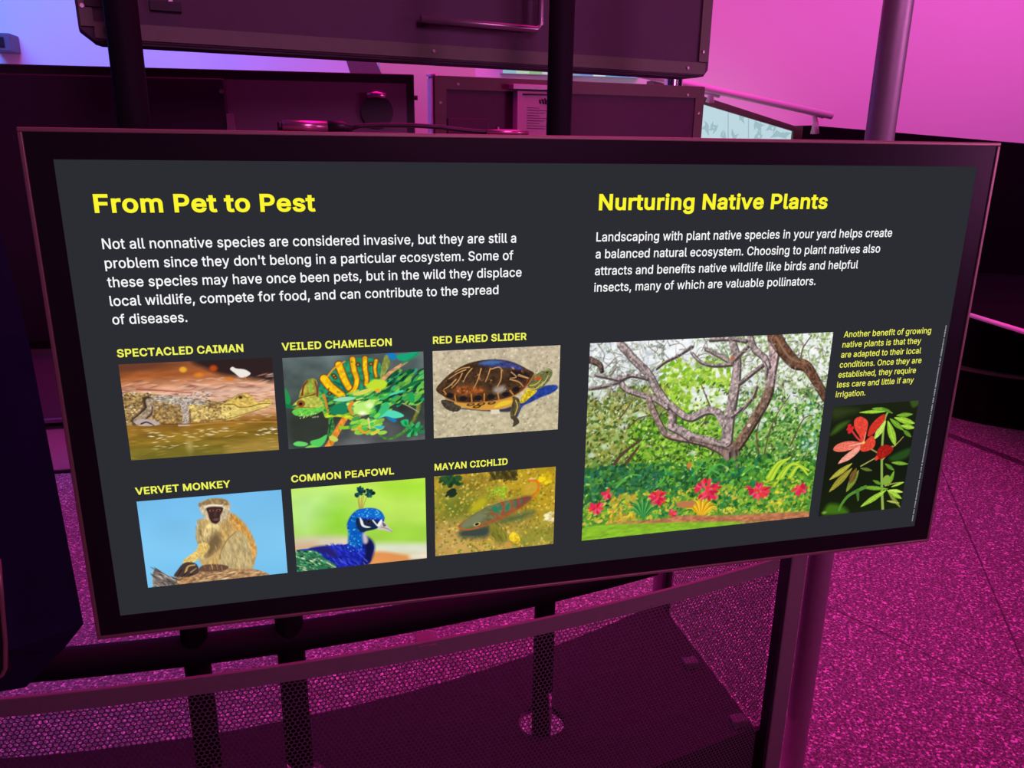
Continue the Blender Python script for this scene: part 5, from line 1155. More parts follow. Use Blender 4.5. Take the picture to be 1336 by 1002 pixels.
P = PICTURES['hibiscus'] = (186, 226, 23, [
('fill',([(0,(30,36,20)),(300,(24,28,18)),(600,(22,26,17)),(1000,(26,34,16))],),{}),
('poly',([(13,252),(88,165),(214,143),(99,227)],(75,120,35)),{'soft':8,'alpha':0.7}),
('poly',([(300,47),(7,10),(26,112),(202,81)],(55,70,30)),{'soft':14,'alpha':0.7}),
('poly',([(898,-1),(1000,0),(996,45),(938,62)],(70,100,40)),{'soft':5,'alpha':0.7}),
('poly',([(64,947),(118,889),(269,921),(350,999),(85,990)],(70,120,25)),{'soft':10,'alpha':0.9}),
('poly',([(758,501),(986,433),(975,515),(821,546)],(40,75,30)),{'soft':8}),
('stroke',([(776,998),(713,745),(648,412),(626,166),(650,86)],31.5,21.0,(145,175,80)),{}),
('stroke',([(425,562),(621,482),(792,400),(883,324)],15.7,10.5,(170,160,90)),{}),
('stroke',([(500,403),(646,473)],15.7,10.5,(170,160,90)),{}),
('stroke',([(681,517),(746,439),(765,399)],15.7,10.5,(170,160,90)),{}),
('stroke',([(758,769),(862,755),(969,752)],15.7,10.5,(170,160,90)),{}),
('poly',([(648,76),(478,58),(318,72),(487,90)],(150,195,60)),{'soft':1.2,'tex':(10,10,0.2,2)}),
('stroke',([(648,76),(318,72)],7.9,5.2,(187,243,75)),{}),
('poly',([(646,66),(550,39),(457,45),(553,72)],(110,160,45)),{'soft':1.2,'tex':(10,10,0.2,2)}),
('stroke',([(646,66),(457,45)],7.9,5.2,(137,200,56)),{}),
('poly',([(705,100),(639,58),(562,41),(628,83)],(85,135,40)),{'soft':1.2,'tex':(10,10,0.2,2)}),
('stroke',([(705,100),(562,41)],7.9,5.2,(106,168,50)),{}),
('poly',([(639,167),(554,228),(538,324),(623,262)],(185,220,95)),{'soft':1.2,'tex':(10,10,0.2,2)}),
('stroke',([(639,167),(538,324)],7.9,5.2,(231,255,118)),{}),
('poly',([(666,168),(696,292),(805,401),(775,277)],(150,195,60)),{'soft':1.2,'tex':(10,10,0.2,2)}),
('stroke',([(666,168),(805,401)],7.9,5.2,(187,243,75)),{}),
('poly',([(740,142),(862,202),(994,208),(871,148)],(150,195,60)),{'soft':1.2,'tex':(10,10,0.2,2)}),
('stroke',([(740,142),(994,208)],7.9,5.2,(187,243,75)),{}),
('poly',([(763,123),(863,144),(950,123),(851,103)],(110,160,45)),{'soft':1.2,'tex':(10,10,0.2,2)}),
('stroke',([(763,123),(950,123)],7.9,5.2,(137,200,56)),{}),
('poly',([(689,149),(763,223),(871,262),(797,188)],(110,160,45)),{'soft':1.2,'tex':(10,10,0.2,2)}),
('stroke',([(689,149),(871,262)],7.9,5.2,(137,200,56)),{}),
('poly',([(836,219),(918,258),(1002,249),(919,210)],(150,195,60)),{'soft':1.2,'tex':(10,10,0.2,2)}),
('stroke',([(836,219),(1002,249)],7.9,5.2,(187,243,75)),{}),
('poly',([(871,262),(910,310),(978,330),(939,281)],(85,135,40)),{'soft':1.2,'tex':(10,10,0.2,2)}),
('stroke',([(871,262),(978,330)],7.9,5.2,(106,168,50)),{}),
('poly',([(780,812),(617,857),(499,947),(661,902)],(150,195,60)),{'soft':1.2,'tex':(10,10,0.2,2)}),
('stroke',([(780,812),(499,947)],7.9,5.2,(187,243,75)),{}),
('poly',([(791,802),(625,760),(463,759),(628,801)],(110,160,45)),{'soft':1.2,'tex':(10,10,0.2,2)}),
('stroke',([(791,802),(463,759)],7.9,5.2,(137,200,56)),{}),
('poly',([(793,813),(877,881),(987,909),(903,841)],(150,195,60)),{'soft':1.2,'tex':(10,10,0.2,2)}),
('stroke',([(793,813),(987,909)],7.9,5.2,(187,243,75)),{}),
('poly',([(820,815),(904,847),(988,847),(904,814)],(185,220,95)),{'soft':1.2,'tex':(10,10,0.2,2)}),
('stroke',([(820,815),(988,847)],7.9,5.2,(231,255,118)),{}),
('poly',([(841,785),(920,781),(983,753),(904,757)],(150,195,60)),{'soft':1.2,'tex':(10,10,0.2,2)}),
('stroke',([(841,785),(983,753)],7.9,5.2,(187,243,75)),{}),
('poly',([(839,640),(795,697),(798,772),(843,714)],(110,160,45)),{'soft':1.2,'tex':(10,10,0.2,2)}),
('stroke',([(839,640),(798,772)],7.9,5.2,(137,200,56)),{}),
('poly',([(715,756),(663,717),(599,706),(650,745)],(85,135,40)),{'soft':1.2,'tex':(10,10,0.2,2)}),
('stroke',([(715,756),(599,706)],7.9,5.2,(106,168,50)),{}),
('poly',([(796,555),(896,587),(994,582),(893,550)],(110,160,45)),{'soft':1.2,'tex':(10,10,0.2,2)}),
('stroke',([(796,555),(994,582)],7.9,5.2,(137,200,56)),{}),
('poly',([(717,560),(765,609),(837,629),(788,581)],(85,135,40)),{'soft':1.2,'tex':(10,10,0.2,2)}),
('stroke',([(717,560),(837,629)],7.9,5.2,(106,168,50)),{}),
('poly',([(811,835),(883,924),(990,993),(917,903)],(120,135,50)),{'soft':1.2,'tex':(10,10,0.2,2)}),
('stroke',([(811,835),(990,993)],7.9,5.2,(150,168,62)),{}),
('poly',([(814,918),(891,946),(968,950),(891,922)],(165,170,80)),{'soft':1.2,'tex':(10,10,0.2,2)}),
('stroke',([(814,918),(968,950)],7.9,5.2,(206,212,100)),{}),
('dot',(761,717,47.2,57.7,(135,170,65)),{}),
('stroke',([(517,763),(343,823),(265,900),(242,960)],42.0,26.2,(85,140,50)),{}),
('stroke',([(429,788),(455,882)],42.0,21.0,(70,120,45)),{}),
('poly',([(313,530),(172,574),(76,661),(217,617)],(170,165,60)),{'soft':1.2,'tex':(10,10,0.2,2)}),
('stroke',([(313,530),(76,661)],7.9,5.2,(212,206,75)),{}),
('poly',([(322,575),(176,653),(92,775),(237,697)],(150,140,50)),{'soft':1.2,'tex':(10,10,0.2,2)}),
('stroke',([(322,575),(92,775)],7.9,5.2,(187,175,62)),{}),
('poly',([(406,601),(316,678),(297,789),(387,712)],(120,140,50)),{'soft':1.2,'tex':(10,10,0.2,2)}),
('stroke',([(406,601),(297,789)],7.9,5.2,(150,175,62)),{}),
('poly',([(375,579),(313,635),(323,719),(386,662)],(110,85,40)),{'soft':1.2,'tex':(10,10,0.2,2)}),
('stroke',([(375,579),(323,719)],7.9,5.2,(137,106,50)),{}),
('poly',([(429,582),(497,613),(567,612),(499,581)],(90,110,45)),{'soft':1.2,'tex':(10,10,0.2,2)}),
('stroke',([(429,582),(567,612)],7.9,5.2,(112,137,56)),{}),
('poly',([(597,491),(607,409),(682,383),(782,420),(752,470),(654,515)],(165,30,25)),{'tex':(14,14,0.3,2)}),
('dot',(599,501,21.0,26.2,(215,70,50)),{}),
('poly',([(270,136),(325,109),(395,133),(435,175),(432,256),(415,347),(343,271),(284,207)],(226,70,55)),{'soft':1.2,'tex':(14,14,0.2,2)}),
('poly',([(449,278),(483,178),(600,104),(627,146),(571,224),(491,290)],(205,50,40)),{'soft':1.2,'tex':(14,14,0.2,2)}),
('poly',([(70,376),(120,339),(248,322),(417,353),(327,392),(187,414),(93,402)],(235,115,95)),{'soft':1.2,'tex':(14,10,0.2,2)}),
('poly',([(153,513),(196,465),(302,401),(389,376),(373,426),(280,491),(167,520)],(245,160,140)),{'soft':1.2,'tex':(14,10,0.2,2)}),
('poly',([(384,375),(415,347),(505,291),(555,345),(540,405),(453,430),(397,417)],(222,70,52)),{'soft':1.2,'tex':(14,14,0.2,2)}),
('stroke',([(415,347),(336,301),(263,236),(210,193)],21.0,15.7,(225,60,60)),{}),
('dot',(222,183,21.0,18.4,(215,40,45)),{}),
('dot',(248,225,21.0,18.4,(215,40,45)),{}),
('dot',(214,213,21.0,18.4,(215,40,45)),{}),
('dot',(257,206,21.0,18.4,(215,40,45)),{}),
('dot',(232,240,21.0,18.4,(215,40,45)),{}),
('stroke',([(415,347),(424,256)],13.1,7.9,(250,150,130)),{}),
('stroke',([(415,347),(256,368)],13.1,7.9,(250,190,170)),{}),
('dot',(415,347,18.4,15.7,(240,200,90)),{}),
('dot',(67,968,26.2,15.7,(120,160,60),0,3),{}),
])

# letter outlines: character code, advance, points and triangles in thousandths of the letter height
GLYPHS = [
(39,206,[70,509,78,318,128,318,136,509],[0,1,2,2,3,0]),
(44,188,[68,71,38,-119,84,-119,137,71],[0,1,2,2,3,0]),
(46,188,[50,41,53,24,63,9,78,-1,95,-4,78,83,63,73,53,59,141,41,138,59,128,73,138,24,128,9,113,83,113,-1,95,87],[0,1,2,3,4,2,0,2,4,4,5,0,5,6,0,7,0,6,8,9,10,11,8,12,8,10,13,14,12,4,12,8,4,8,13,4,5,4,13,13,15,5]),
(65,480,[16,0,85,0,110,142,110,199,201,509,201,333,213,371,222,402,233,437,232,478,191,302,395,0,463,0,370,142,370,199,276,509,287,302,276,334,264,372,255,402,244,438,245,478,135,142,155,199,239,456,324,199,344,142],[0,1,2,2,3,0,4,5,6,4,6,7,7,8,4,8,9,4,3,10,5,5,4,3,0,3,4,11,12,13,12,14,13,14,12,15,16,14,17,14,15,17,18,17,15,19,18,15,20,19,15,21,20,15,22,23,2,9,8,24,9,24,21,4,9,21,21,15,4,25,26,13,20,21,24,23,22,25,10,3,23,3,2,23,14,16,25,13,14,25,11,13,26,26,25,22,2,1,22]),
(67,510,[53,157,70,115,125,145,113,177,44,203,106,213,40,254,103,254,106,295,44,305,113,332,53,352,184,76,161,94,150,25,267,-7,237,56,225,-3,210,63,186,7,237,453,225,512,209,445,186,501,184,432,150,484,119,49,92,79,141,117,125,364,70,393,141,391,92,429,161,414,119,459,305,-4,315,60,292,55,267,516,267,456,292,454,305,513,337,440,340,504,315,449,341,5,373,19,337,69,357,81,357,428,373,490,473,348,463,385,408,348,375,96,402,38,428,62,389,114,448,91,401,136,463,124,408,160,473,160,401,373,448,418,389,395,427,447,375,413,402,471,267,53],[0,1,2,2,3,0,4,0,3,3,5,4,6,4,5,5,7,6,7,8,6,9,6,8,8,10,9,11,9,10,12,13,14,15,16,17,18,19,17,17,16,18,20,21,22,23,22,21,12,14,19,19,18,12,22,23,24,25,24,23,14,13,26,27,26,13,13,28,27,1,27,28,2,1,28,11,10,29,30,11,29,29,31,30,32,30,31,31,33,32,34,32,33,33,24,34,24,25,34,35,36,37,38,39,40,40,41,38,42,43,44,45,46,47,46,48,47,49,50,42,43,42,50,36,35,45,45,47,36,41,40,44,44,43,41,51,52,53,54,55,56,57,54,56,56,58,57,59,57,58,58,60,59,61,59,60,60,62,61,53,52,63,52,64,63,65,63,64,64,66,65,67,65,66,68,67,66,48,46,55,55,54,48,67,68,49,50,49,68,35,37,15,37,69,15,16,15,69,39,38,20,21,20,38]),
(68,502,[60,509,60,0,93,452,93,509,219,0,215,57,125,0,96,57,125,57,96,0,125,452,125,509,268,3,288,68,254,60,225,509,258,449,273,505,315,495,291,441,320,428,312,14,318,81,221,452,353,478,344,410,385,455,458,205,462,255,397,216,399,255,397,294,458,306,411,83,433,119,363,122,379,149,449,159,390,181,390,329,449,351,379,361,433,391,364,388,412,426,351,31,343,99,384,54],[0,1,2,2,3,0,4,5,6,7,6,8,6,7,9,1,9,7,2,1,7,2,7,10,2,10,11,3,2,11,12,13,14,15,16,17,18,19,20,13,12,21,21,22,13,17,16,19,19,18,17,12,14,4,5,4,14,16,15,23,11,23,15,24,25,26,27,28,29,30,29,28,31,30,28,28,32,31,33,34,35,36,35,34,34,37,36,38,36,37,37,27,38,27,29,38,31,32,39,32,40,39,41,39,40,40,42,41,43,41,42,42,44,43,25,43,44,26,25,44,22,21,45,46,22,45,45,47,46,47,33,46,33,35,46,25,24,20,18,20,24,23,11,10,7,8,10,6,5,8]),
(69,419,[60,0,125,57,125,229,60,509,125,286,125,452,375,0,375,57,355,229,355,286,372,452,372,509],[0,1,2,3,0,2,2,4,3,4,5,3,1,0,6,6,7,1,4,2,8,8,9,4,10,11,5,3,5,11]),
(70,410,[125,0,125,221,60,0,125,278,60,509,369,452,369,509,125,452,346,221,346,278],[0,1,2,1,3,2,4,2,3,5,6,7,3,1,8,8,9,3,4,3,7,7,6,4]),
(72,517,[60,0,125,0,125,232,60,509,125,289,125,509,392,232,392,0,457,0,457,509,392,289,392,509],[0,1,2,3,0,2,2,4,3,4,5,3,6,7,8,8,9,6,10,6,9,9,11,10,4,2,6,6,10,4]),
(73,301,[31,57,31,0,118,57,118,452,31,509,31,452,183,57,269,0,269,57,269,452,269,509,183,452],[0,1,2,3,4,5,6,7,8,9,10,11,2,1,7,7,6,2,3,2,6,6,11,3,11,10,3,4,3,10]),
(75,466,[104,145,104,216,60,0,60,509,125,0,125,193,124,225,122,239,124,242,125,334,125,509,174,303,157,282,188,259,228,276,228,309,372,0,449,0,231,276,243,289,364,509,448,509,193,324,212,344,139,261,125,167,198,245],[0,1,2,3,2,1,0,2,4,1,0,5,5,6,1,7,1,6,7,6,8,7,8,9,1,7,9,3,1,9,9,10,3,11,12,13,13,14,15,16,17,18,18,17,19,15,18,19,20,15,21,18,15,14,22,11,15,23,22,15,15,20,23,6,5,13,24,6,13,13,12,24,0,4,25,5,0,25,6,24,8,14,13,26,18,14,26,16,18,26,5,25,26,13,5,26,11,13,15,21,15,19]),
(76,393,[60,509,60,0,125,57,361,0,361,57,125,509],[0,1,2,2,1,3,3,4,2,0,2,5]),
(77,628,[120,416,112,457,60,509,122,0,122,291,60,0,122,328,121,372,119,457,120,435,299,123,307,49,311,84,286,0,145,361,152,509,129,408,318,83,322,49,330,121,568,509,513,457,506,413,507,457,507,438,504,291,504,0,568,0,504,327,505,369,456,291,352,187,342,158,476,509,482,363,498,409,505,433,342,0,315,73,467,322,159,321,170,291,277,187,287,159],[0,1,2,3,4,5,2,5,4,4,6,2,6,7,2,0,2,7,8,1,9,10,11,12,11,10,13,14,15,16,8,16,15,1,8,15,2,1,15,17,18,19,20,21,22,21,23,24,25,26,27,27,20,25,28,25,20,29,28,20,20,22,29,30,31,32,33,34,35,35,36,33,36,23,33,23,21,33,21,20,33,11,13,37,37,18,11,11,18,38,31,30,39,15,14,40,40,41,42,42,15,40,18,17,38,12,11,38,34,33,39,33,31,39,23,36,24,22,21,24,18,37,19,37,30,32,32,19,37,42,41,43,41,13,43,10,43,13,1,0,9,16,8,9]),
(78,524,[124,328,122,384,60,509,108,452,60,0,125,0,125,291,119,454,120,431,148,381,136,509,375,130,387,0,388,107,405,54,414,55,402,80,401,108,402,81,463,0,400,134,401,82,399,157,399,195,463,509,399,509,363,151,164,354,177,331,202,290,343,183,352,169],[0,1,2,3,2,1,4,5,6,2,4,6,0,2,6,7,3,8,9,10,7,3,7,10,2,3,10,11,12,13,14,15,16,17,18,15,15,19,17,20,17,19,19,15,12,15,14,12,13,12,14,14,21,13,20,19,22,23,22,19,19,24,23,25,23,24,11,26,12,9,27,10,28,29,30,30,10,28,27,28,10,15,18,16,21,14,16,30,29,12,31,30,12,26,31,12,3,1,8,9,7,8]),
(79,533,[53,157,70,115,125,144,113,176,44,203,106,213,40,254,103,254,106,295,44,305,113,332,53,352,125,364,70,393,186,7,184,76,150,25,161,94,161,415,184,433,150,484,267,-7,267,53,237,55,225,-3,210,63,237,453,225,512,210,445,186,501,119,49,92,79,142,117,142,392,92,429,119,459,267,516,267,456,296,453,348,7,324,63,309,-3,296,55,324,446,309,512,372,94,349,76,384,25,372,415,384,484,349,433,348,501,464,115,480,157,408,144,420,176,490,203,428,213,493,254,430,254,428,295,490,305,420,332,480,352,408,365,464,393,415,49,392,116,442,79,392,392,442,429,415,459],[0,1,2,2,3,0,4,0,3,3,5,4,6,4,5,5,7,6,7,8,6,9,6,8,8,10,9,11,9,10,10,12,11,13,11,12,14,15,16,15,17,16,18,19,20,21,22,23,21,23,24,25,24,23,26,27,28,29,28,27,24,25,14,15,14,25,28,29,19,20,19,29,16,17,30,31,30,17,17,32,31,1,31,32,2,1,32,13,12,33,34,13,33,33,18,34,35,34,18,18,20,35,36,37,38,39,40,41,41,40,42,43,44,38,36,38,44,45,46,47,48,49,50,51,50,49,47,46,39,40,39,46,50,51,43,44,43,51,52,53,54,55,54,53,53,56,55,57,55,56,56,58,57,59,57,58,60,59,58,58,61,60,62,60,61,61,63,62,64,62,63,63,65,64,45,47,66,67,45,66,66,68,67,68,52,67,52,54,67,64,65,69,65,70,69,70,71,69,48,69,71,49,48,71,41,42,21,22,21,42,37,36,26,27,26,36]),
(80,444,[109,186,109,242,60,0,60,509,125,0,125,186,125,242,125,452,269,246,272,188,305,195,297,256,297,439,305,499,268,449,272,506,233,242,235,186,232,452,235,509,375,243,390,265,333,294,400,291,342,319,407,318,344,348,409,348,407,377,342,376,400,404,333,402,390,430,375,452,318,423,356,471,332,487,332,207,318,272,356,223],[0,1,2,3,2,1,0,2,4,0,4,5,1,0,6,1,6,7,3,1,7,8,9,10,10,11,8,12,13,14,15,14,13,16,17,9,9,8,16,14,15,18,15,19,18,7,18,19,3,7,19,20,21,22,21,23,22,24,22,23,23,25,24,26,24,25,25,27,26,27,28,26,29,26,28,28,30,29,31,29,30,30,32,31,32,33,31,34,31,33,33,35,34,36,34,35,11,10,37,38,11,37,37,39,38,39,20,38,20,22,38,34,36,12,13,12,36,17,16,5,16,6,5,0,5,6]),
(82,449,[125,0,96,198,60,0,96,255,60,509,125,198,125,255,125,452,305,206,303,229,273,200,298,267,269,258,298,440,305,500,269,449,273,506,246,199,230,229,234,255,233,452,236,509,319,281,333,217,367,240,334,300,390,271,401,296,342,324,407,323,345,352,409,352,407,381,342,380,401,408,334,405,390,433,367,465,319,425,333,489,353,0,314,209,236,198,428,0],[0,1,2,1,3,2,4,2,3,1,0,5,3,1,6,3,6,7,4,3,7,8,9,10,9,11,12,13,14,15,16,15,14,17,10,18,10,9,18,19,18,12,15,16,20,16,21,20,7,20,21,4,7,21,22,23,24,25,22,24,24,26,25,26,27,25,28,25,27,27,29,28,30,28,29,29,31,30,31,32,30,33,30,32,32,34,33,35,33,34,34,36,35,36,37,35,38,35,37,39,38,37,10,17,40,8,10,40,8,40,41,9,8,41,23,22,9,11,9,22,38,39,13,14,13,39,42,18,5,18,19,6,6,5,18,1,5,6,18,42,17,9,12,18,23,9,41,40,43,41]),
(83,447,[102,23,123,88,81,40,64,60,110,110,51,83,42,109,104,137,38,137,56,341,67,313,119,352,115,376,52,372,58,413,118,398,75,448,212,293,191,300,184,239,188,-7,194,52,156,-1,166,59,128,9,142,71,145,253,169,308,148,319,138,498,145,435,167,448,165,508,194,456,195,514,112,269,131,334,86,289,129,418,92,468,113,484,261,-7,257,52,224,49,225,459,254,456,259,514,227,516,302,437,316,498,280,449,289,508,294,0,286,60,296,205,312,264,272,214,287,272,245,222,264,279,370,43,386,64,329,92,341,114,403,99,346,139,408,139,405,171,342,161,395,198,332,179,379,220,359,238,401,378,394,415,337,378,326,412,377,449,351,476,323,11,311,74,349,25,316,193,336,252,224,-9],[0,1,2,3,2,1,1,4,3,5,3,4,6,5,4,4,7,6,8,6,7,9,10,11,11,12,9,13,9,12,14,13,12,12,15,14,16,14,15,17,18,19,20,21,22,21,23,22,24,22,23,25,24,23,19,18,26,18,27,26,28,26,27,29,30,31,32,29,31,31,33,32,33,34,32,24,25,0,1,0,25,26,28,35,28,36,35,37,35,36,10,37,36,11,10,36,16,15,38,39,16,38,38,30,39,40,39,30,30,29,40,41,42,43,44,45,46,47,44,46,48,49,50,51,50,49,42,41,52,52,53,42,54,55,56,55,57,56,58,56,57,59,58,57,50,51,45,46,45,51,60,61,62,63,62,61,61,64,63,65,63,64,64,66,65,66,67,65,68,65,67,67,69,68,70,68,69,69,71,70,71,72,70,73,74,75,76,75,74,74,77,76,78,76,77,53,52,79,80,53,79,79,81,80,81,60,80,60,62,80,70,72,82,72,83,82,54,82,83,55,54,83,76,78,48,49,48,78,41,43,84,20,84,43,21,20,43,17,19,58,58,59,17,34,33,44,44,47,34]),
(84,448,[32,509,32,452,193,452,417,452,417,509,257,452,193,0,257,0],[0,1,2,3,4,5,2,6,7,7,5,2,5,4,2,0,2,4]),
(86,480,[84,509,16,509,192,206,235,31,236,71,204,0,225,106,215,137,203,176,395,509,290,206,463,509,278,0,279,176,247,71,248,31,257,107,267,138,242,53],[0,1,2,3,4,5,4,6,5,7,5,6,2,1,5,8,2,5,5,7,8,9,10,11,11,10,12,13,12,10,14,15,12,16,14,12,17,16,12,12,13,17,3,5,12,12,15,3,3,15,18,15,14,18,4,3,18]),
(87,686,[163,196,155,0,170,171,16,509,82,509,197,40,194,67,193,62,189,40,192,67,187,94,175,145,205,120,200,94,230,0,335,395,340,420,306,509,341,445,336,475,327,359,346,417,351,391,380,509,345,446,350,475,488,40,497,40,492,64,493,67,510,145,504,120,530,0,523,196,670,509,603,509,499,94,455,0,492,67,486,94,474,145,359,356,468,171,343,435,224,196,318,323,368,323,462,196,211,145],[0,1,2,1,0,3,4,3,0,5,6,7,5,7,8,8,9,1,9,10,1,10,11,1,2,1,11,12,13,14,15,16,17,16,18,17,18,19,17,8,1,14,5,8,14,6,5,14,14,13,6,20,15,17,21,22,23,24,21,23,25,24,23,26,27,28,27,29,28,30,31,32,33,30,32,32,34,33,34,35,33,27,26,32,29,27,32,36,29,32,32,31,36,32,26,37,26,38,37,38,39,37,40,37,39,22,41,23,40,42,37,24,18,43,19,18,24,24,25,19,17,19,25,25,23,17,9,8,7,44,45,17,45,20,17,46,47,23,41,46,23,38,26,28,48,12,14,42,47,46,46,37,42,18,16,43,21,24,43,45,44,14,44,48,14]),
(89,472,[91,509,16,509,192,344,222,292,224,230,236,264,203,208,208,318,237,265,250,230,251,293,381,509,280,344,455,509,268,208,265,318,203,0,268,0,236,263],[0,1,2,3,4,5,4,3,6,7,6,3,2,1,6,6,7,2,8,9,10,11,12,13,13,12,14,10,9,14,15,10,14,14,12,15,6,16,17,17,14,6,4,6,14,14,9,4,4,9,18,9,8,18,5,4,18]),
(97,389,[48,45,68,22,102,72,94,87,35,73,92,105,30,108,34,138,95,124,43,161,103,139,58,179,78,193,57,322,41,291,100,274,190,-6,170,45,160,-9,149,47,152,216,154,164,175,168,178,220,126,-5,130,52,125,211,134,159,149,322,171,329,133,375,163,382,94,5,114,61,117,150,100,203,107,288,118,301,79,346,132,313,104,364,231,176,234,227,200,171,220,329,215,383,196,331,194,384,202,49,215,1,236,12,228,59,252,25,246,179,259,182,252,230,240,322,239,379,277,52,277,0,337,0,276,257,276,255,337,251,333,290,272,115,276,138,276,190,273,243,265,235,273,279,322,320,267,297,306,343,264,38,248,74,272,52,263,93,270,186,256,311,286,360,263,372],[0,1,2,2,3,0,4,0,3,3,5,4,6,4,5,7,6,5,5,8,7,9,7,8,8,10,9,11,9,10,12,11,10,13,14,15,16,17,18,19,18,17,20,21,22,22,23,20,18,19,24,25,24,19,26,27,21,21,20,26,28,29,30,29,31,30,24,25,32,25,33,32,1,32,33,2,1,33,12,10,34,35,12,34,34,27,35,27,26,35,13,15,36,36,37,13,38,13,37,37,39,38,40,38,39,39,28,40,28,30,40,41,42,43,44,45,46,47,46,45,48,49,50,51,48,50,50,52,51,42,41,53,53,54,42,54,55,42,56,57,44,45,44,57,58,59,60,61,62,63,63,64,61,58,60,65,66,65,60,60,63,66,63,67,66,68,69,67,67,63,68,63,62,68,61,64,70,64,71,70,72,70,71,71,73,72,51,52,74,75,51,74,74,76,75,77,75,76,76,58,77,58,65,77,55,54,78,78,67,55,67,69,55,72,73,79,73,80,79,56,79,80,80,81,56,57,56,81,49,48,16,17,16,48,23,22,43,43,42,23,46,47,29,31,29,47]),
(98,425,[53,0,112,0,112,59,125,115,116,150,113,189,116,229,53,509,114,319,125,263,161,312,152,360,137,346,188,51,172,4,198,-5,220,47,188,325,197,381,171,373,153,17,162,65,138,31,127,46,140,86,118,59,140,291,118,319,127,331,114,509,260,-6,253,51,229,-8,229,384,220,330,253,325,259,382,279,66,288,3,313,16,287,374,280,311,313,361,370,84,381,116,316,117,325,151,388,151,328,189,390,189,388,227,325,227,381,261,316,261,370,293,336,34,301,88,355,57,301,290,354,320,335,342],[0,1,2,3,4,2,0,2,4,5,0,4,0,5,6,7,0,6,8,7,6,6,9,8,10,11,12,13,14,15,15,16,13,17,18,19,14,13,20,13,21,20,22,20,21,11,10,17,17,19,11,22,21,23,21,24,23,25,23,24,2,25,24,3,2,24,8,9,26,27,8,26,28,27,26,26,10,28,10,12,28,7,8,29,30,31,32,33,34,35,35,36,33,37,38,39,40,41,42,31,30,38,38,37,31,41,40,35,36,35,40,43,44,45,46,45,44,44,47,46,48,46,47,47,49,48,49,50,48,51,48,50,50,52,51,53,51,52,52,54,53,37,39,55,56,37,55,55,57,56,57,43,56,43,45,56,53,54,58,54,59,58,59,60,58,41,58,60,42,41,60,16,15,32,32,31,16,18,17,34,34,33,18]),
(99,396,[44,116,56,85,108,117,99,151,37,150,96,187,34,187,37,225,99,224,44,260,108,258,56,291,144,3,145,66,117,16,145,310,144,374,117,360,207,-8,207,46,174,-5,173,51,174,382,173,325,207,330,207,384,93,35,124,89,72,58,124,287,72,318,93,341,226,48,235,-6,243,52,234,383,226,329,242,325,261,-1,258,58,285,9,271,66,270,311,284,368,257,319,260,377,325,37,341,56,292,89,299,102,354,78,304,117,363,102,362,277,353,301,303,262,298,276,340,322,290,289,324,341,306,21,282,76,281,301,305,356],[0,1,2,2,3,0,4,0,3,3,5,4,6,4,5,7,6,5,5,8,7,9,7,8,8,10,9,11,9,10,12,13,14,15,16,17,18,19,20,21,20,19,22,23,24,24,25,22,20,21,12,13,12,21,16,15,23,23,22,16,14,13,26,13,27,26,28,26,27,1,28,27,2,1,27,11,10,29,30,11,29,31,30,29,29,15,31,15,17,31,32,33,34,35,36,37,34,33,38,39,34,38,38,40,39,40,41,39,42,43,44,43,45,44,37,44,45,35,37,45,46,47,48,49,48,47,47,50,49,51,49,50,50,52,51,53,54,55,56,55,54,54,57,56,58,56,57,57,59,58,41,40,60,61,41,60,60,46,61,46,48,61,58,59,62,59,63,62,42,62,63,43,42,63,19,18,33,33,32,19,25,24,36,36,35,25]),
(100,424,[36,151,43,116,99,151,96,189,34,189,36,227,99,227,43,261,108,261,55,293,195,-8,172,51,165,-6,172,325,196,384,165,382,137,3,145,66,111,16,137,374,112,361,145,311,89,34,124,88,70,57,55,84,109,117,124,290,70,320,89,342,252,4,236,51,227,-5,205,47,237,325,228,381,205,330,263,65,272,17,287,31,263,312,272,360,253,373,313,59,313,0,372,0,309,229,312,189,372,509,311,319,309,150,299,115,300,263,311,509,298,46,284,86,307,59,284,291,306,319,298,331,287,346],[0,1,2,2,3,0,4,0,3,5,4,3,3,6,5,7,5,6,6,8,7,9,7,8,10,11,12,13,14,15,12,11,16,11,17,16,18,16,17,19,20,21,21,13,19,13,15,19,18,17,22,17,23,22,24,22,23,25,24,23,23,26,25,1,25,26,2,1,26,9,8,27,28,9,27,29,28,27,27,21,29,21,20,29,30,31,32,33,32,31,34,35,36,37,38,39,31,30,38,38,37,31,40,41,34,41,42,34,35,34,42,43,44,45,46,47,45,45,48,46,49,46,48,50,51,43,43,45,50,45,47,50,46,49,52,49,48,53,37,39,54,55,37,54,54,56,55,56,43,55,43,51,55,52,49,57,49,58,57,40,57,58,58,59,40,59,60,40,41,40,60,32,33,10,11,10,33,14,13,36,36,35,14]),
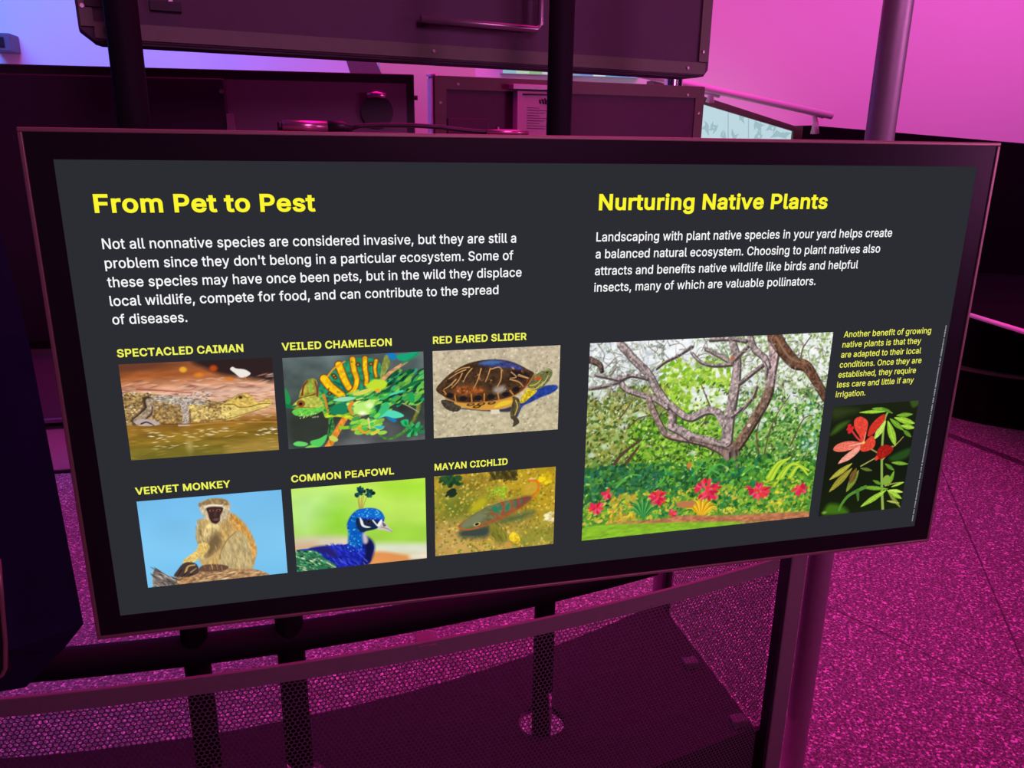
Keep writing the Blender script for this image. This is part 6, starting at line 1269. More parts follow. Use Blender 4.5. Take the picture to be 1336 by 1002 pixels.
(101,404,[96,178,96,211,75,169,75,221,310,202,338,221,308,221,37,150,44,116,34,187,36,224,44,258,99,241,55,290,177,-5,179,50,145,3,151,61,173,326,205,330,172,382,117,16,142,373,115,359,146,313,92,35,128,80,72,58,110,106,56,85,100,139,109,270,71,317,125,294,91,340,234,48,212,46,212,-8,249,-5,254,53,266,374,263,314,294,361,283,4,271,61,237,326,236,382,353,63,365,91,306,105,371,169,371,194,370,227,365,256,307,237,357,282,298,269,341,315,311,19,285,73,335,39,297,88,283,294,319,341,205,384,97,169,97,221],[0,1,2,3,2,1,4,5,6,7,8,2,9,7,2,2,3,9,10,9,3,11,10,3,3,12,11,13,11,12,14,15,16,17,16,15,18,19,20,16,17,21,22,23,24,24,18,22,18,20,22,21,17,25,17,26,25,27,25,26,26,28,27,29,27,28,8,29,28,28,30,8,2,8,30,13,12,31,32,13,31,31,33,32,34,32,33,33,24,34,24,23,34,35,36,37,35,37,38,38,39,35,40,41,42,39,38,43,43,44,39,41,40,45,46,45,40,47,48,49,50,4,0,50,51,4,5,4,51,51,52,5,52,53,5,54,5,53,53,55,54,56,54,55,55,57,56,44,43,58,59,44,58,58,60,59,61,59,60,60,47,61,47,49,61,56,57,62,57,63,62,41,62,63,42,41,63,37,36,14,15,14,36,1,0,4,45,46,19,46,64,19,20,19,64,2,30,65,0,2,65,12,3,66,5,54,6,3,1,66,1,4,6,1,6,66,50,0,65]),
(102,253,[81,327,142,327,81,379,135,519,113,505,154,460,142,0,142,419,145,443,81,432,84,461,96,486,161,527,171,470,187,530,195,474,206,473,207,529,215,472,227,468,243,521,234,524,222,527,142,379,81,0,6,379,6,327,228,327,228,379],[0,1,2,3,4,5,1,0,6,7,8,9,10,9,8,11,10,8,8,5,11,5,4,11,12,13,14,15,16,17,14,13,15,15,17,14,18,19,20,20,21,18,22,18,21,18,22,16,17,16,22,3,5,13,13,12,3,2,23,7,24,6,0,25,26,0,2,25,0,7,9,2,27,28,23,1,27,23,23,2,1]),
(103,426,[43,120,55,90,109,123,99,155,36,154,96,193,34,191,36,229,99,229,43,263,109,262,55,293,168,-148,178,-95,154,-88,195,5,172,63,165,7,172,325,196,384,166,382,134,-140,136,-78,138,14,145,76,113,27,138,374,112,361,145,312,105,-127,82,-110,122,-66,64,-91,110,-53,51,-69,101,-41,90,43,124,96,71,65,124,290,71,320,90,342,207,-97,207,-151,237,-149,249,-92,205,59,227,8,237,63,237,325,228,382,205,330,272,28,287,41,264,75,265,-144,252,16,264,312,273,360,253,373,370,-40,372,-9,311,-6,311,68,372,379,312,193,313,379,313,319,350,-90,363,-67,304,-47,309,154,300,121,309,231,300,264,291,-136,282,-75,324,-117,298,56,306,68,285,95,285,291,308,319,299,331,288,346],[0,1,2,2,3,0,4,0,3,3,5,4,6,4,5,7,6,5,5,8,7,9,7,8,8,10,9,11,9,10,12,13,14,15,16,17,18,19,20,12,14,21,22,21,14,17,16,23,16,24,23,25,23,24,26,27,28,28,18,26,18,20,26,21,22,29,30,29,22,22,31,30,32,30,31,31,33,32,34,32,33,35,34,33,25,24,36,24,37,36,38,36,37,1,38,37,2,1,37,11,10,39,40,11,39,41,40,39,39,28,41,28,27,41,42,43,44,44,45,42,46,47,48,49,50,51,52,53,54,45,44,55,48,47,56,56,52,48,52,54,48,57,58,49,58,59,49,50,49,59,60,61,62,63,62,61,61,64,65,66,67,64,68,69,70,69,60,70,60,62,70,71,72,63,63,61,71,61,65,71,65,64,73,64,67,73,74,73,67,45,55,75,76,45,75,75,77,76,77,68,76,68,70,76,54,53,78,78,79,54,80,54,79,79,63,80,63,72,80,74,67,81,67,82,81,82,83,81,57,81,83,83,84,57,58,57,84,13,12,43,43,42,13,47,46,15,16,15,46,19,18,51,51,50,19]),
(104,410,[53,509,53,0,102,287,114,0,114,227,161,317,184,326,152,362,132,344,116,319,141,303,117,257,114,287,126,283,114,509,246,323,227,384,210,329,187,379,273,304,295,369,264,380,296,235,296,0,357,0,357,240,355,271,290,275,350,298,341,321,321,349,114,314],[0,1,2,3,4,1,2,1,4,5,6,7,8,9,10,10,5,8,5,7,8,2,4,11,12,2,11,11,13,12,13,10,12,10,9,12,0,2,14,15,16,17,18,17,16,19,20,15,20,21,15,16,15,21,22,23,24,24,25,22,25,26,22,22,26,27,26,28,27,28,29,27,19,27,29,29,30,19,20,19,30,17,18,6,7,6,18,12,9,31,2,12,31,14,2,31]),
(105,167,[67,446,84,443,54,455,54,512,41,483,44,468,44,499,84,524,100,446,100,521,123,468,126,483,114,455,114,512,123,499,53,379,53,0,114,0,114,379,67,521],[0,1,2,3,2,1,4,5,2,2,3,4,6,4,3,7,8,9,10,11,12,13,12,11,11,14,13,9,8,12,12,13,9,15,16,17,17,18,15,8,7,1,3,1,7,19,3,7]),
(107,381,[110,212,114,212,114,509,110,137,53,0,114,0,53,509,184,199,191,229,177,199,294,0,372,0,201,216,360,379,284,379,114,141,148,186,121,212,154,178],[0,1,2,3,4,5,4,3,0,6,4,0,0,2,6,7,8,9,10,11,7,8,7,12,13,14,8,0,3,15,16,9,8,8,14,17,7,11,12,3,5,15,9,16,18,16,17,1,1,15,16,1,0,15,7,9,18,10,7,18,16,15,18,17,16,8,13,8,12]),
(108,189,[53,84,58,47,115,77,114,99,53,509,114,509,139,-2,146,52,130,54,162,-1,181,3,160,53,170,54,151,-2,101,3,120,62,74,20],[0,1,2,2,3,0,4,0,3,3,5,4,6,7,8,9,10,11,10,12,11,7,6,13,13,9,7,9,11,7,6,8,14,8,15,14,16,14,15,1,16,15,2,1,15]),
(109,610,[140,307,132,346,118,323,53,0,114,0,114,238,53,379,108,295,117,266,112,295,126,289,112,379,229,326,219,386,199,330,195,384,172,376,178,328,253,311,269,288,309,331,287,361,257,380,158,320,151,363,321,295,312,295,338,270,395,328,407,383,381,375,374,320,357,361,345,290,322,321,358,307,337,343,437,386,419,330,447,326,468,383,557,0,557,255,496,254,553,296,496,0,490,289,541,328,473,313,522,354,497,372,335,0,335,247,274,0,274,260,317,308,112,306],[0,1,2,3,4,5,6,3,5,7,6,5,5,8,7,9,7,8,8,10,9,10,0,9,0,2,9,6,7,11,12,13,14,15,14,13,16,17,14,14,15,16,18,19,20,20,21,18,18,21,12,21,22,12,13,12,22,1,0,23,24,1,23,23,17,24,17,16,24,25,26,27,28,29,30,31,28,32,28,30,32,25,27,33,34,25,33,33,35,34,36,34,35,35,31,36,31,32,36,37,38,39,37,39,40,41,42,43,42,44,43,41,43,45,43,44,46,44,47,46,48,46,47,47,49,48,49,50,48,39,48,50,40,39,50,29,28,38,38,37,29,51,52,53,54,53,52,52,27,54,27,26,54,19,54,26,20,19,26,26,25,55,9,2,56,7,9,56,11,7,56,25,34,55,20,26,55]),
(110,410,[114,0,114,227,53,0,53,379,102,287,161,317,184,326,152,362,132,344,116,319,141,303,117,257,112,287,126,283,112,379,246,323,227,384,210,329,187,379,273,304,295,369,264,380,296,235,296,0,357,0,357,240,355,271,290,275,350,298,341,321,321,349,112,310],[0,1,2,3,2,1,4,3,1,5,6,7,8,9,10,10,5,8,5,7,8,4,1,11,12,4,11,11,13,12,13,10,12,10,9,12,3,4,14,15,16,17,18,17,16,19,20,15,20,21,15,16,15,21,22,23,24,24,25,22,25,26,22,22,26,27,26,28,27,28,29,27,19,27,29,29,30,19,20,19,30,17,18,6,7,6,18,12,9,31,4,12,31,14,4,31]),
(111,415,[44,116,56,85,108,117,99,151,37,150,96,187,34,187,37,225,99,224,44,260,207,-8,207,46,174,-5,173,51,144,3,145,66,117,16,144,374,117,360,145,310,173,325,174,382,93,35,124,89,72,58,108,258,56,291,124,287,72,318,93,341,242,325,241,382,207,330,207,384,271,374,270,310,299,360,242,51,241,-5,271,3,270,66,299,16,371,116,379,150,316,151,319,187,381,187,379,225,316,224,371,260,307,258,359,291,323,35,292,89,343,58,359,85,307,117,292,287,343,318,323,341],[0,1,2,2,3,0,4,0,3,3,5,4,6,4,5,7,6,5,5,8,7,9,7,8,10,11,12,12,11,13,12,13,14,13,15,14,16,14,15,17,18,19,19,20,17,20,21,17,16,15,22,15,23,22,24,22,23,1,24,23,2,1,23,9,8,25,26,9,25,25,27,26,28,26,27,29,28,27,27,19,29,19,18,29,30,31,32,33,32,31,34,35,36,37,38,39,40,37,39,39,41,40,35,34,30,31,30,34,42,43,44,45,44,43,43,46,45,46,47,45,48,45,47,47,49,48,50,48,49,49,51,50,40,41,52,53,40,52,52,54,53,54,55,53,56,53,55,55,42,56,42,44,56,50,51,57,51,58,57,58,59,57,35,57,59,36,35,59,11,10,38,38,37,11,21,20,32,32,33,21]),
(112,425,[53,379,112,319,112,379,53,-143,114,-143,114,59,125,115,116,150,113,189,116,229,125,263,161,312,152,360,137,346,188,51,173,4,198,-5,220,47,188,325,197,381,171,373,153,17,162,65,138,31,127,46,140,86,118,59,140,291,118,319,126,331,260,-6,253,51,229,-8,229,384,220,330,253,325,259,382,279,66,288,3,313,16,287,374,280,311,313,361,370,84,381,116,316,117,325,151,388,151,328,189,390,189,388,227,325,227,381,261,316,261,370,293,336,34,301,88,355,57,301,290,354,320,335,342],[0,1,2,3,4,5,6,7,5,3,5,7,0,3,7,8,0,7,0,8,9,1,0,9,9,10,1,11,12,13,14,15,16,16,17,14,18,19,20,15,14,21,14,22,21,23,21,22,12,11,18,18,20,12,23,22,24,22,25,24,26,24,25,5,26,25,6,5,25,1,10,27,28,1,27,27,11,28,29,28,11,11,13,29,30,31,32,33,34,35,35,36,33,37,38,39,40,41,42,31,30,38,38,37,31,41,40,35,36,35,40,43,44,45,46,45,44,44,47,46,48,46,47,47,49,48,49,50,48,51,48,50,50,52,51,53,51,52,52,54,53,37,39,55,56,37,55,55,57,56,57,43,56,43,45,56,53,54,58,54,59,58,59,60,58,41,58,60,42,41,60,17,16,32,32,31,17,19,18,34,34,33,19]),
(113,424,[36,151,43,116,99,151,96,189,34,189,36,227,99,227,43,261,108,261,55,293,195,-8,172,51,165,-6,172,325,196,384,165,382,137,3,145,66,111,16,137,374,112,361,145,311,89,34,124,88,70,57,55,84,109,117,124,290,70,320,89,342,252,4,236,51,227,-5,205,47,237,325,228,381,205,330,263,65,272,17,287,31,263,312,272,360,253,373,313,379,313,319,372,379,309,229,312,189,309,150,299,115,311,59,372,-143,300,263,311,-143,298,46,306,59,284,86,284,291,307,319,298,331,287,346],[0,1,2,2,3,0,4,0,3,5,4,3,3,6,5,7,5,6,6,8,7,9,7,8,10,11,12,13,14,15,12,11,16,11,17,16,18,16,17,19,20,21,21,13,19,13,15,19,18,17,22,17,23,22,24,22,23,25,24,23,23,26,25,1,25,26,2,1,26,9,8,27,28,9,27,29,28,27,27,21,29,21,20,29,30,31,32,33,32,31,34,35,36,37,38,39,31,30,38,38,37,31,40,41,34,41,42,34,35,34,42,43,44,45,46,47,45,45,44,46,48,49,50,50,51,48,51,45,48,45,47,48,46,44,52,53,51,50,37,39,54,54,55,37,56,37,55,55,50,56,50,49,56,52,44,57,44,58,57,58,59,57,40,57,59,59,60,40,41,40,60,32,33,10,11,10,33,14,13,36,36,35,14]),
(114,260,[112,321,112,379,53,379,126,284,140,301,115,321,53,0,114,0,114,237,117,262,181,380,182,323,207,326,152,367,159,315,213,385,219,325,229,384,230,324,243,322,243,384,130,347],[0,1,2,3,4,5,6,7,8,2,6,8,8,9,2,0,2,9,9,3,0,3,5,0,10,11,12,13,14,11,11,10,13,15,16,17,18,19,20,17,16,18,18,20,17,16,15,12,10,12,15,5,4,14,21,5,14,14,13,21]),
(115,365,[84,18,105,79,62,38,45,63,94,107,36,94,51,305,47,274,109,277,144,232,124,243,118,180,182,-8,181,45,145,-5,150,49,149,170,172,223,115,370,131,317,156,329,149,381,112,3,124,60,92,192,72,208,112,258,53,237,114,299,65,332,87,354,219,328,223,381,187,333,187,384,217,50,223,-5,260,6,244,62,237,147,229,209,212,155,243,316,254,372,262,81,290,24,312,47,326,75,268,103,331,107,265,121,325,142,306,171,324,290,314,316,268,277,254,136,287,187,261,200,258,298,299,339,279,358],[0,1,2,3,2,1,1,4,3,5,3,4,6,7,8,9,10,11,12,13,14,15,14,13,9,11,16,16,17,9,18,19,20,20,21,18,14,15,22,15,23,22,0,22,23,1,0,23,11,10,24,25,24,10,10,26,25,27,25,26,7,27,26,8,7,26,6,8,28,29,6,28,30,29,28,28,19,30,19,18,30,31,32,33,34,33,32,35,36,37,37,38,35,39,40,41,42,43,31,32,31,43,44,45,46,46,47,44,48,44,47,47,49,48,50,48,49,49,51,50,51,52,50,53,54,55,38,37,45,45,44,38,50,52,56,52,57,56,39,56,57,57,58,39,40,39,58,55,54,59,54,60,59,42,59,60,60,61,42,43,42,61,13,12,36,36,35,13,17,16,41,41,40,17,21,20,33,33,34,21]),
(116,227,[92,21,113,7,136,61,72,52,128,76,65,93,126,98,126,327,65,327,150,53,138,-1,168,-4,170,50,180,-4,185,51,202,54,203,-1,213,2,192,-3,126,379,65,379,126,471,65,471,204,327,204,379,6,379,6,327],[0,1,2,0,2,3,2,4,3,5,3,4,4,6,5,7,8,6,9,10,11,12,13,14,13,12,11,9,11,12,15,16,17,14,13,18,18,16,14,16,15,14,10,9,1,2,1,9,19,20,7,21,22,19,23,24,19,7,23,19,5,6,8,25,26,8,20,25,8,8,7,20,20,19,22]),
(117,410,[53,139,54,109,114,144,53,379,164,56,146,-1,182,-5,200,50,115,11,137,75,89,31,69,59,119,105,60,82,114,379,226,53,222,0,257,17,249,62,277,35,268,77,357,0,307,92,298,0,296,153,357,379,296,379,294,60,298,92,283,97,293,122,298,70],[0,1,2,3,0,2,4,5,6,6,7,4,5,4,8,9,8,4,8,9,10,11,10,9,9,12,11,13,11,12,1,13,12,2,1,12,3,2,14,15,16,17,17,18,15,18,17,19,19,20,18,21,22,23,22,21,24,21,25,24,26,24,25,20,19,27,27,28,20,29,20,28,30,29,28,28,22,30,22,24,30,7,6,16,16,15,7,28,27,31,22,28,31,23,22,31]),
(118,390,[163,0,165,155,17,379,84,379,184,21,194,53,187,87,177,121,203,87,196,53,206,21,224,155,226,0,371,379,305,379,213,121,195,57],[0,1,2,3,2,1,4,5,0,5,6,0,6,7,0,1,0,7,8,9,10,11,12,13,13,14,11,8,10,12,15,8,12,12,11,15,4,0,12,12,10,4,5,4,10,10,9,5,5,9,16,9,8,16,6,5,16]),
(119,567,[138,0,143,177,23,379,133,214,87,379,165,41,175,41,170,65,168,75,161,107,154,137,179,105,199,0,248,172,186,135,192,163,199,189,255,198,206,214,263,225,277,280,277,338,252,379,172,74,368,0,388,106,319,172,382,136,375,163,368,189,362,214,305,225,297,252,291,280,291,338,316,379,391,41,402,41,397,66,399,75,427,189,420,163,429,0,480,379,434,214,545,379,406,106,413,135,395,75,284,309],[0,1,2,1,3,2,4,2,3,5,6,7,5,8,0,8,9,0,9,10,0,1,0,10,11,12,13,14,11,13,15,14,13,16,15,13,13,17,16,18,16,17,17,19,18,19,20,18,20,21,18,21,22,18,5,0,12,6,5,12,23,6,12,12,11,23,24,25,26,25,27,26,27,28,26,28,29,26,29,30,26,31,26,30,32,31,30,33,32,30,34,33,30,35,34,30,36,37,38,38,37,39,40,41,42,43,44,45,40,42,45,45,44,40,39,37,42,46,39,42,47,46,42,42,41,47,42,37,24,37,36,24,25,24,36,36,48,25,21,20,49,21,49,34,22,21,34,34,35,22,6,23,7,8,5,7,48,36,38,33,34,49]),
(121,390,[54,-141,61,-86,47,-139,65,-143,71,-87,117,-143,104,-89,91,-145,88,-90,139,-136,118,-84,77,-145,187,87,177,121,163,-1,305,379,224,155,371,379,206,21,212,121,204,-58,202,87,196,53,184,21,193,53,194,59,159,-124,130,-74,177,-107,141,-58,191,-85,151,-36,165,155,84,379,17,379],[0,1,2,3,4,0,1,0,4,5,6,7,8,7,6,6,5,9,9,10,6,7,8,11,3,11,8,4,3,8,12,13,14,15,16,17,17,16,18,19,18,16,17,18,20,21,22,18,18,19,21,20,18,14,23,14,18,18,22,23,22,24,23,14,23,24,12,14,24,24,22,25,10,9,26,27,10,26,26,28,27,29,27,28,28,30,29,30,20,29,31,29,20,20,14,31,14,13,32,33,34,32,32,34,14,22,21,25,12,24,25]),
]

# ---------------------------------------------------------------- materials
M_BLACK = mat('black_paint', (0.018, 0.016, 0.02), 0.5, noise=.25, nscale=60, spec=.25)
M_TUBE = mat('black_powder_coat', (0.014, 0.0125, 0.016), 0.6, spec=.06, noise=.2, nscale=120)
M_BACK = mat('dark_plum_panel', (0.058, 0.036, 0.056), 0.62, noise=.12, nscale=25)
M_TRIM = mat('bronze_brown_trim', (0.088, 0.11, 0.055), 0.5, noise=.15, nscale=40)
M_RIM = mat('brown_metal_rim', (0.34, 0.25, 0.20), 0.38, 0.5)
M_BEZEL = mat('black_glass_bezel', (0.016, 0.015, 0.017), 0.3, spec=.16)
M_STEEL = mat('brushed_steel', (0.48, 0.46, 0.48), 0.48, 0.6, noise=.12, nscale=90)
M_CHROME = mat('polished_steel', (0.75, 0.75, 0.78), 0.18, 1.0)
M_SCREW = mat('screw_metal', (0.34, 0.31, 0.32), 0.4, 0.7)
M_WHITE = mat('white_wall_paint', (0.82, 0.81, 0.82), 0.85, noise=.02, nscale=3, bump=.05)
M_DARKWALL = mat('black_wainscot', (0.005, 0.004, 0.006), 0.9, spec=.03)
M_MESH = mat('dark_mesh_metal', (0.13, 0.095, 0.11), 0.6)
M_RAIL = mat('mauve_brown_flat_bar', (0.21, 0.17, 0.165), 0.55, noise=.1, nscale=60)
M_DECK = mat('dark_purple_deck', (0.034, 0.024, 0.038), 0.8, spec=.1, noise=.18, nscale=30)
M_GREY = mat('grey_panel', (0.13, 0.115, 0.14), 0.6)
M_BEIGE = mat('beige_partition', (0.62, 0.80, 0.60), 0.8)
M_RUBBER = mat('black_rubber', (0.015, 0.013, 0.016), 0.45)
M_PINKMETAL = mat('anodised_sleeve', (0.75, 0.35, 0.55), 0.28, 0.8)
M_LABEL = mat('pale_label', (0.55, 0.5, 0.52), 0.6, noise=.08, nscale=80)
M_INK = mat('dark_ink', (0.03, 0.025, 0.03), 0.6)
M_COUNTER = mat('black_counter', (0.006, 0.004, 0.006), 0.9, noise=.2, nscale=12, spec=.03)
M_PALE = mat('pale_enamel', (.82, .80, .82), .35)

def floor_material():
    m = bpy.data.materials.new('speckled_terrazzo'); m.use_nodes = True; nt = m.node_tree; N = nt.nodes; L = nt.links
    b = N['Principled BSDF']; geo = N.new('ShaderNodeNewGeometry')
    n1 = N.new('ShaderNodeTexNoise'); n1.inputs['Scale'].default_value = 125; n1.inputs['Detail'].default_value = 2.5; n1.inputs['Roughness'].default_value = .7; n1.inputs['Distortion'].default_value = .6
    L.new(geo.outputs['Position'], n1.inputs['Vector'])
    r1 = N.new('ShaderNodeValToRGB'); L.new(n1.outputs['Fac'], r1.inputs['Fac'])
    e = r1.color_ramp.elements; e[0].position = .36; e[0].color = (.07, .07, .07, 1); e[1].position = .74; e[1].color = (.95, .95, .95, 1)
    q = e.new(.50); q.color = (.14, .14, .14, 1); q = e.new(.60); q.color = (.36, .36, .36, 1)
    vo = N.new('ShaderNodeTexVoronoi'); vo.inputs['Scale'].default_value = 165; L.new(geo.outputs['Position'], vo.inputs['Vector'])
    sep = N.new('ShaderNodeSeparateColor'); L.new(vo.outputs['Color'], sep.inputs['Color'])
    gt = N.new('ShaderNodeMath'); gt.operation = 'GREATER_THAN'; gt.inputs[1].default_value = .92; L.new(sep.outputs['Red'], gt.inputs[0])
    mx = N.new('ShaderNodeMix'); mx.data_type = 'RGBA'; L.new(gt.outputs[0], mx.inputs['Factor']); L.new(r1.outputs['Color'], mx.inputs['A']); mx.inputs['B'].default_value = (.80, .78, .79, 1)
    cur = mx.outputs['Result']
    # dark expansion joints between the poured bays
    for (x0, y0, x1, y1, w) in ((1.344, 1.086, 1.551, 0.624, .004), (2.604, 1.999, 1.798, 0.758, .0035), (3.05, 2.60, 3.13, 2.04, .03)):
        d = Vector((x1-x0, y1-y0, 0)).normalized(); nr = Vector((-d.y, d.x, 0)); c = nr.dot(Vector((x0, y0, 0)))
        dp = N.new('ShaderNodeVectorMath'); dp.operation = 'DOT_PRODUCT'; dp.inputs[1].default_value = nr; L.new(geo.outputs['Position'], dp.inputs[0])
        sb = N.new('ShaderNodeMath'); sb.operation = 'SUBTRACT'; sb.inputs[1].default_value = c; L.new(dp.outputs['Value'], sb.inputs[0])
        ab = N.new('ShaderNodeMath'); ab.operation = 'ABSOLUTE'; L.new(sb.outputs[0], ab.inputs[0])
        lt = N.new('ShaderNodeMath'); lt.operation = 'LESS_THAN'; lt.inputs[1].default_value = w; L.new(ab.outputs[0], lt.inputs[0])
        k = N.new('ShaderNodeMath'); k.operation = 'MULTIPLY'; k.inputs[1].default_value = .75; L.new(lt.outputs[0], k.inputs[0])
        mm = N.new('ShaderNodeMix'); mm.data_type = 'RGBA'; L.new(k.outputs[0], mm.inputs['Factor']); L.new(cur, mm.inputs['A']); mm.inputs['B'].default_value = (.03, .03, .03, 1)
        cur = mm.outputs['Result']
    L.new(cur, b.inputs['Base Color']); b.inputs['Roughness'].default_value = .42; b.inputs['Specular IOR Level'].default_value = .3
    return m

# ---------------------------------------------------------------- the setting
tag(MB().box((-7, -4, -0.1), (9, 4.4, 0)).build('floor', floor_material()), 'speckled terrazzo floor under magenta light', None, None, 'structure')
tag(MB().box((-7, 4.2, 0), (9, 4.4, 4.6)).build('wall_back', M_WHITE), 'smooth pale wall washed with blue and pink light', None, None, 'structure')
a, b = ony(1075, 165, 3.95), ony(1336, 187, 3.95); k = (b.z-a.z)/(b.x-a.x)
zt = lambda x: a.z+k*(x-a.x)
tag(MB().prism([V(2.92, 3.95, 0), V(8.8, 3.95, 0), V(8.8, 3.95, zt(8.8)), V(2.92, 3.95, zt(2.92))], (0, .2, 0)).build('trim_1', M_DARKWALL), 'black low wall along the foot of the pink wall', None, None, 'structure')

# ---------------------------------------------------------------- the big screen in front
W, HT = 1.30, 0.6509
tv = empty('television', (0, 0, TV_BOTTOM), 'wide black display panel in front showing a pet and native plant slide with animal photos', 'display screen')
x0, x1, zb, zt_ = -W/2, W/2, TV_BOTTOM, TV_BOTTOM+HT
MB().box((x0+.004, .008, zb+.004), (x1-.004, .055, zt_-.004), .004).build('housing', M_BLACK, tv)
MB().box((x0+.005, 0.0, zb+.005), (x1-.005, .0085, zt_-.005)).build('bezel', M_BEZEL, tv)
rim = MB(); t = .005
for lo, hi in (((x0, -.002, zt_-t), (x1, .05, zt_)), ((x0, -.002, zb), (x1, .05, zb+t)), ((x0, -.002, zb+t), (x0+t, .05, zt_-t)), ((x1-t, -.002, zb+t), (x1, .05, zt_-t))): rim.box(lo, hi, .0012)
rim.build('rim', M_RIM, tv)['label'] = 'thin brown metal rim'
def display_mat():
    m = glow('display_backlight', lin((44, 44, 51)))
    return m
dx0, dx1, dz0, dz1 = x0+.0322, x1-.0341, zb+.0322, zt_-.0342
disp = raw('display', [(dx0, -.0006, dz0), (dx1, -.0006, dz0), (dx1, -.0006, dz1), (dx0, -.0006, dz1)], [(0, 1, 2, 3)], display_mat(), tv)
disp['label'] = 'lit dark grey display area'
for xx in (-.5, .2):
    MB().box((xx-.03, .055, 1.0), (xx+.03, .075, 1.42), .003).box((xx-.02, .075, 1.16), (xx+.02, .43, 1.2), .003).build('mount_arm', M_BLACK, tv)

# lettering: outlines of a plain grotesque alphabet, kept as small triangle lists
GL = {}
def embolden(v, f, e):
    """adds a thin band of width e round every outline, so the strokes grow heavier"""
    cnt = {}
    for t in f:
        for a, b in ((t[0], t[1]), (t[1], t[2]), (t[2], t[0])): cnt[a, b] = cnt.get((a, b), 0)+1
    edge = [(a, b) for a, b in cnt if (b, a) not in cnt]
    nrm = np.zeros_like(v); deg = np.zeros(len(v))
    for a, b in edge:
        d = v[b]-v[a]; d = d/max(np.hypot(*d), 1e-9); n = np.array([d[1], -d[0]]); nrm[a] += n; nrm[b] += n; deg[a] += 1; deg[b] += 1
    L = np.hypot(nrm[:, 0], nrm[:, 1]); L[L < 1e-6] = 1; u = nrm/L[:, None]; miter = np.minimum(2/np.maximum(L, .8), 1.6)
    w = v+u*(e*miter)[:, None]; k = len(v)
    q = [(a, a+k, b+k) for a, b in edge]+[(a, b+k, b) for a, b in edge]
    return np.concatenate([v, w]), np.concatenate([f, np.array(q, int)])
for code, adv, vs, tris in GLYPHS:
    v = np.array(vs, float).reshape(-1, 2)/1000; f = np.array(tris, int).reshape(-1, 3)
    ar = (v[f[:, 1], 0]-v[f[:, 0], 0])*(v[f[:, 2], 1]-v[f[:, 0], 1])-(v[f[:, 1], 1]-v[f[:, 0], 1])*(v[f[:, 2], 0]-v[f[:, 0], 0])
    f = np.where((ar < 0)[:, None], f[:, ::-1], f)
    for style, e in (('p', .009), ('b', .025)): GL[style, chr(code)] = (adv,)+embolden(v, f, e)
def text_lines(name, style, lines, m, parent, y=-.0014):
    """lines: (text, x left, baseline z, x right); each line is set to its measured width"""
    VV, FF, base = [], [], 0
    for txt, xl, z, xr, size in lines:
        pen = 0; gl = []
        for c in txt:
            if c == ' ': pen += 200; continue
            adv, v, f = GL[style, c]; gl.append((pen/1000, v, f)); pen += adv+(24 if style == 'b' else 8)
        lo = gl[0][1][:, 0].min(); hi = gl[-1][0]+gl[-1][1][:, 0].max(); sx = (xr-xl)/(hi-lo)
        for o, v, f in gl:
            VV.append(np.stack([xl+(o-lo+v[:, 0])*sx, np.full(len(v), y), z+v[:, 1]*size], 1)); FF.append(f+base); base += len(v)
    o = raw(name, np.concatenate(VV), np.concatenate(FF), m, parent)
    return o
Y_HEAD, Y_CAP, WHITE = glow('lit_yellow', lin((252, 246, 46))), glow('lit_pale_yellow', lin((240, 244, 92))), glow('lit_white', lin((250, 250, 252)))
S = .0305
text_lines('heading_text', 'b', [('From Pet to Pest', -.5823, 1.4587, -.3355, .0378)], Y_HEAD, disp)
text_lines('heading_text', 'b', [('Nurturing Native Plants', .0293, 1.4580, .3725, .0378)], Y_HEAD, disp)
P1 = ["Not all nonnative species are considered invasive, but they are still a", "problem since they don't belong in a particular ecosystem. Some of", "these species may have once been pets, but in the wild they displace", "local wildlife, compete for food, and can contribute to the spread", "of diseases."]
R1 = [-.0829, -.0863, -.0748, -.106, -.4952]
text_lines('paragraph_text', 'p', [(t_, -.5792, 1.4165-.02245*i, R1[i], .0232) for i, t_ in enumerate(P1)], WHITE, disp)
P2 = ["Landscaping with plant native species in your yard helps create", "a balanced natural ecosystem. Choosing to plant natives also", "attracts and benefits native wildlife like birds and helpful", "insects, many of which are valuable pollinators."]
R2 = [.4865, .4701, .4365, .3690]
text_lines('paragraph_text', 'p', [(t_, .0278, 1.4163-.0227*i, R2[i], .0232) for i, t_ in enumerate(P2)], WHITE, disp)
P3 = ["Another benefit of growing", "native plants is that they", "are adapted to their local", "conditions. Once they are", "established, they require", "less care and little if any", "irrigation."]
R3 = [.5829, .5677, .5707, .5744, .5673, .5661, .4814]
text_lines('paragraph_text', 'p', [(t_, .4286, 1.2667-.01583*i, R3[i], .0182) for i, t_ in enumerate(P3)], Y_CAP, disp)['label'] = 'small pale yellow paragraph'
for cap, xl, z, xr in (('SPECTACLED CAIMAN', -.5790, 1.2862, -.4332), ('VEILED CHAMELEON', -.3869, 1.2855, -.2484), ('RED EARED SLIDER', -.1942, 1.2853, -.0662), ('VERVET MONKEY', -.5792, 1.1043, -.4638), ('COMMON PEAFOWL', -.3869, 1.1040, -.2507), ('MAYAN CICHLID', -.1947, 1.1044, -.0905)):
    text_lines('caption_text', 'b', [(cap, xl, z, xr, .0182)], Y_CAP, disp)
# faint credit line running up the right edge: illegible at this size, so only its tiny strokes
rng = np.random.RandomState(2); VV, FF = [], []; z = .942
while z < 1.280:
    h = .0012+.0022*rng.rand(); w = .0016+.0009*rng.rand(); n = len(VV)
    VV += [(.6092-w/2, -.0014, z), (.6092+w/2, -.0014, z), (.6092+w/2, -.0014, z+h), (.6092-w/2, -.0014, z+h)]; FF.append((n, n+1, n+2, n+3)); z += h+.0006+.0016*(rng.rand() < .2)
raw('credit_line', VV, FF, glow('lit_grey', lin((150, 150, 156))), disp)

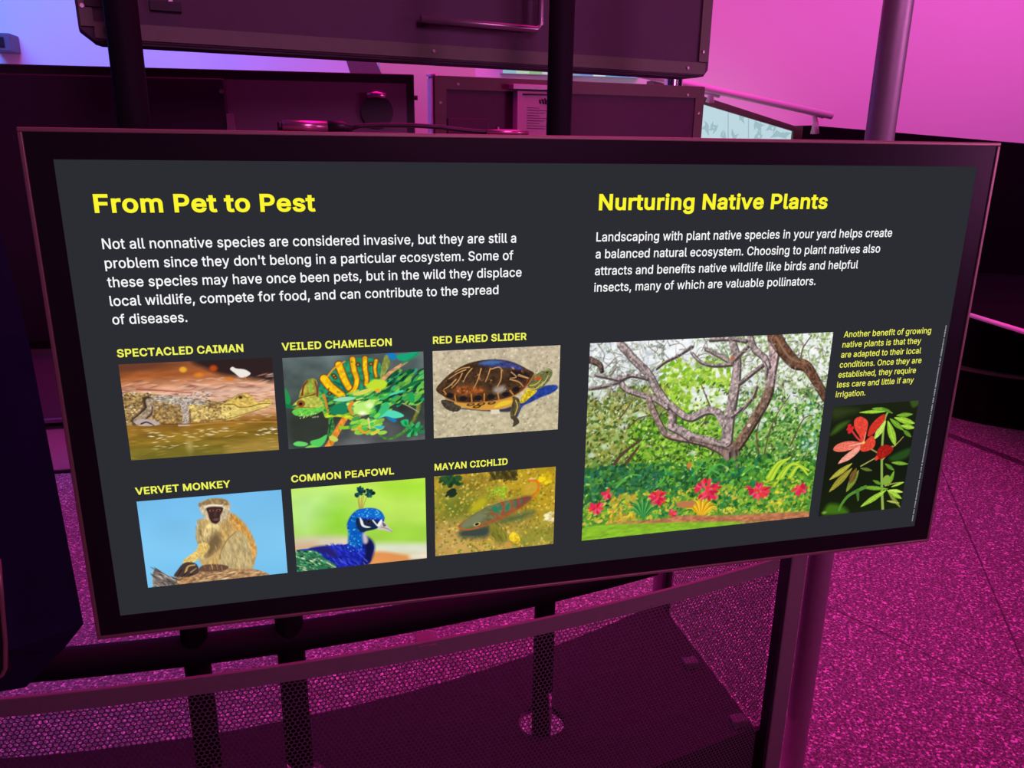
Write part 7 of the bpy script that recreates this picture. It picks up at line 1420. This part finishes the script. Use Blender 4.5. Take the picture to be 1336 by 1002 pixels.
# the photographs shown on the display: colour grids painted at load time
def picture_mat(): 
    m = bpy.data.materials.new('lit_picture'); m.use_nodes = True; nt = m.node_tree
    for n in list(nt.nodes): nt.nodes.remove(n)
    at = nt.nodes.new('ShaderNodeAttribute'); at.attribute_name = 'picture'; e = nt.nodes.new('ShaderNodeEmission'); o = nt.nodes.new('ShaderNodeOutputMaterial')
    nt.links.new(at.outputs['Color'], e.inputs['Color']); nt.links.new(e.outputs[0], o.inputs[0]); return m
PM = picture_mat()
RECT = {'caiman': (-.5790, -.3995, 1.1513, 1.2768), 'chameleon': (-.3872, -.2072, 1.1512, 1.2753), 'slider': (-.1949, -.0178, 1.1519, 1.2751), 'vervet': (-.5793, -.4006, .9697, 1.0945), 'peafowl': (-.3880, -.2080, .9697, 1.0941), 'cichlid': (-.1955, -.0190, .9711, 1.0950), 'garden': (.0253, .4098, .9711, 1.2757), 'hibiscus': (.4272, .5820, .9697, 1.1569)}
PLAB = {'caiman': 'picture of a caiman on a muddy bank', 'chameleon': 'picture of a striped chameleon among leaves', 'slider': 'picture of a dark turtle on sand', 'vervet': 'picture of a monkey sitting on a log', 'peafowl': 'picture of a blue peafowl head', 'cichlid': 'picture of a fish over yellow gravel', 'garden': 'large picture of a spreading oak in a garden', 'hibiscus': 'tall picture of a red flower with green leaves'}
for key, (w, h, seed, ops) in PICTURES.items():
    cv = Canvas(w, h, seed)
    for n_, a_, k_ in ops: getattr(cv, n_)(*a_, **k_)
    px = np.clip(cv.c, 0, 1); px = np.where(px <= .04045, px/12.92, ((px+.055)/1.055)**2.4)
    xa, xb, za, zb_ = RECT[key]
    X, Z = np.meshgrid(np.linspace(xa, xb, w), np.linspace(zb_, za, h))
    idx = np.arange(w*h).reshape(h, w); F = np.stack([idx[1:, :-1], idx[1:, 1:], idx[:-1, 1:], idx[:-1, :-1]], -1).reshape(-1, 4)
    o = raw('picture', np.stack([X.ravel(), np.full(w*h, -.0012), Z.ravel()], 1), F, PM, disp)
    at = o.data.color_attributes.new('picture', 'FLOAT_COLOR', 'POINT')
    at.data.foreach_set('color', np.concatenate([px.reshape(-1, 3), np.ones((w*h, 1))], 1).astype(np.float32).ravel())
    o['label'] = PLAB[key]

# ---------------------------------------------------------------- black frame: curved beam and posts
beam_y = smooth_path([onz(u, v, .56) for u, v in ((38, 868), (241, 850), (360, 836), (440, 820), (695, 772), (853, 735))])
bp = [V(x, beam_y(x), .56) for x in np.linspace(-1.25, .42, 48)]
tag(MB().tube(bp, .031, 24).build('curved_beam', M_TUBE), 'thick black curved tube running under the big display', 'beam')
def line_x(u, v):      # plan position on the beam of a vertical post seen at this pixel
    y = .5
    for _ in range(12): y = beam_y(ony(u, v, y).x)
    return ony(u, v, y).x, y
POSTS = []
for (u, v, w, top, lab) in ((259.5, 880, 33, 3.2, 'black round post rising above the left half of the big display'), (380, 850, 35, 1.35, 'black round post under the display, second from the left'), (711, 790, 27, 3.2, 'black round post rising above the middle of the big display')):
    px_, py_ = line_x(u, v); r = w/2*((V(px_, py_, .5)-CAM).dot(FWD))/FOCAL_PX
    POSTS.append((px_, py_, r))
    pt = empty('support_post', (px_, py_, 0), lab, 'post', group='black posts of the display frame')
    MB().tube([(px_, py_, .004), (px_, py_, top)], r, 28).build('shaft', M_TUBE, pt)
    MB().tube([(px_, py_, 0), (px_, py_, .012)], r*1.5, 28).build('base_flange', M_STEEL, pt)

# ---------------------------------------------------------------- dark deck with round cut-outs round the posts
DZ = .20
far = [onz(u, v, DZ) for u, v in ((-120, 992), (0, 989), (240, 972), (440, 925), (560, 892), (700, 850), (760, 824), (860, 790))]
fy = smooth_path(far); xr = onz(940, 890, DZ).x
rail_y = smooth_path([onz(u, v, .67) for u, v in ((0, 908), (103, 900), (241, 886), (460, 857), (567, 838), (722, 800), (853, 767), (900, 757), (1020, 731))])
outline = [V(x, fy(x), DZ) for x in np.linspace(-1.5, xr, 40)]+[V(x, rail_y(x)+.02, DZ) for x in np.linspace(xr, -1.5, 40)]
bm = bmesh.new(); loops = [outline]
for (px_, py_, r) in POSTS: loops.append([V(px_+math.cos(t_)*.056, py_+math.sin(t_)*.056, DZ) for t_ in np.linspace(0, 2*math.pi, 33)[:-1]])
es = []
for lp in loops:
    vs = [bm.verts.new(p) for p in lp]; es += [bm.edges.new((vs[i], vs[(i+1) % len(vs)])) for i in range(len(vs))]
g = bmesh.ops.triangle_fill(bm, edges=es, use_beauty=True)
ex = bmesh.ops.extrude_face_region(bm, geom=[f for f in bm.faces])
bmesh.ops.translate(bm, vec=(0, 0, -.018), verts=[e for e in ex['geom'] if isinstance(e, bmesh.types.BMVert)])
bmesh.ops.recalc_face_normals(bm, faces=bm.faces[:])
dk = empty('deck', (0, .6, 0), 'low dark purple deck behind the mesh guard with round holes around posts', 'platform')
mb = MB(); mb.bm.free(); mb.bm = bm; mb.build('deck_top', M_DECK, dk)
MB().sweep([V(x, rail_y(x)+.022, DZ-.018) for x in np.linspace(-1.49, xr+.03, 40)], [(0, 0), (0, -DZ+.02), (-.012, -DZ+.02), (-.012, 0)]).build('front_fascia', M_DECK, dk)
for x in (-1.1, -.25, .5): MB().box((x-.02, fy(x)-.08, 0), (x+.02, fy(x)-.04, DZ-.018)).build('foot', M_BLACK, dk)
for u, v in ((905, 868), (968, 944)):
    p = onz(u, v, DZ); MB().box((p.x-.03, p.y-.015, DZ), (p.x+.008, p.y+.015, DZ+.02), .003).build('corner_bracket', M_GREY, dk)
for (px_, py_, r) in POSTS:
    l = bpy.data.lights.new('under_deck_lamp', 'POINT'); l.energy = 1.6; l.color = (1, .05, .5); l.shadow_soft_size = .02
    o = bpy.data.objects.new('under_deck_lamp', l); sc.collection.objects.link(o); o.location = (px_+.11, py_+.07, .15)

# ---------------------------------------------------------------- guard: flat rail with perforated sheet below it
xs = np.linspace(-1.45, .62, 160)
rp = [V(x, rail_y(x), .67) for x in xs]
cum = np.concatenate([[0], np.cumsum([(b-a).length for a, b in zip(rp, rp[1:])])])
gd = empty('mesh_guard', (-.3, rail_y(-.3), 0), 'curved guard of perforated dark metal with flat top rail below the display', 'guard')
MB().sweep([V(p.x, p.y, p.z) for p in rp[::4]+[rp[-1]]], [(0.004, -.034), (0.004, -.001), (0.003, .0), (-.002, .0), (-.002, -.034)]).build('top_rail', M_RAIL, gd)
perforated('mesh_sheet', lambda s: (np.interp(s, cum, xs), np.interp(s, cum, [p.y for p in rp])+.004), cum[-1], .02, .64, .0092, .0040, M_MESH, gd)
tb = onz(557, 838, .67); tb2 = V(tb.x+.012, beam_y(tb.x)-.02, .6)
MB().prism([V(tb.x-.017, tb.y-.002, .664), V(tb.x+.017, tb.y-.002, .664), V(tb.x+.017, tb.y+.042, .664), V(tb.x-.017, tb.y+.042, .664)], (0, 0, -.006)).build('rail_tab', M_RAIL, gd)
p = ony(850, 789, rail_y(.3)-.004); MB().tube([p, p-V(0, .004, 0)], .0035, 12).build('screw', M_SCREW, gd)

# side panel with its frame, standing at the end of the guard
fx = .645; sx = xr+.010; ya, yb = rail_y(.62)+.01, .95
sd = empty('side_mesh_panel', (sx, (ya+yb)/2, 0), 'flat perforated side panel in a dark frame at the right end of the guard', 'guard')
perforated('mesh_sheet', lambda s: (sx, ya+s), yb-ya, .20, .80, .0092, .0040, M_MESH, sd)
p0, p1 = ony(1000, 1002, ya-.01).x, ony(1045, 800, ya-.01).x
MB().box((fx-.004, ya-.03, .0), (fx+.036, ya+.006, .84), .003).build('frame_upright', M_RAIL, sd)
MB().box((fx-.010, ya-.026, .0), (fx-.004, ya+.004, .84)).build('edge_strip', M_BLACK, sd)
MB().box((sx-.008, yb-.02, 0), (sx+.012, yb, .84)).box((sx-.006, ya, .80), (sx+.008, yb, .83)).build('frame_rails', M_BLACK, sd)

# steel poles
def pole(u, v, y, wpx, top, m, lab, name='steel_pole'):
    q = ony(u, v, y); r = wpx/2*((q-CAM).dot(FWD))/FOCAL_PX
    pt = empty(name, (q.x, y, 0), lab, 'pole')
    MB().tube([(q.x, y, 0.004), (q.x, y, top)], r, 40).build('shaft', m, pt)
    MB().tube([(q.x, y, 0), (q.x, y, .014)], r*1.6, 32).build('base_flange', m, pt)
pole(1147, 183, .42, 36, 4.2, M_STEEL, 'tall brushed steel pole rising behind the right end of the big display')
pole(866, 750, 1.0, 26, 1.3, M_STEEL, 'steel pole at the back corner of the deck, beside the side mesh')
pole(879, 105, 2.9, 24, 3.6, M_CHROME, 'shiny steel pole glimpsed between upper and lower far panels')

# ---------------------------------------------------------------- backs of the other displays
class Frame:
    """plan frame on the back face of a panel: s along it, z up, n towards the visitor"""
    def __init__(s, A, B):
        s.o = V(A.x, A.y, 0); s.d = V(B.x-A.x, B.y-A.y, 0); s.len = s.d.length; s.d.normalize(); s.n = V(s.d.y, -s.d.x, 0)
    def p(s, a, z, n=0.0): q = s.o+s.d*a+s.n*n; return V(q.x, q.y, z)
    def px(s, u, v): q = onplane(u, v, s.o, s.n); return (q-s.o).dot(s.d), q.z
    def slab(s, mb, a0, a1, z0, z1, n0, n1, bevel=0.0): return mb.prism([s.p(a0, z0, n0), s.p(a1, z0, n0), s.p(a1, z1, n0), s.p(a0, z1, n0)], s.n*(n1-n0), bevel)
    def plate(s, mb, pts, n0, n1, bevel=0.0): return mb.prism([s.p(a, z, n0) for a, z in pts], s.n*(n1-n0), bevel)
def screw(fr, u, v, n, par, r=.0035):
    a, z = fr.px(u, v); MB().tube([fr.p(a, z, n-.001), fr.p(a, z, n+.003)], r, 10).build('screw', M_SCREW, par)

# upper panel, carried by the two tall posts
fr = Frame(onz(108, 52, 1.70), onz(918, 100, 1.70)); L_ = fr.len
up = empty('television', tuple(fr.p(L_/2, 1.70)), 'large dark display panel seen from the back above the big screen, with bent bar', 'display screen', group='display panels seen from the back')
a_l, z_l = fr.px(96, 8); a_c, z_c = fr.px(103, 47)
top = 2.36
fr.plate(MB(), [(.018, 1.70), (L_, 1.70), (L_+.012, 1.715), (L_+.012, top), (-.012, top), (-.004, 1.718)], -.062, 0.0, .002).build('housing', M_BACK, up)
fb = MB()
fr.slab(fb, .02, L_-.002, 1.704, 1.730, 0.0, .006); fr.slab(fb, L_-.022, L_+.006, 1.732, top-.01, 0.0, .006); fr.slab(fb, .0, .02, 1.722, top-.01, 0.0, .006)
fb.build('frame_trim', M_TRIM, up)
fr.plate(MB(), [(.018, 1.700), (L_, 1.700), (L_-.02, 1.6965), (.03, 1.6965)], -.070, -.004).build('bottom_edge', M_BLACK, up)
for u, v in ((564, 67), (895, 89), (915, 68), (140, 40), (107, 8), (222, 2)): screw(fr, u, v, .007, up)
for (u0, v0, u1, v1) in ((111, 5, 142, 12), (196, 9, 236, 17)):
    a0, z0 = fr.px(u0, v1); a1, z1 = fr.px(u1, v0); fr.slab(MB(), a0, a1, z0+.004, z1+.006, .001, .012).build('vent_slot', M_BLACK, up)
a0, z0 = fr.px(542, 27); a1, z1 = fr.px(697, 36)
bar = MB().tube([fr.p(a0, z0, .03), fr.p(a1-.01, z0-.002, .03), fr.p(a1, z0+.008, .03), fr.p(a1, z0+.36, .03)], .007, 14)
bar.tube([fr.p(a0+.02, z0, 0), fr.p(a0+.02, z0, .03)], .005, 10).tube([fr.p(a1, z0+.3, 0), fr.p(a1, z0+.3, .03)], .005, 10)
bar.build('bent_bar', mat('satin_bar', (.30, .26, .28), .3, .6), up)
for (px_, py_, r) in (POSTS[0], POSTS[2]):
    s_ = (V(px_, py_, 0)-fr.o).dot(fr.d); g_ = (V(px_, py_, 0)-fr.o).dot(fr.n)
    fr.slab(MB(), s_-.02, s_+.02, 2.05, 2.25, 0.001, g_-r-.0005).build('mount_bracket', M_BLACK, up)

# lower left panel
fr = Frame(onz(0, 83, 1.70), onz(540, 97, 1.70)); L_ = fr.len; z1 = 1.70
ll = empty('television', tuple(fr.p(L_-.65, 1.03)), 'dark display back at upper left with stepped cover and round cable grommet', 'display screen', group='display panels seen from the back')
fr.slab(MB(), L_-1.31, L_, z1-.68, z1, -.06, 0.0, .003).build('housing', M_BLACK, ll)
a0, _ = fr.px(296, 130)
fr.slab(MB(), a0, L_-.020, z1-.655, z1-.022, -.004, .0015).build('back_panel', mat('plum_back_sheet', (.135, .075, .12), .6, noise=.1, nscale=20), ll)
fr.slab(MB(), L_-1.29, a0, z1-.655, z1-.022, .0, .02, .003).build('stepped_cover', mat('near_black_cover', (.035, .02, .04), .6, spec=.2), ll)
a, z = fr.px(492, 146); r_ = fr.px(513, 146)[0]-a
MB().tube([fr.p(a, z, .0), fr.p(a, z, .012)], r_, 40).build('cable_grommet', M_RUBBER, ll)
MB().tube([fr.p(a-.022, z+r_*.93, .013), fr.p(a, z+r_*1.03, .014), fr.p(a+.022, z+r_*.93, .013)], .007, 12).build('grommet_clip', M_PINKMETAL, ll)
screw(fr, 291, 120, .021, ll, .005); a, z = fr.px(541, 127); MB().tube([fr.p(a-.004, z, -.02), fr.p(a+.008, z, -.02)], .006, 10).build('side_knob', M_RUBBER, ll)
a = (ony(380, 850, fr.p(L_*.6, 0, -.1).y)-fr.o).dot(fr.d)
MB().tube([fr.p(a, .0, -.10), fr.p(a, 1.6, -.10)], .02, 20).build('stand_post', M_TUBE, ll)
fr.slab(MB(), a-.2, a+.2, 1.3, 1.4, -.14, -.06).build('stand_crossbar', M_TUBE, ll)
a0, z0 = fr.px(299, 167); a1, z1_ = fr.px(308, 148)
fr.plate(MB(), [(a0, z0-.02), (a1, z0-.02), (a1-.001, z1_-.004), (a1-.006, z1_), (a0+.001, z1_-.002)], .022, .028).build('hanging_tag', M_PINKMETAL, ll)

# lower right panel, further away, with the pale equipment box
fr = Frame(onz(565, 98, 1.765), onz(920, 113, 1.765)); L_ = fr.len; z1 = 1.765
lr = empty('television', tuple(fr.p(L_/2, .95)), 'smaller brown-framed display back behind the middle post carrying a pale labelled box', 'display screen', group='display panels seen from the back')
fr.slab(MB(), 0, L_, z1-.72, z1, -.07, 0.0, .004).build('housing', M_BACK, lr)
tr = MB(); ins = fr.px(582, 140)[0]; zin = z1-fr.px(750, 104)[1]+fr.px(750, 123)[1]-.0
zin = z1-.045
fr.slab(tr, .004, L_-.004, zin, z1-.002, 0, .006); fr.slab(tr, .004, ins, z1-.70, zin, 0, .006); fr.slab(tr, fr.px(905, 150)[0], L_-.004, z1-.70, zin, 0, .006)
tr.build('frame_trim', M_TRIM, lr)
e_ = MB(); e_.tube([fr.p(-.004, z1+.004, -.06), fr.p(.012, z1+.003, .004)], .006, 10); e_.build('lit_corner_strip', mat('painted_edge_light', (.85, .85, .9), .3), lr)  # white strip paints the light caught on the frame corner
fr.slab(MB(), -.008, .0, z1-.7, z1-.01, -.05, -.004).build('blue_lit_side_strip', mat('painted_blue_light', (.55, .55, .75), .35), lr)  # blue light on the panel's side, put into the strip's colour
for u, v in ((597, 110), (574, 134), (896, 124), (594, 165), (649, 167), (910, 148)): screw(fr, u, v, .007, lr, .005)
a0, zz0 = fr.px(583, 154); a1, zz1 = fr.px(636, 172)
fr.slab(MB(), a0, a1, zz1-.02, zz0, .0, .012, .002).build('connector_cover', M_BACK, lr)
a0, zt2 = fr.px(669, 119); a1, zb2 = fr.px(716, 176)
lb = fr.slab(MB(), a0, a1, zb2-.05, zt2, .0, .05, .003).build('equipment_box', M_LABEL, lr)
a2 = fr.px(663, 115)[0]; fr.slab(MB(), a2, a1+.004, zt2+.004, zt2+.022, .0, .055, .002).build('box_bracket', M_STEEL, lr)
mk = MB()
for (u0, v0, u1, v1) in ((700, 131, 701.2, 136), (702.5, 131, 705, 132), (704, 131, 705, 136.5), (706.8, 129, 708, 137), (708, 133, 711.5, 130.4), (708.2, 132.6, 712.3, 136.4), (678, 124, 714, 124.8)):
    q = [fr.px(u0, v0), fr.px(u1, v1)]; dx = abs(q[1][0]-q[0][0]); 
    mk.tube([fr.p(q[0][0]-.008, q[0][1], .0515), fr.p(q[1][0]-.008, q[1][1], .0515)], .0032, 6)
for k in range(9):
    v = 141+3.3*k; q0, q1 = fr.px(681, v), fr.px(697+7*((k*5) % 3), v+.8); mk.tube([fr.p(*q0, .0505), fr.p(*q1, .0505)], .0009, 5)
mk.build('box_print', M_INK, lr)
a = (ony(709, 790, fr.p(L_*.4, 0, -.1).y)-fr.o).dot(fr.d)
MB().tube([fr.p(a, 0, -.11), fr.p(a, 1.6, -.11)], .025, 20).build('stand_post', M_TUBE, lr)
fr.slab(MB(), a-.2, a+.2, 1.35, 1.45, -.135, -.07).build('stand_crossbar', M_TUBE, lr)

# neighbouring panel at the left edge, its chamfered corner beside the big screen
nb = empty('television', (-1.0, .09, .8), 'near-black display panel at the far left edge with a chamfered lower corner', 'display screen')
q = [ony(u, v, .13) for u, v in ((36, 437), (109, 814), (81, 849), (33, 897))]
back = [V(-1.36, .13, 1.43), V(q[0].x-.012, .13, 1.43), q[0], q[1], q[2], q[3], V(-1.36, .13, q[3].z+.01)]
front = [V(p_.x-(.07 if i_ not in (0, 6) else 0), .05, p_.z+(.05 if i_ > 3 else -.02 if i_ < 2 else .02)) for i_, p_ in enumerate(back)]
hb = MB(); va = [hb.bm.verts.new(p_) for p_ in front]; vb = [hb.bm.verts.new(p_) for p_ in back]
hb.bm.faces.new(va); hb.bm.faces.new(vb[::-1])
for i_ in range(7): hb.bm.faces.new((va[i_], vb[i_], vb[(i_+1) % 7], va[(i_+1) % 7]))
bmesh.ops.recalc_face_normals(hb.bm, faces=hb.bm.faces[:])
hb.build('housing', mat('blue_black_housing', (.012, .012, .045), .6, noise=.2, nscale=30, spec=.12), nb)
r1, r2, r3, r4 = [ony(u, v, .035) for u, v in ((-2, 730), (7, 838), (7, 872), (-6, 886))]
MB().tube([r1, r1+(r2-r1)*.5, r2, (r2+r3)/2, r3, (r3+r4)/2+V(.002, 0, -.002), r4, r4-V(.3, 0, 0)], .003, 10).build('rim', M_RIM, nb)
MB().prism([V(-1.3, .037, r4.z+.004), V(r2.x-.004, .037, r4.z+.004), V(r2.x-.004, .037, 1.41), V(-1.3, .037, 1.41)], (0, .013, 0), .002).build('front_cover', M_BEZEL, nb)
MB().box((-1.05, .13, 1.0), (-1.0, beam_y(-1.0), 1.04)).box((-1.05, beam_y(-1.0)-.02, .58), (-1.0, beam_y(-1.0)+.02, 1.04)).build('mount_arm', M_BLACK, nb)

# ---------------------------------------------------------------- things lying along the top edge of the big screen
zt0 = TV_BOTTOM+HT
def top_at(u, y=.025): 
    q = ony(u, 170, y); return q.x
c0, c1 = top_at(369), top_at(428)
ct = empty('cable_connector', ((c0+c1)/2, .025, zt0), 'pink-lit metal cable connector lying on top of the big screen', 'connector')
MB().tube([V(c0, .025, zt0+.0065), V(c1, .025, zt0+.0065)], .0065, 20).build('metal_sleeve', M_PINKMETAL, ct)
MB().tube([V(c0-.006, .025, zt0+.006), V(c0, .025, zt0+.006)], .005, 16).build('end_cap', M_RUBBER, ct)
MB().tube([V(c1, .025, zt0+.0066), V(c1+.018, .025, zt0+.007), V(c1+.030, .025, zt0+.004)], [.0066, .006, .003], 16).build('rubber_end', M_RUBBER, ct)
cb = []
for u, h in ((452, .003), (470, .008), (500, .0095), (540, .0095), (575, .008), (605, .005), (635, .003), (660, .003)): cb.append(V(top_at(u, .03), .03+.004*math.sin(u*.03), zt0+h))
tag(MB().tube(cb, .0028, 12).build('black_cable', M_RUBBER), 'thin black cable bowed along the top edge of the big screen', 'cable')
c0, c1 = top_at(634), top_at(688)
tag(MB().tube([V(c0, .02, zt0+.003), V((c0+c1)/2, .02, zt0+.0035), V(c1, .02, zt0+.003)], .003, 14).build('cable_sleeve', M_PINKMETAL), 'short magenta sleeve at the right end of the black cable', 'cable')

# ---------------------------------------------------------------- ramp rail, lit graphic and partitions at the back
y_ = 3.46
h0, h1 = ony(874, 105, y_), ony(1085, 151, y_)
hr = empty('handrail', (h1.x-.1, y_, 0), 'pale sloping tube handrail against the pink wall above the lit graphic', 'handrail')
MB().tube([h0-(h1-h0)*.35, h0, h1], .021, 24).build('rail_tube', M_PALE, hr)
for u, vt, vb in ((926, 124, 133), (1063, 151, 174)):
    t_ = ony(u, vt, y_+.012); b_ = ony(u, vb, y_+.03)
    MB().tube([t_, (t_+b_)/2+V(.004, 0, .01), b_], [.012, .016, .026], 14).tube([t_+V(-.05, 0, .018), t_+V(.06, 0, -.004)], .012, 12).build('bracket', M_PALE, hr)
y_ = 3.56
dc = empty('lit_graphic_case', (ony(975, 160, y_).x, y_, 0), 'pale cyan backlit plant graphic in a dark sloping frame under the handrail', 'display case')
g = [ony(u, v, y_) for u, v in ((922, 137.5), (1034, 167.5))]
xL = ony(850, 120, y_).x; zL = g[0].z+(g[0].z-g[1].z)/(g[1].x-g[0].x)*(g[0].x-xL)
MB().prism([V(xL, y_, zL), V(g[1].x, y_, g[1].z), V(g[1].x, y_, 1.05), V(xL, y_, 1.05)], (0, .03, 0)).build('graphic_panel', glow('cyan_backlight', lin((190, 216, 226))), dc)
tp = [ony(u, v, y_-.02) for u, v in ((922, 131.5), (1036, 164), (1048, 165))]
MB().prism([V(xL, y_-.02, zL+.055), tp[1], tp[1]-V(0, 0, .032), V(xL, y_-.02, zL+.008)], (0, .10, 0)).prism([V(g[1].x-.004, y_-.02, tp[1].z), V(tp[2].x, y_-.02, tp[2].z), V(tp[2].x, y_-.02, 0), V(g[1].x-.004, y_-.02, 0)], (0, .10, 0)).box((xL, y_-.02, 0), (g[1].x, y_+.08, 1.05)).build('case_frame', M_TRIM, dc)
lf = MB()
rng = np.random.RandomState(5)
for (u, v, n, sc_) in ((922, 166, 5, 7), (931, 167, 5, 7), (944, 176, 4, 6), (957, 178, 4, 6), (968, 152, 5, 6), (988, 166, 9, 9), (990, 178, 6, 7), (1008, 166, 7, 8), (1014, 176, 6, 8), (1024, 176, 6, 6)):
    for k in range(n):
        an = rng.rand()*6.28; c = ony(u+sc_*.4*math.cos(an), v+sc_*.5*math.sin(an), y_-.003); ln_ = .018+.02*rng.rand(); dr = V(math.cos(an+.6), 0, math.sin(an+.6)); pr = V(-dr.z, 0, dr.x)
        lf.prism([c-dr*ln_, c+pr*ln_*.3, c+dr*ln_, c-pr*ln_*.3], (0, .002, 0))
for u, va, vb in ((949.5, 147, 180), (976, 153, 180), (992, 158, 180)): a, b = ony(u, va, y_-.002), ony(u, vb, y_-.002); lf.prism([a, a+V(.006, 0, 0), b+V(.006, 0, 0), b], (0, .0015, 0))
lf.build('plant_silhouettes', glow('dim_teal_print', lin((158, 188, 196))), dc)

y_ = 3.3
def vpanel(name, pts, y, th, m, lab, cat, floor=True):
    q = [ony(u, v, y) for u, v in pts]
    return tag(MB().prism(q, (0, th, 0)).build(name, m), lab, cat)
A0, A1 = ony(488, 78, y_), ony(617, 85, y_); B1 = ony(620.5, 103, y_)
tag(MB().prism([V(ony(497, 98, y_).x, y_, 0), V(ony(497, 98, y_).x, y_, ony(497, 98, y_).z), V(A0.x-.02, y_, 2.3), V(A1.x-.01, y_, 2.3), V(B1.x, y_, B1.z), V(B1.x+.02, y_, 0)], (0, .08, 0)).build('partition', M_BEIGE), 'salmon-lit partition glimpsed between the two far display backs', 'partition')
y_ = 3.2
q = [ony(u, v, y_) for u, v in ((452, 77), (459, 100), (500, 101), (489, 77))]
dn = (q[1]-q[0])*(q[0].z/(q[0].z-q[1].z)); dn2 = (q[2]-q[3])*(q[3].z/(q[3].z-q[2].z))
tag(MB().prism([q[0]-(q[1]-q[0]), q[0]+dn, q[3]+dn2, q[3]-(q[2]-q[3])], (0, .05, 0)).build('slanted_board', M_GREY), 'slanted grey board beside the partition under the upper panel', 'board')
y_ = 4.12
lbx = empty('light_box', (ony(745, 85, y_).x, y_, 0), 'narrow backlit picture strip high on the pink wall under the upper panel', 'light box')
b0, b1 = ony(656, 92, y_), ony(838, 98.5, y_)
MB().box((b0.x, y_, b0.z-.014), (b1.x, y_+.078, b0.z+.5)).build('case', M_PALE, lbx)
colsb = [(150, 190, 210), (190, 215, 190), (150, 190, 140), (205, 205, 215), (175, 205, 170), (140, 170, 210), (120, 150, 225), (215, 225, 240), (120, 170, 230), (110, 150, 235), (150, 180, 235)]
for k, c_ in enumerate(colsb):
    xa, xb = b0.x+(b1.x-b0.x)*k/len(colsb), b0.x+(b1.x-b0.x)*(k+1)/len(colsb)
    MB().box((xa, y_-.004, b0.z-.015), (xb, y_, b0.z+.49)).build('lit_band', glow('band_%d' % k, lin(c_), .9), lbx)
y_ = 4.05
q0, q1 = ony(-14, 66, y_), ony(12, 43, y_)
bx = empty('wall_box', ((q0.x+q1.x)/2, y_, q0.z), 'small dark box fixed to the blue wall at the far left', 'box')
MB().box((q0.x, y_, q0.z), (q1.x, 4.2, q1.z), .006).build('case', M_GREY, bx)
MB().box((q0.x+.02, y_-.006, q0.z+.02), (q1.x-.03, y_, q1.z-.02), .003).build('front_plate', M_BLACK, bx)

# ---------------------------------------------------------------- low cabinet seen through the gap at the left
y_ = 2.92
cx0, cx1 = ony(75, 590, y_).x-1.2, ony(75, 590, y_).x+1.0
zz = lambda v, u=75: ony(u, v, y_).z
lc = empty('low_cabinet', ((cx0+cx1)/2, y_, 0), 'low grey cabinet with pale plinth and pink-lit top edge beyond the left gap', 'cabinet')
MB().box((cx0, y_, .012), (cx1, y_+.5, zz(560)), .004).build('plinth', mat('pale_plinth', (.62, .60, .62), .6), lc)
MB().box((cx0-.0, y_-.01, 0), (cx1, y_+.5, .014)).build('kick_strip', M_BLACK, lc)
MB().box((cx0, y_+.05, zz(560)), (cx1, y_+.45, zz(549))).build('recess', M_BLACK, lc)
MB().box((cx0, y_-.02, zz(550)), (cx1, y_+.5, zz(545)), .002).build('lower_trim', M_GREY, lc)
MB().box((cx0, y_, zz(545)), (cx1, y_+.5, zz(458))).build('front_panel', M_GREY, lc)
MB().box((cx0, y_-.02, zz(457)), (cx1, y_+.5, zz(452)), .002).build('top_trim', M_TRIM, lc)
MB().box((cx0, y_+.02, zz(452)), (cx1, y_+.5, zz(445))).build('dark_reveal', M_BLACK, lc)
MB().box((cx0, y_-.04, zz(444)), (cx1, y_+.5, zz(437)), .004).build('worktop_edge', mat('pale_worktop', (.92, .9, .92), .4), lc)

# ---------------------------------------------------------------- dark curved counter at the right edge
c0, c1 = onz(1242, 554, 0), onz(1336, 562, 0)
ctr = empty('counter', (3.5, 2.6, 0), 'black counter with a thin magenta-lit ledge at the right edge behind the display', 'counter')
ccx, ccy, R_ = c1.x+.46, c1.y+.62, 0
R_ = math.hypot(c1.x-ccx, c1.y-ccy)
def arc(r, z, n=48): return [V(ccx+r*math.cos(t_), ccy+r*math.sin(t_), z) for t_ in np.linspace(0, 2*math.pi, n+1)[:-1]]
MB().prism(arc(R_, 0), (0, 0, .30)).build('base', M_COUNTER, ctr)
MB().prism(arc(R_+.02, .30), (0, 0, .016)).build('trim_line', M_TRIM, ctr)
MB().prism(arc(R_-.02, .316), (0, 0, .37)).build('body', M_DARKWALL, ctr)
l0, l1 = onz(1262, 410, .70), onz(1340, 434, .70); d_ = (l1-l0).normalized()
la, lb_ = l0-d_*.25, l1+d_*.35
MB().prism([la+V(.012, 0, -.02), lb_+V(.012, 0, -.02), V(4.4, lb_.y, .68), V(4.4, la.y, .68)], (0, 0, .018)).build('top_slab', M_COUNTER, ctr)
MB().tube([la, lb_], .012, 16).build('ledge_edge', M_PALE, ctr)
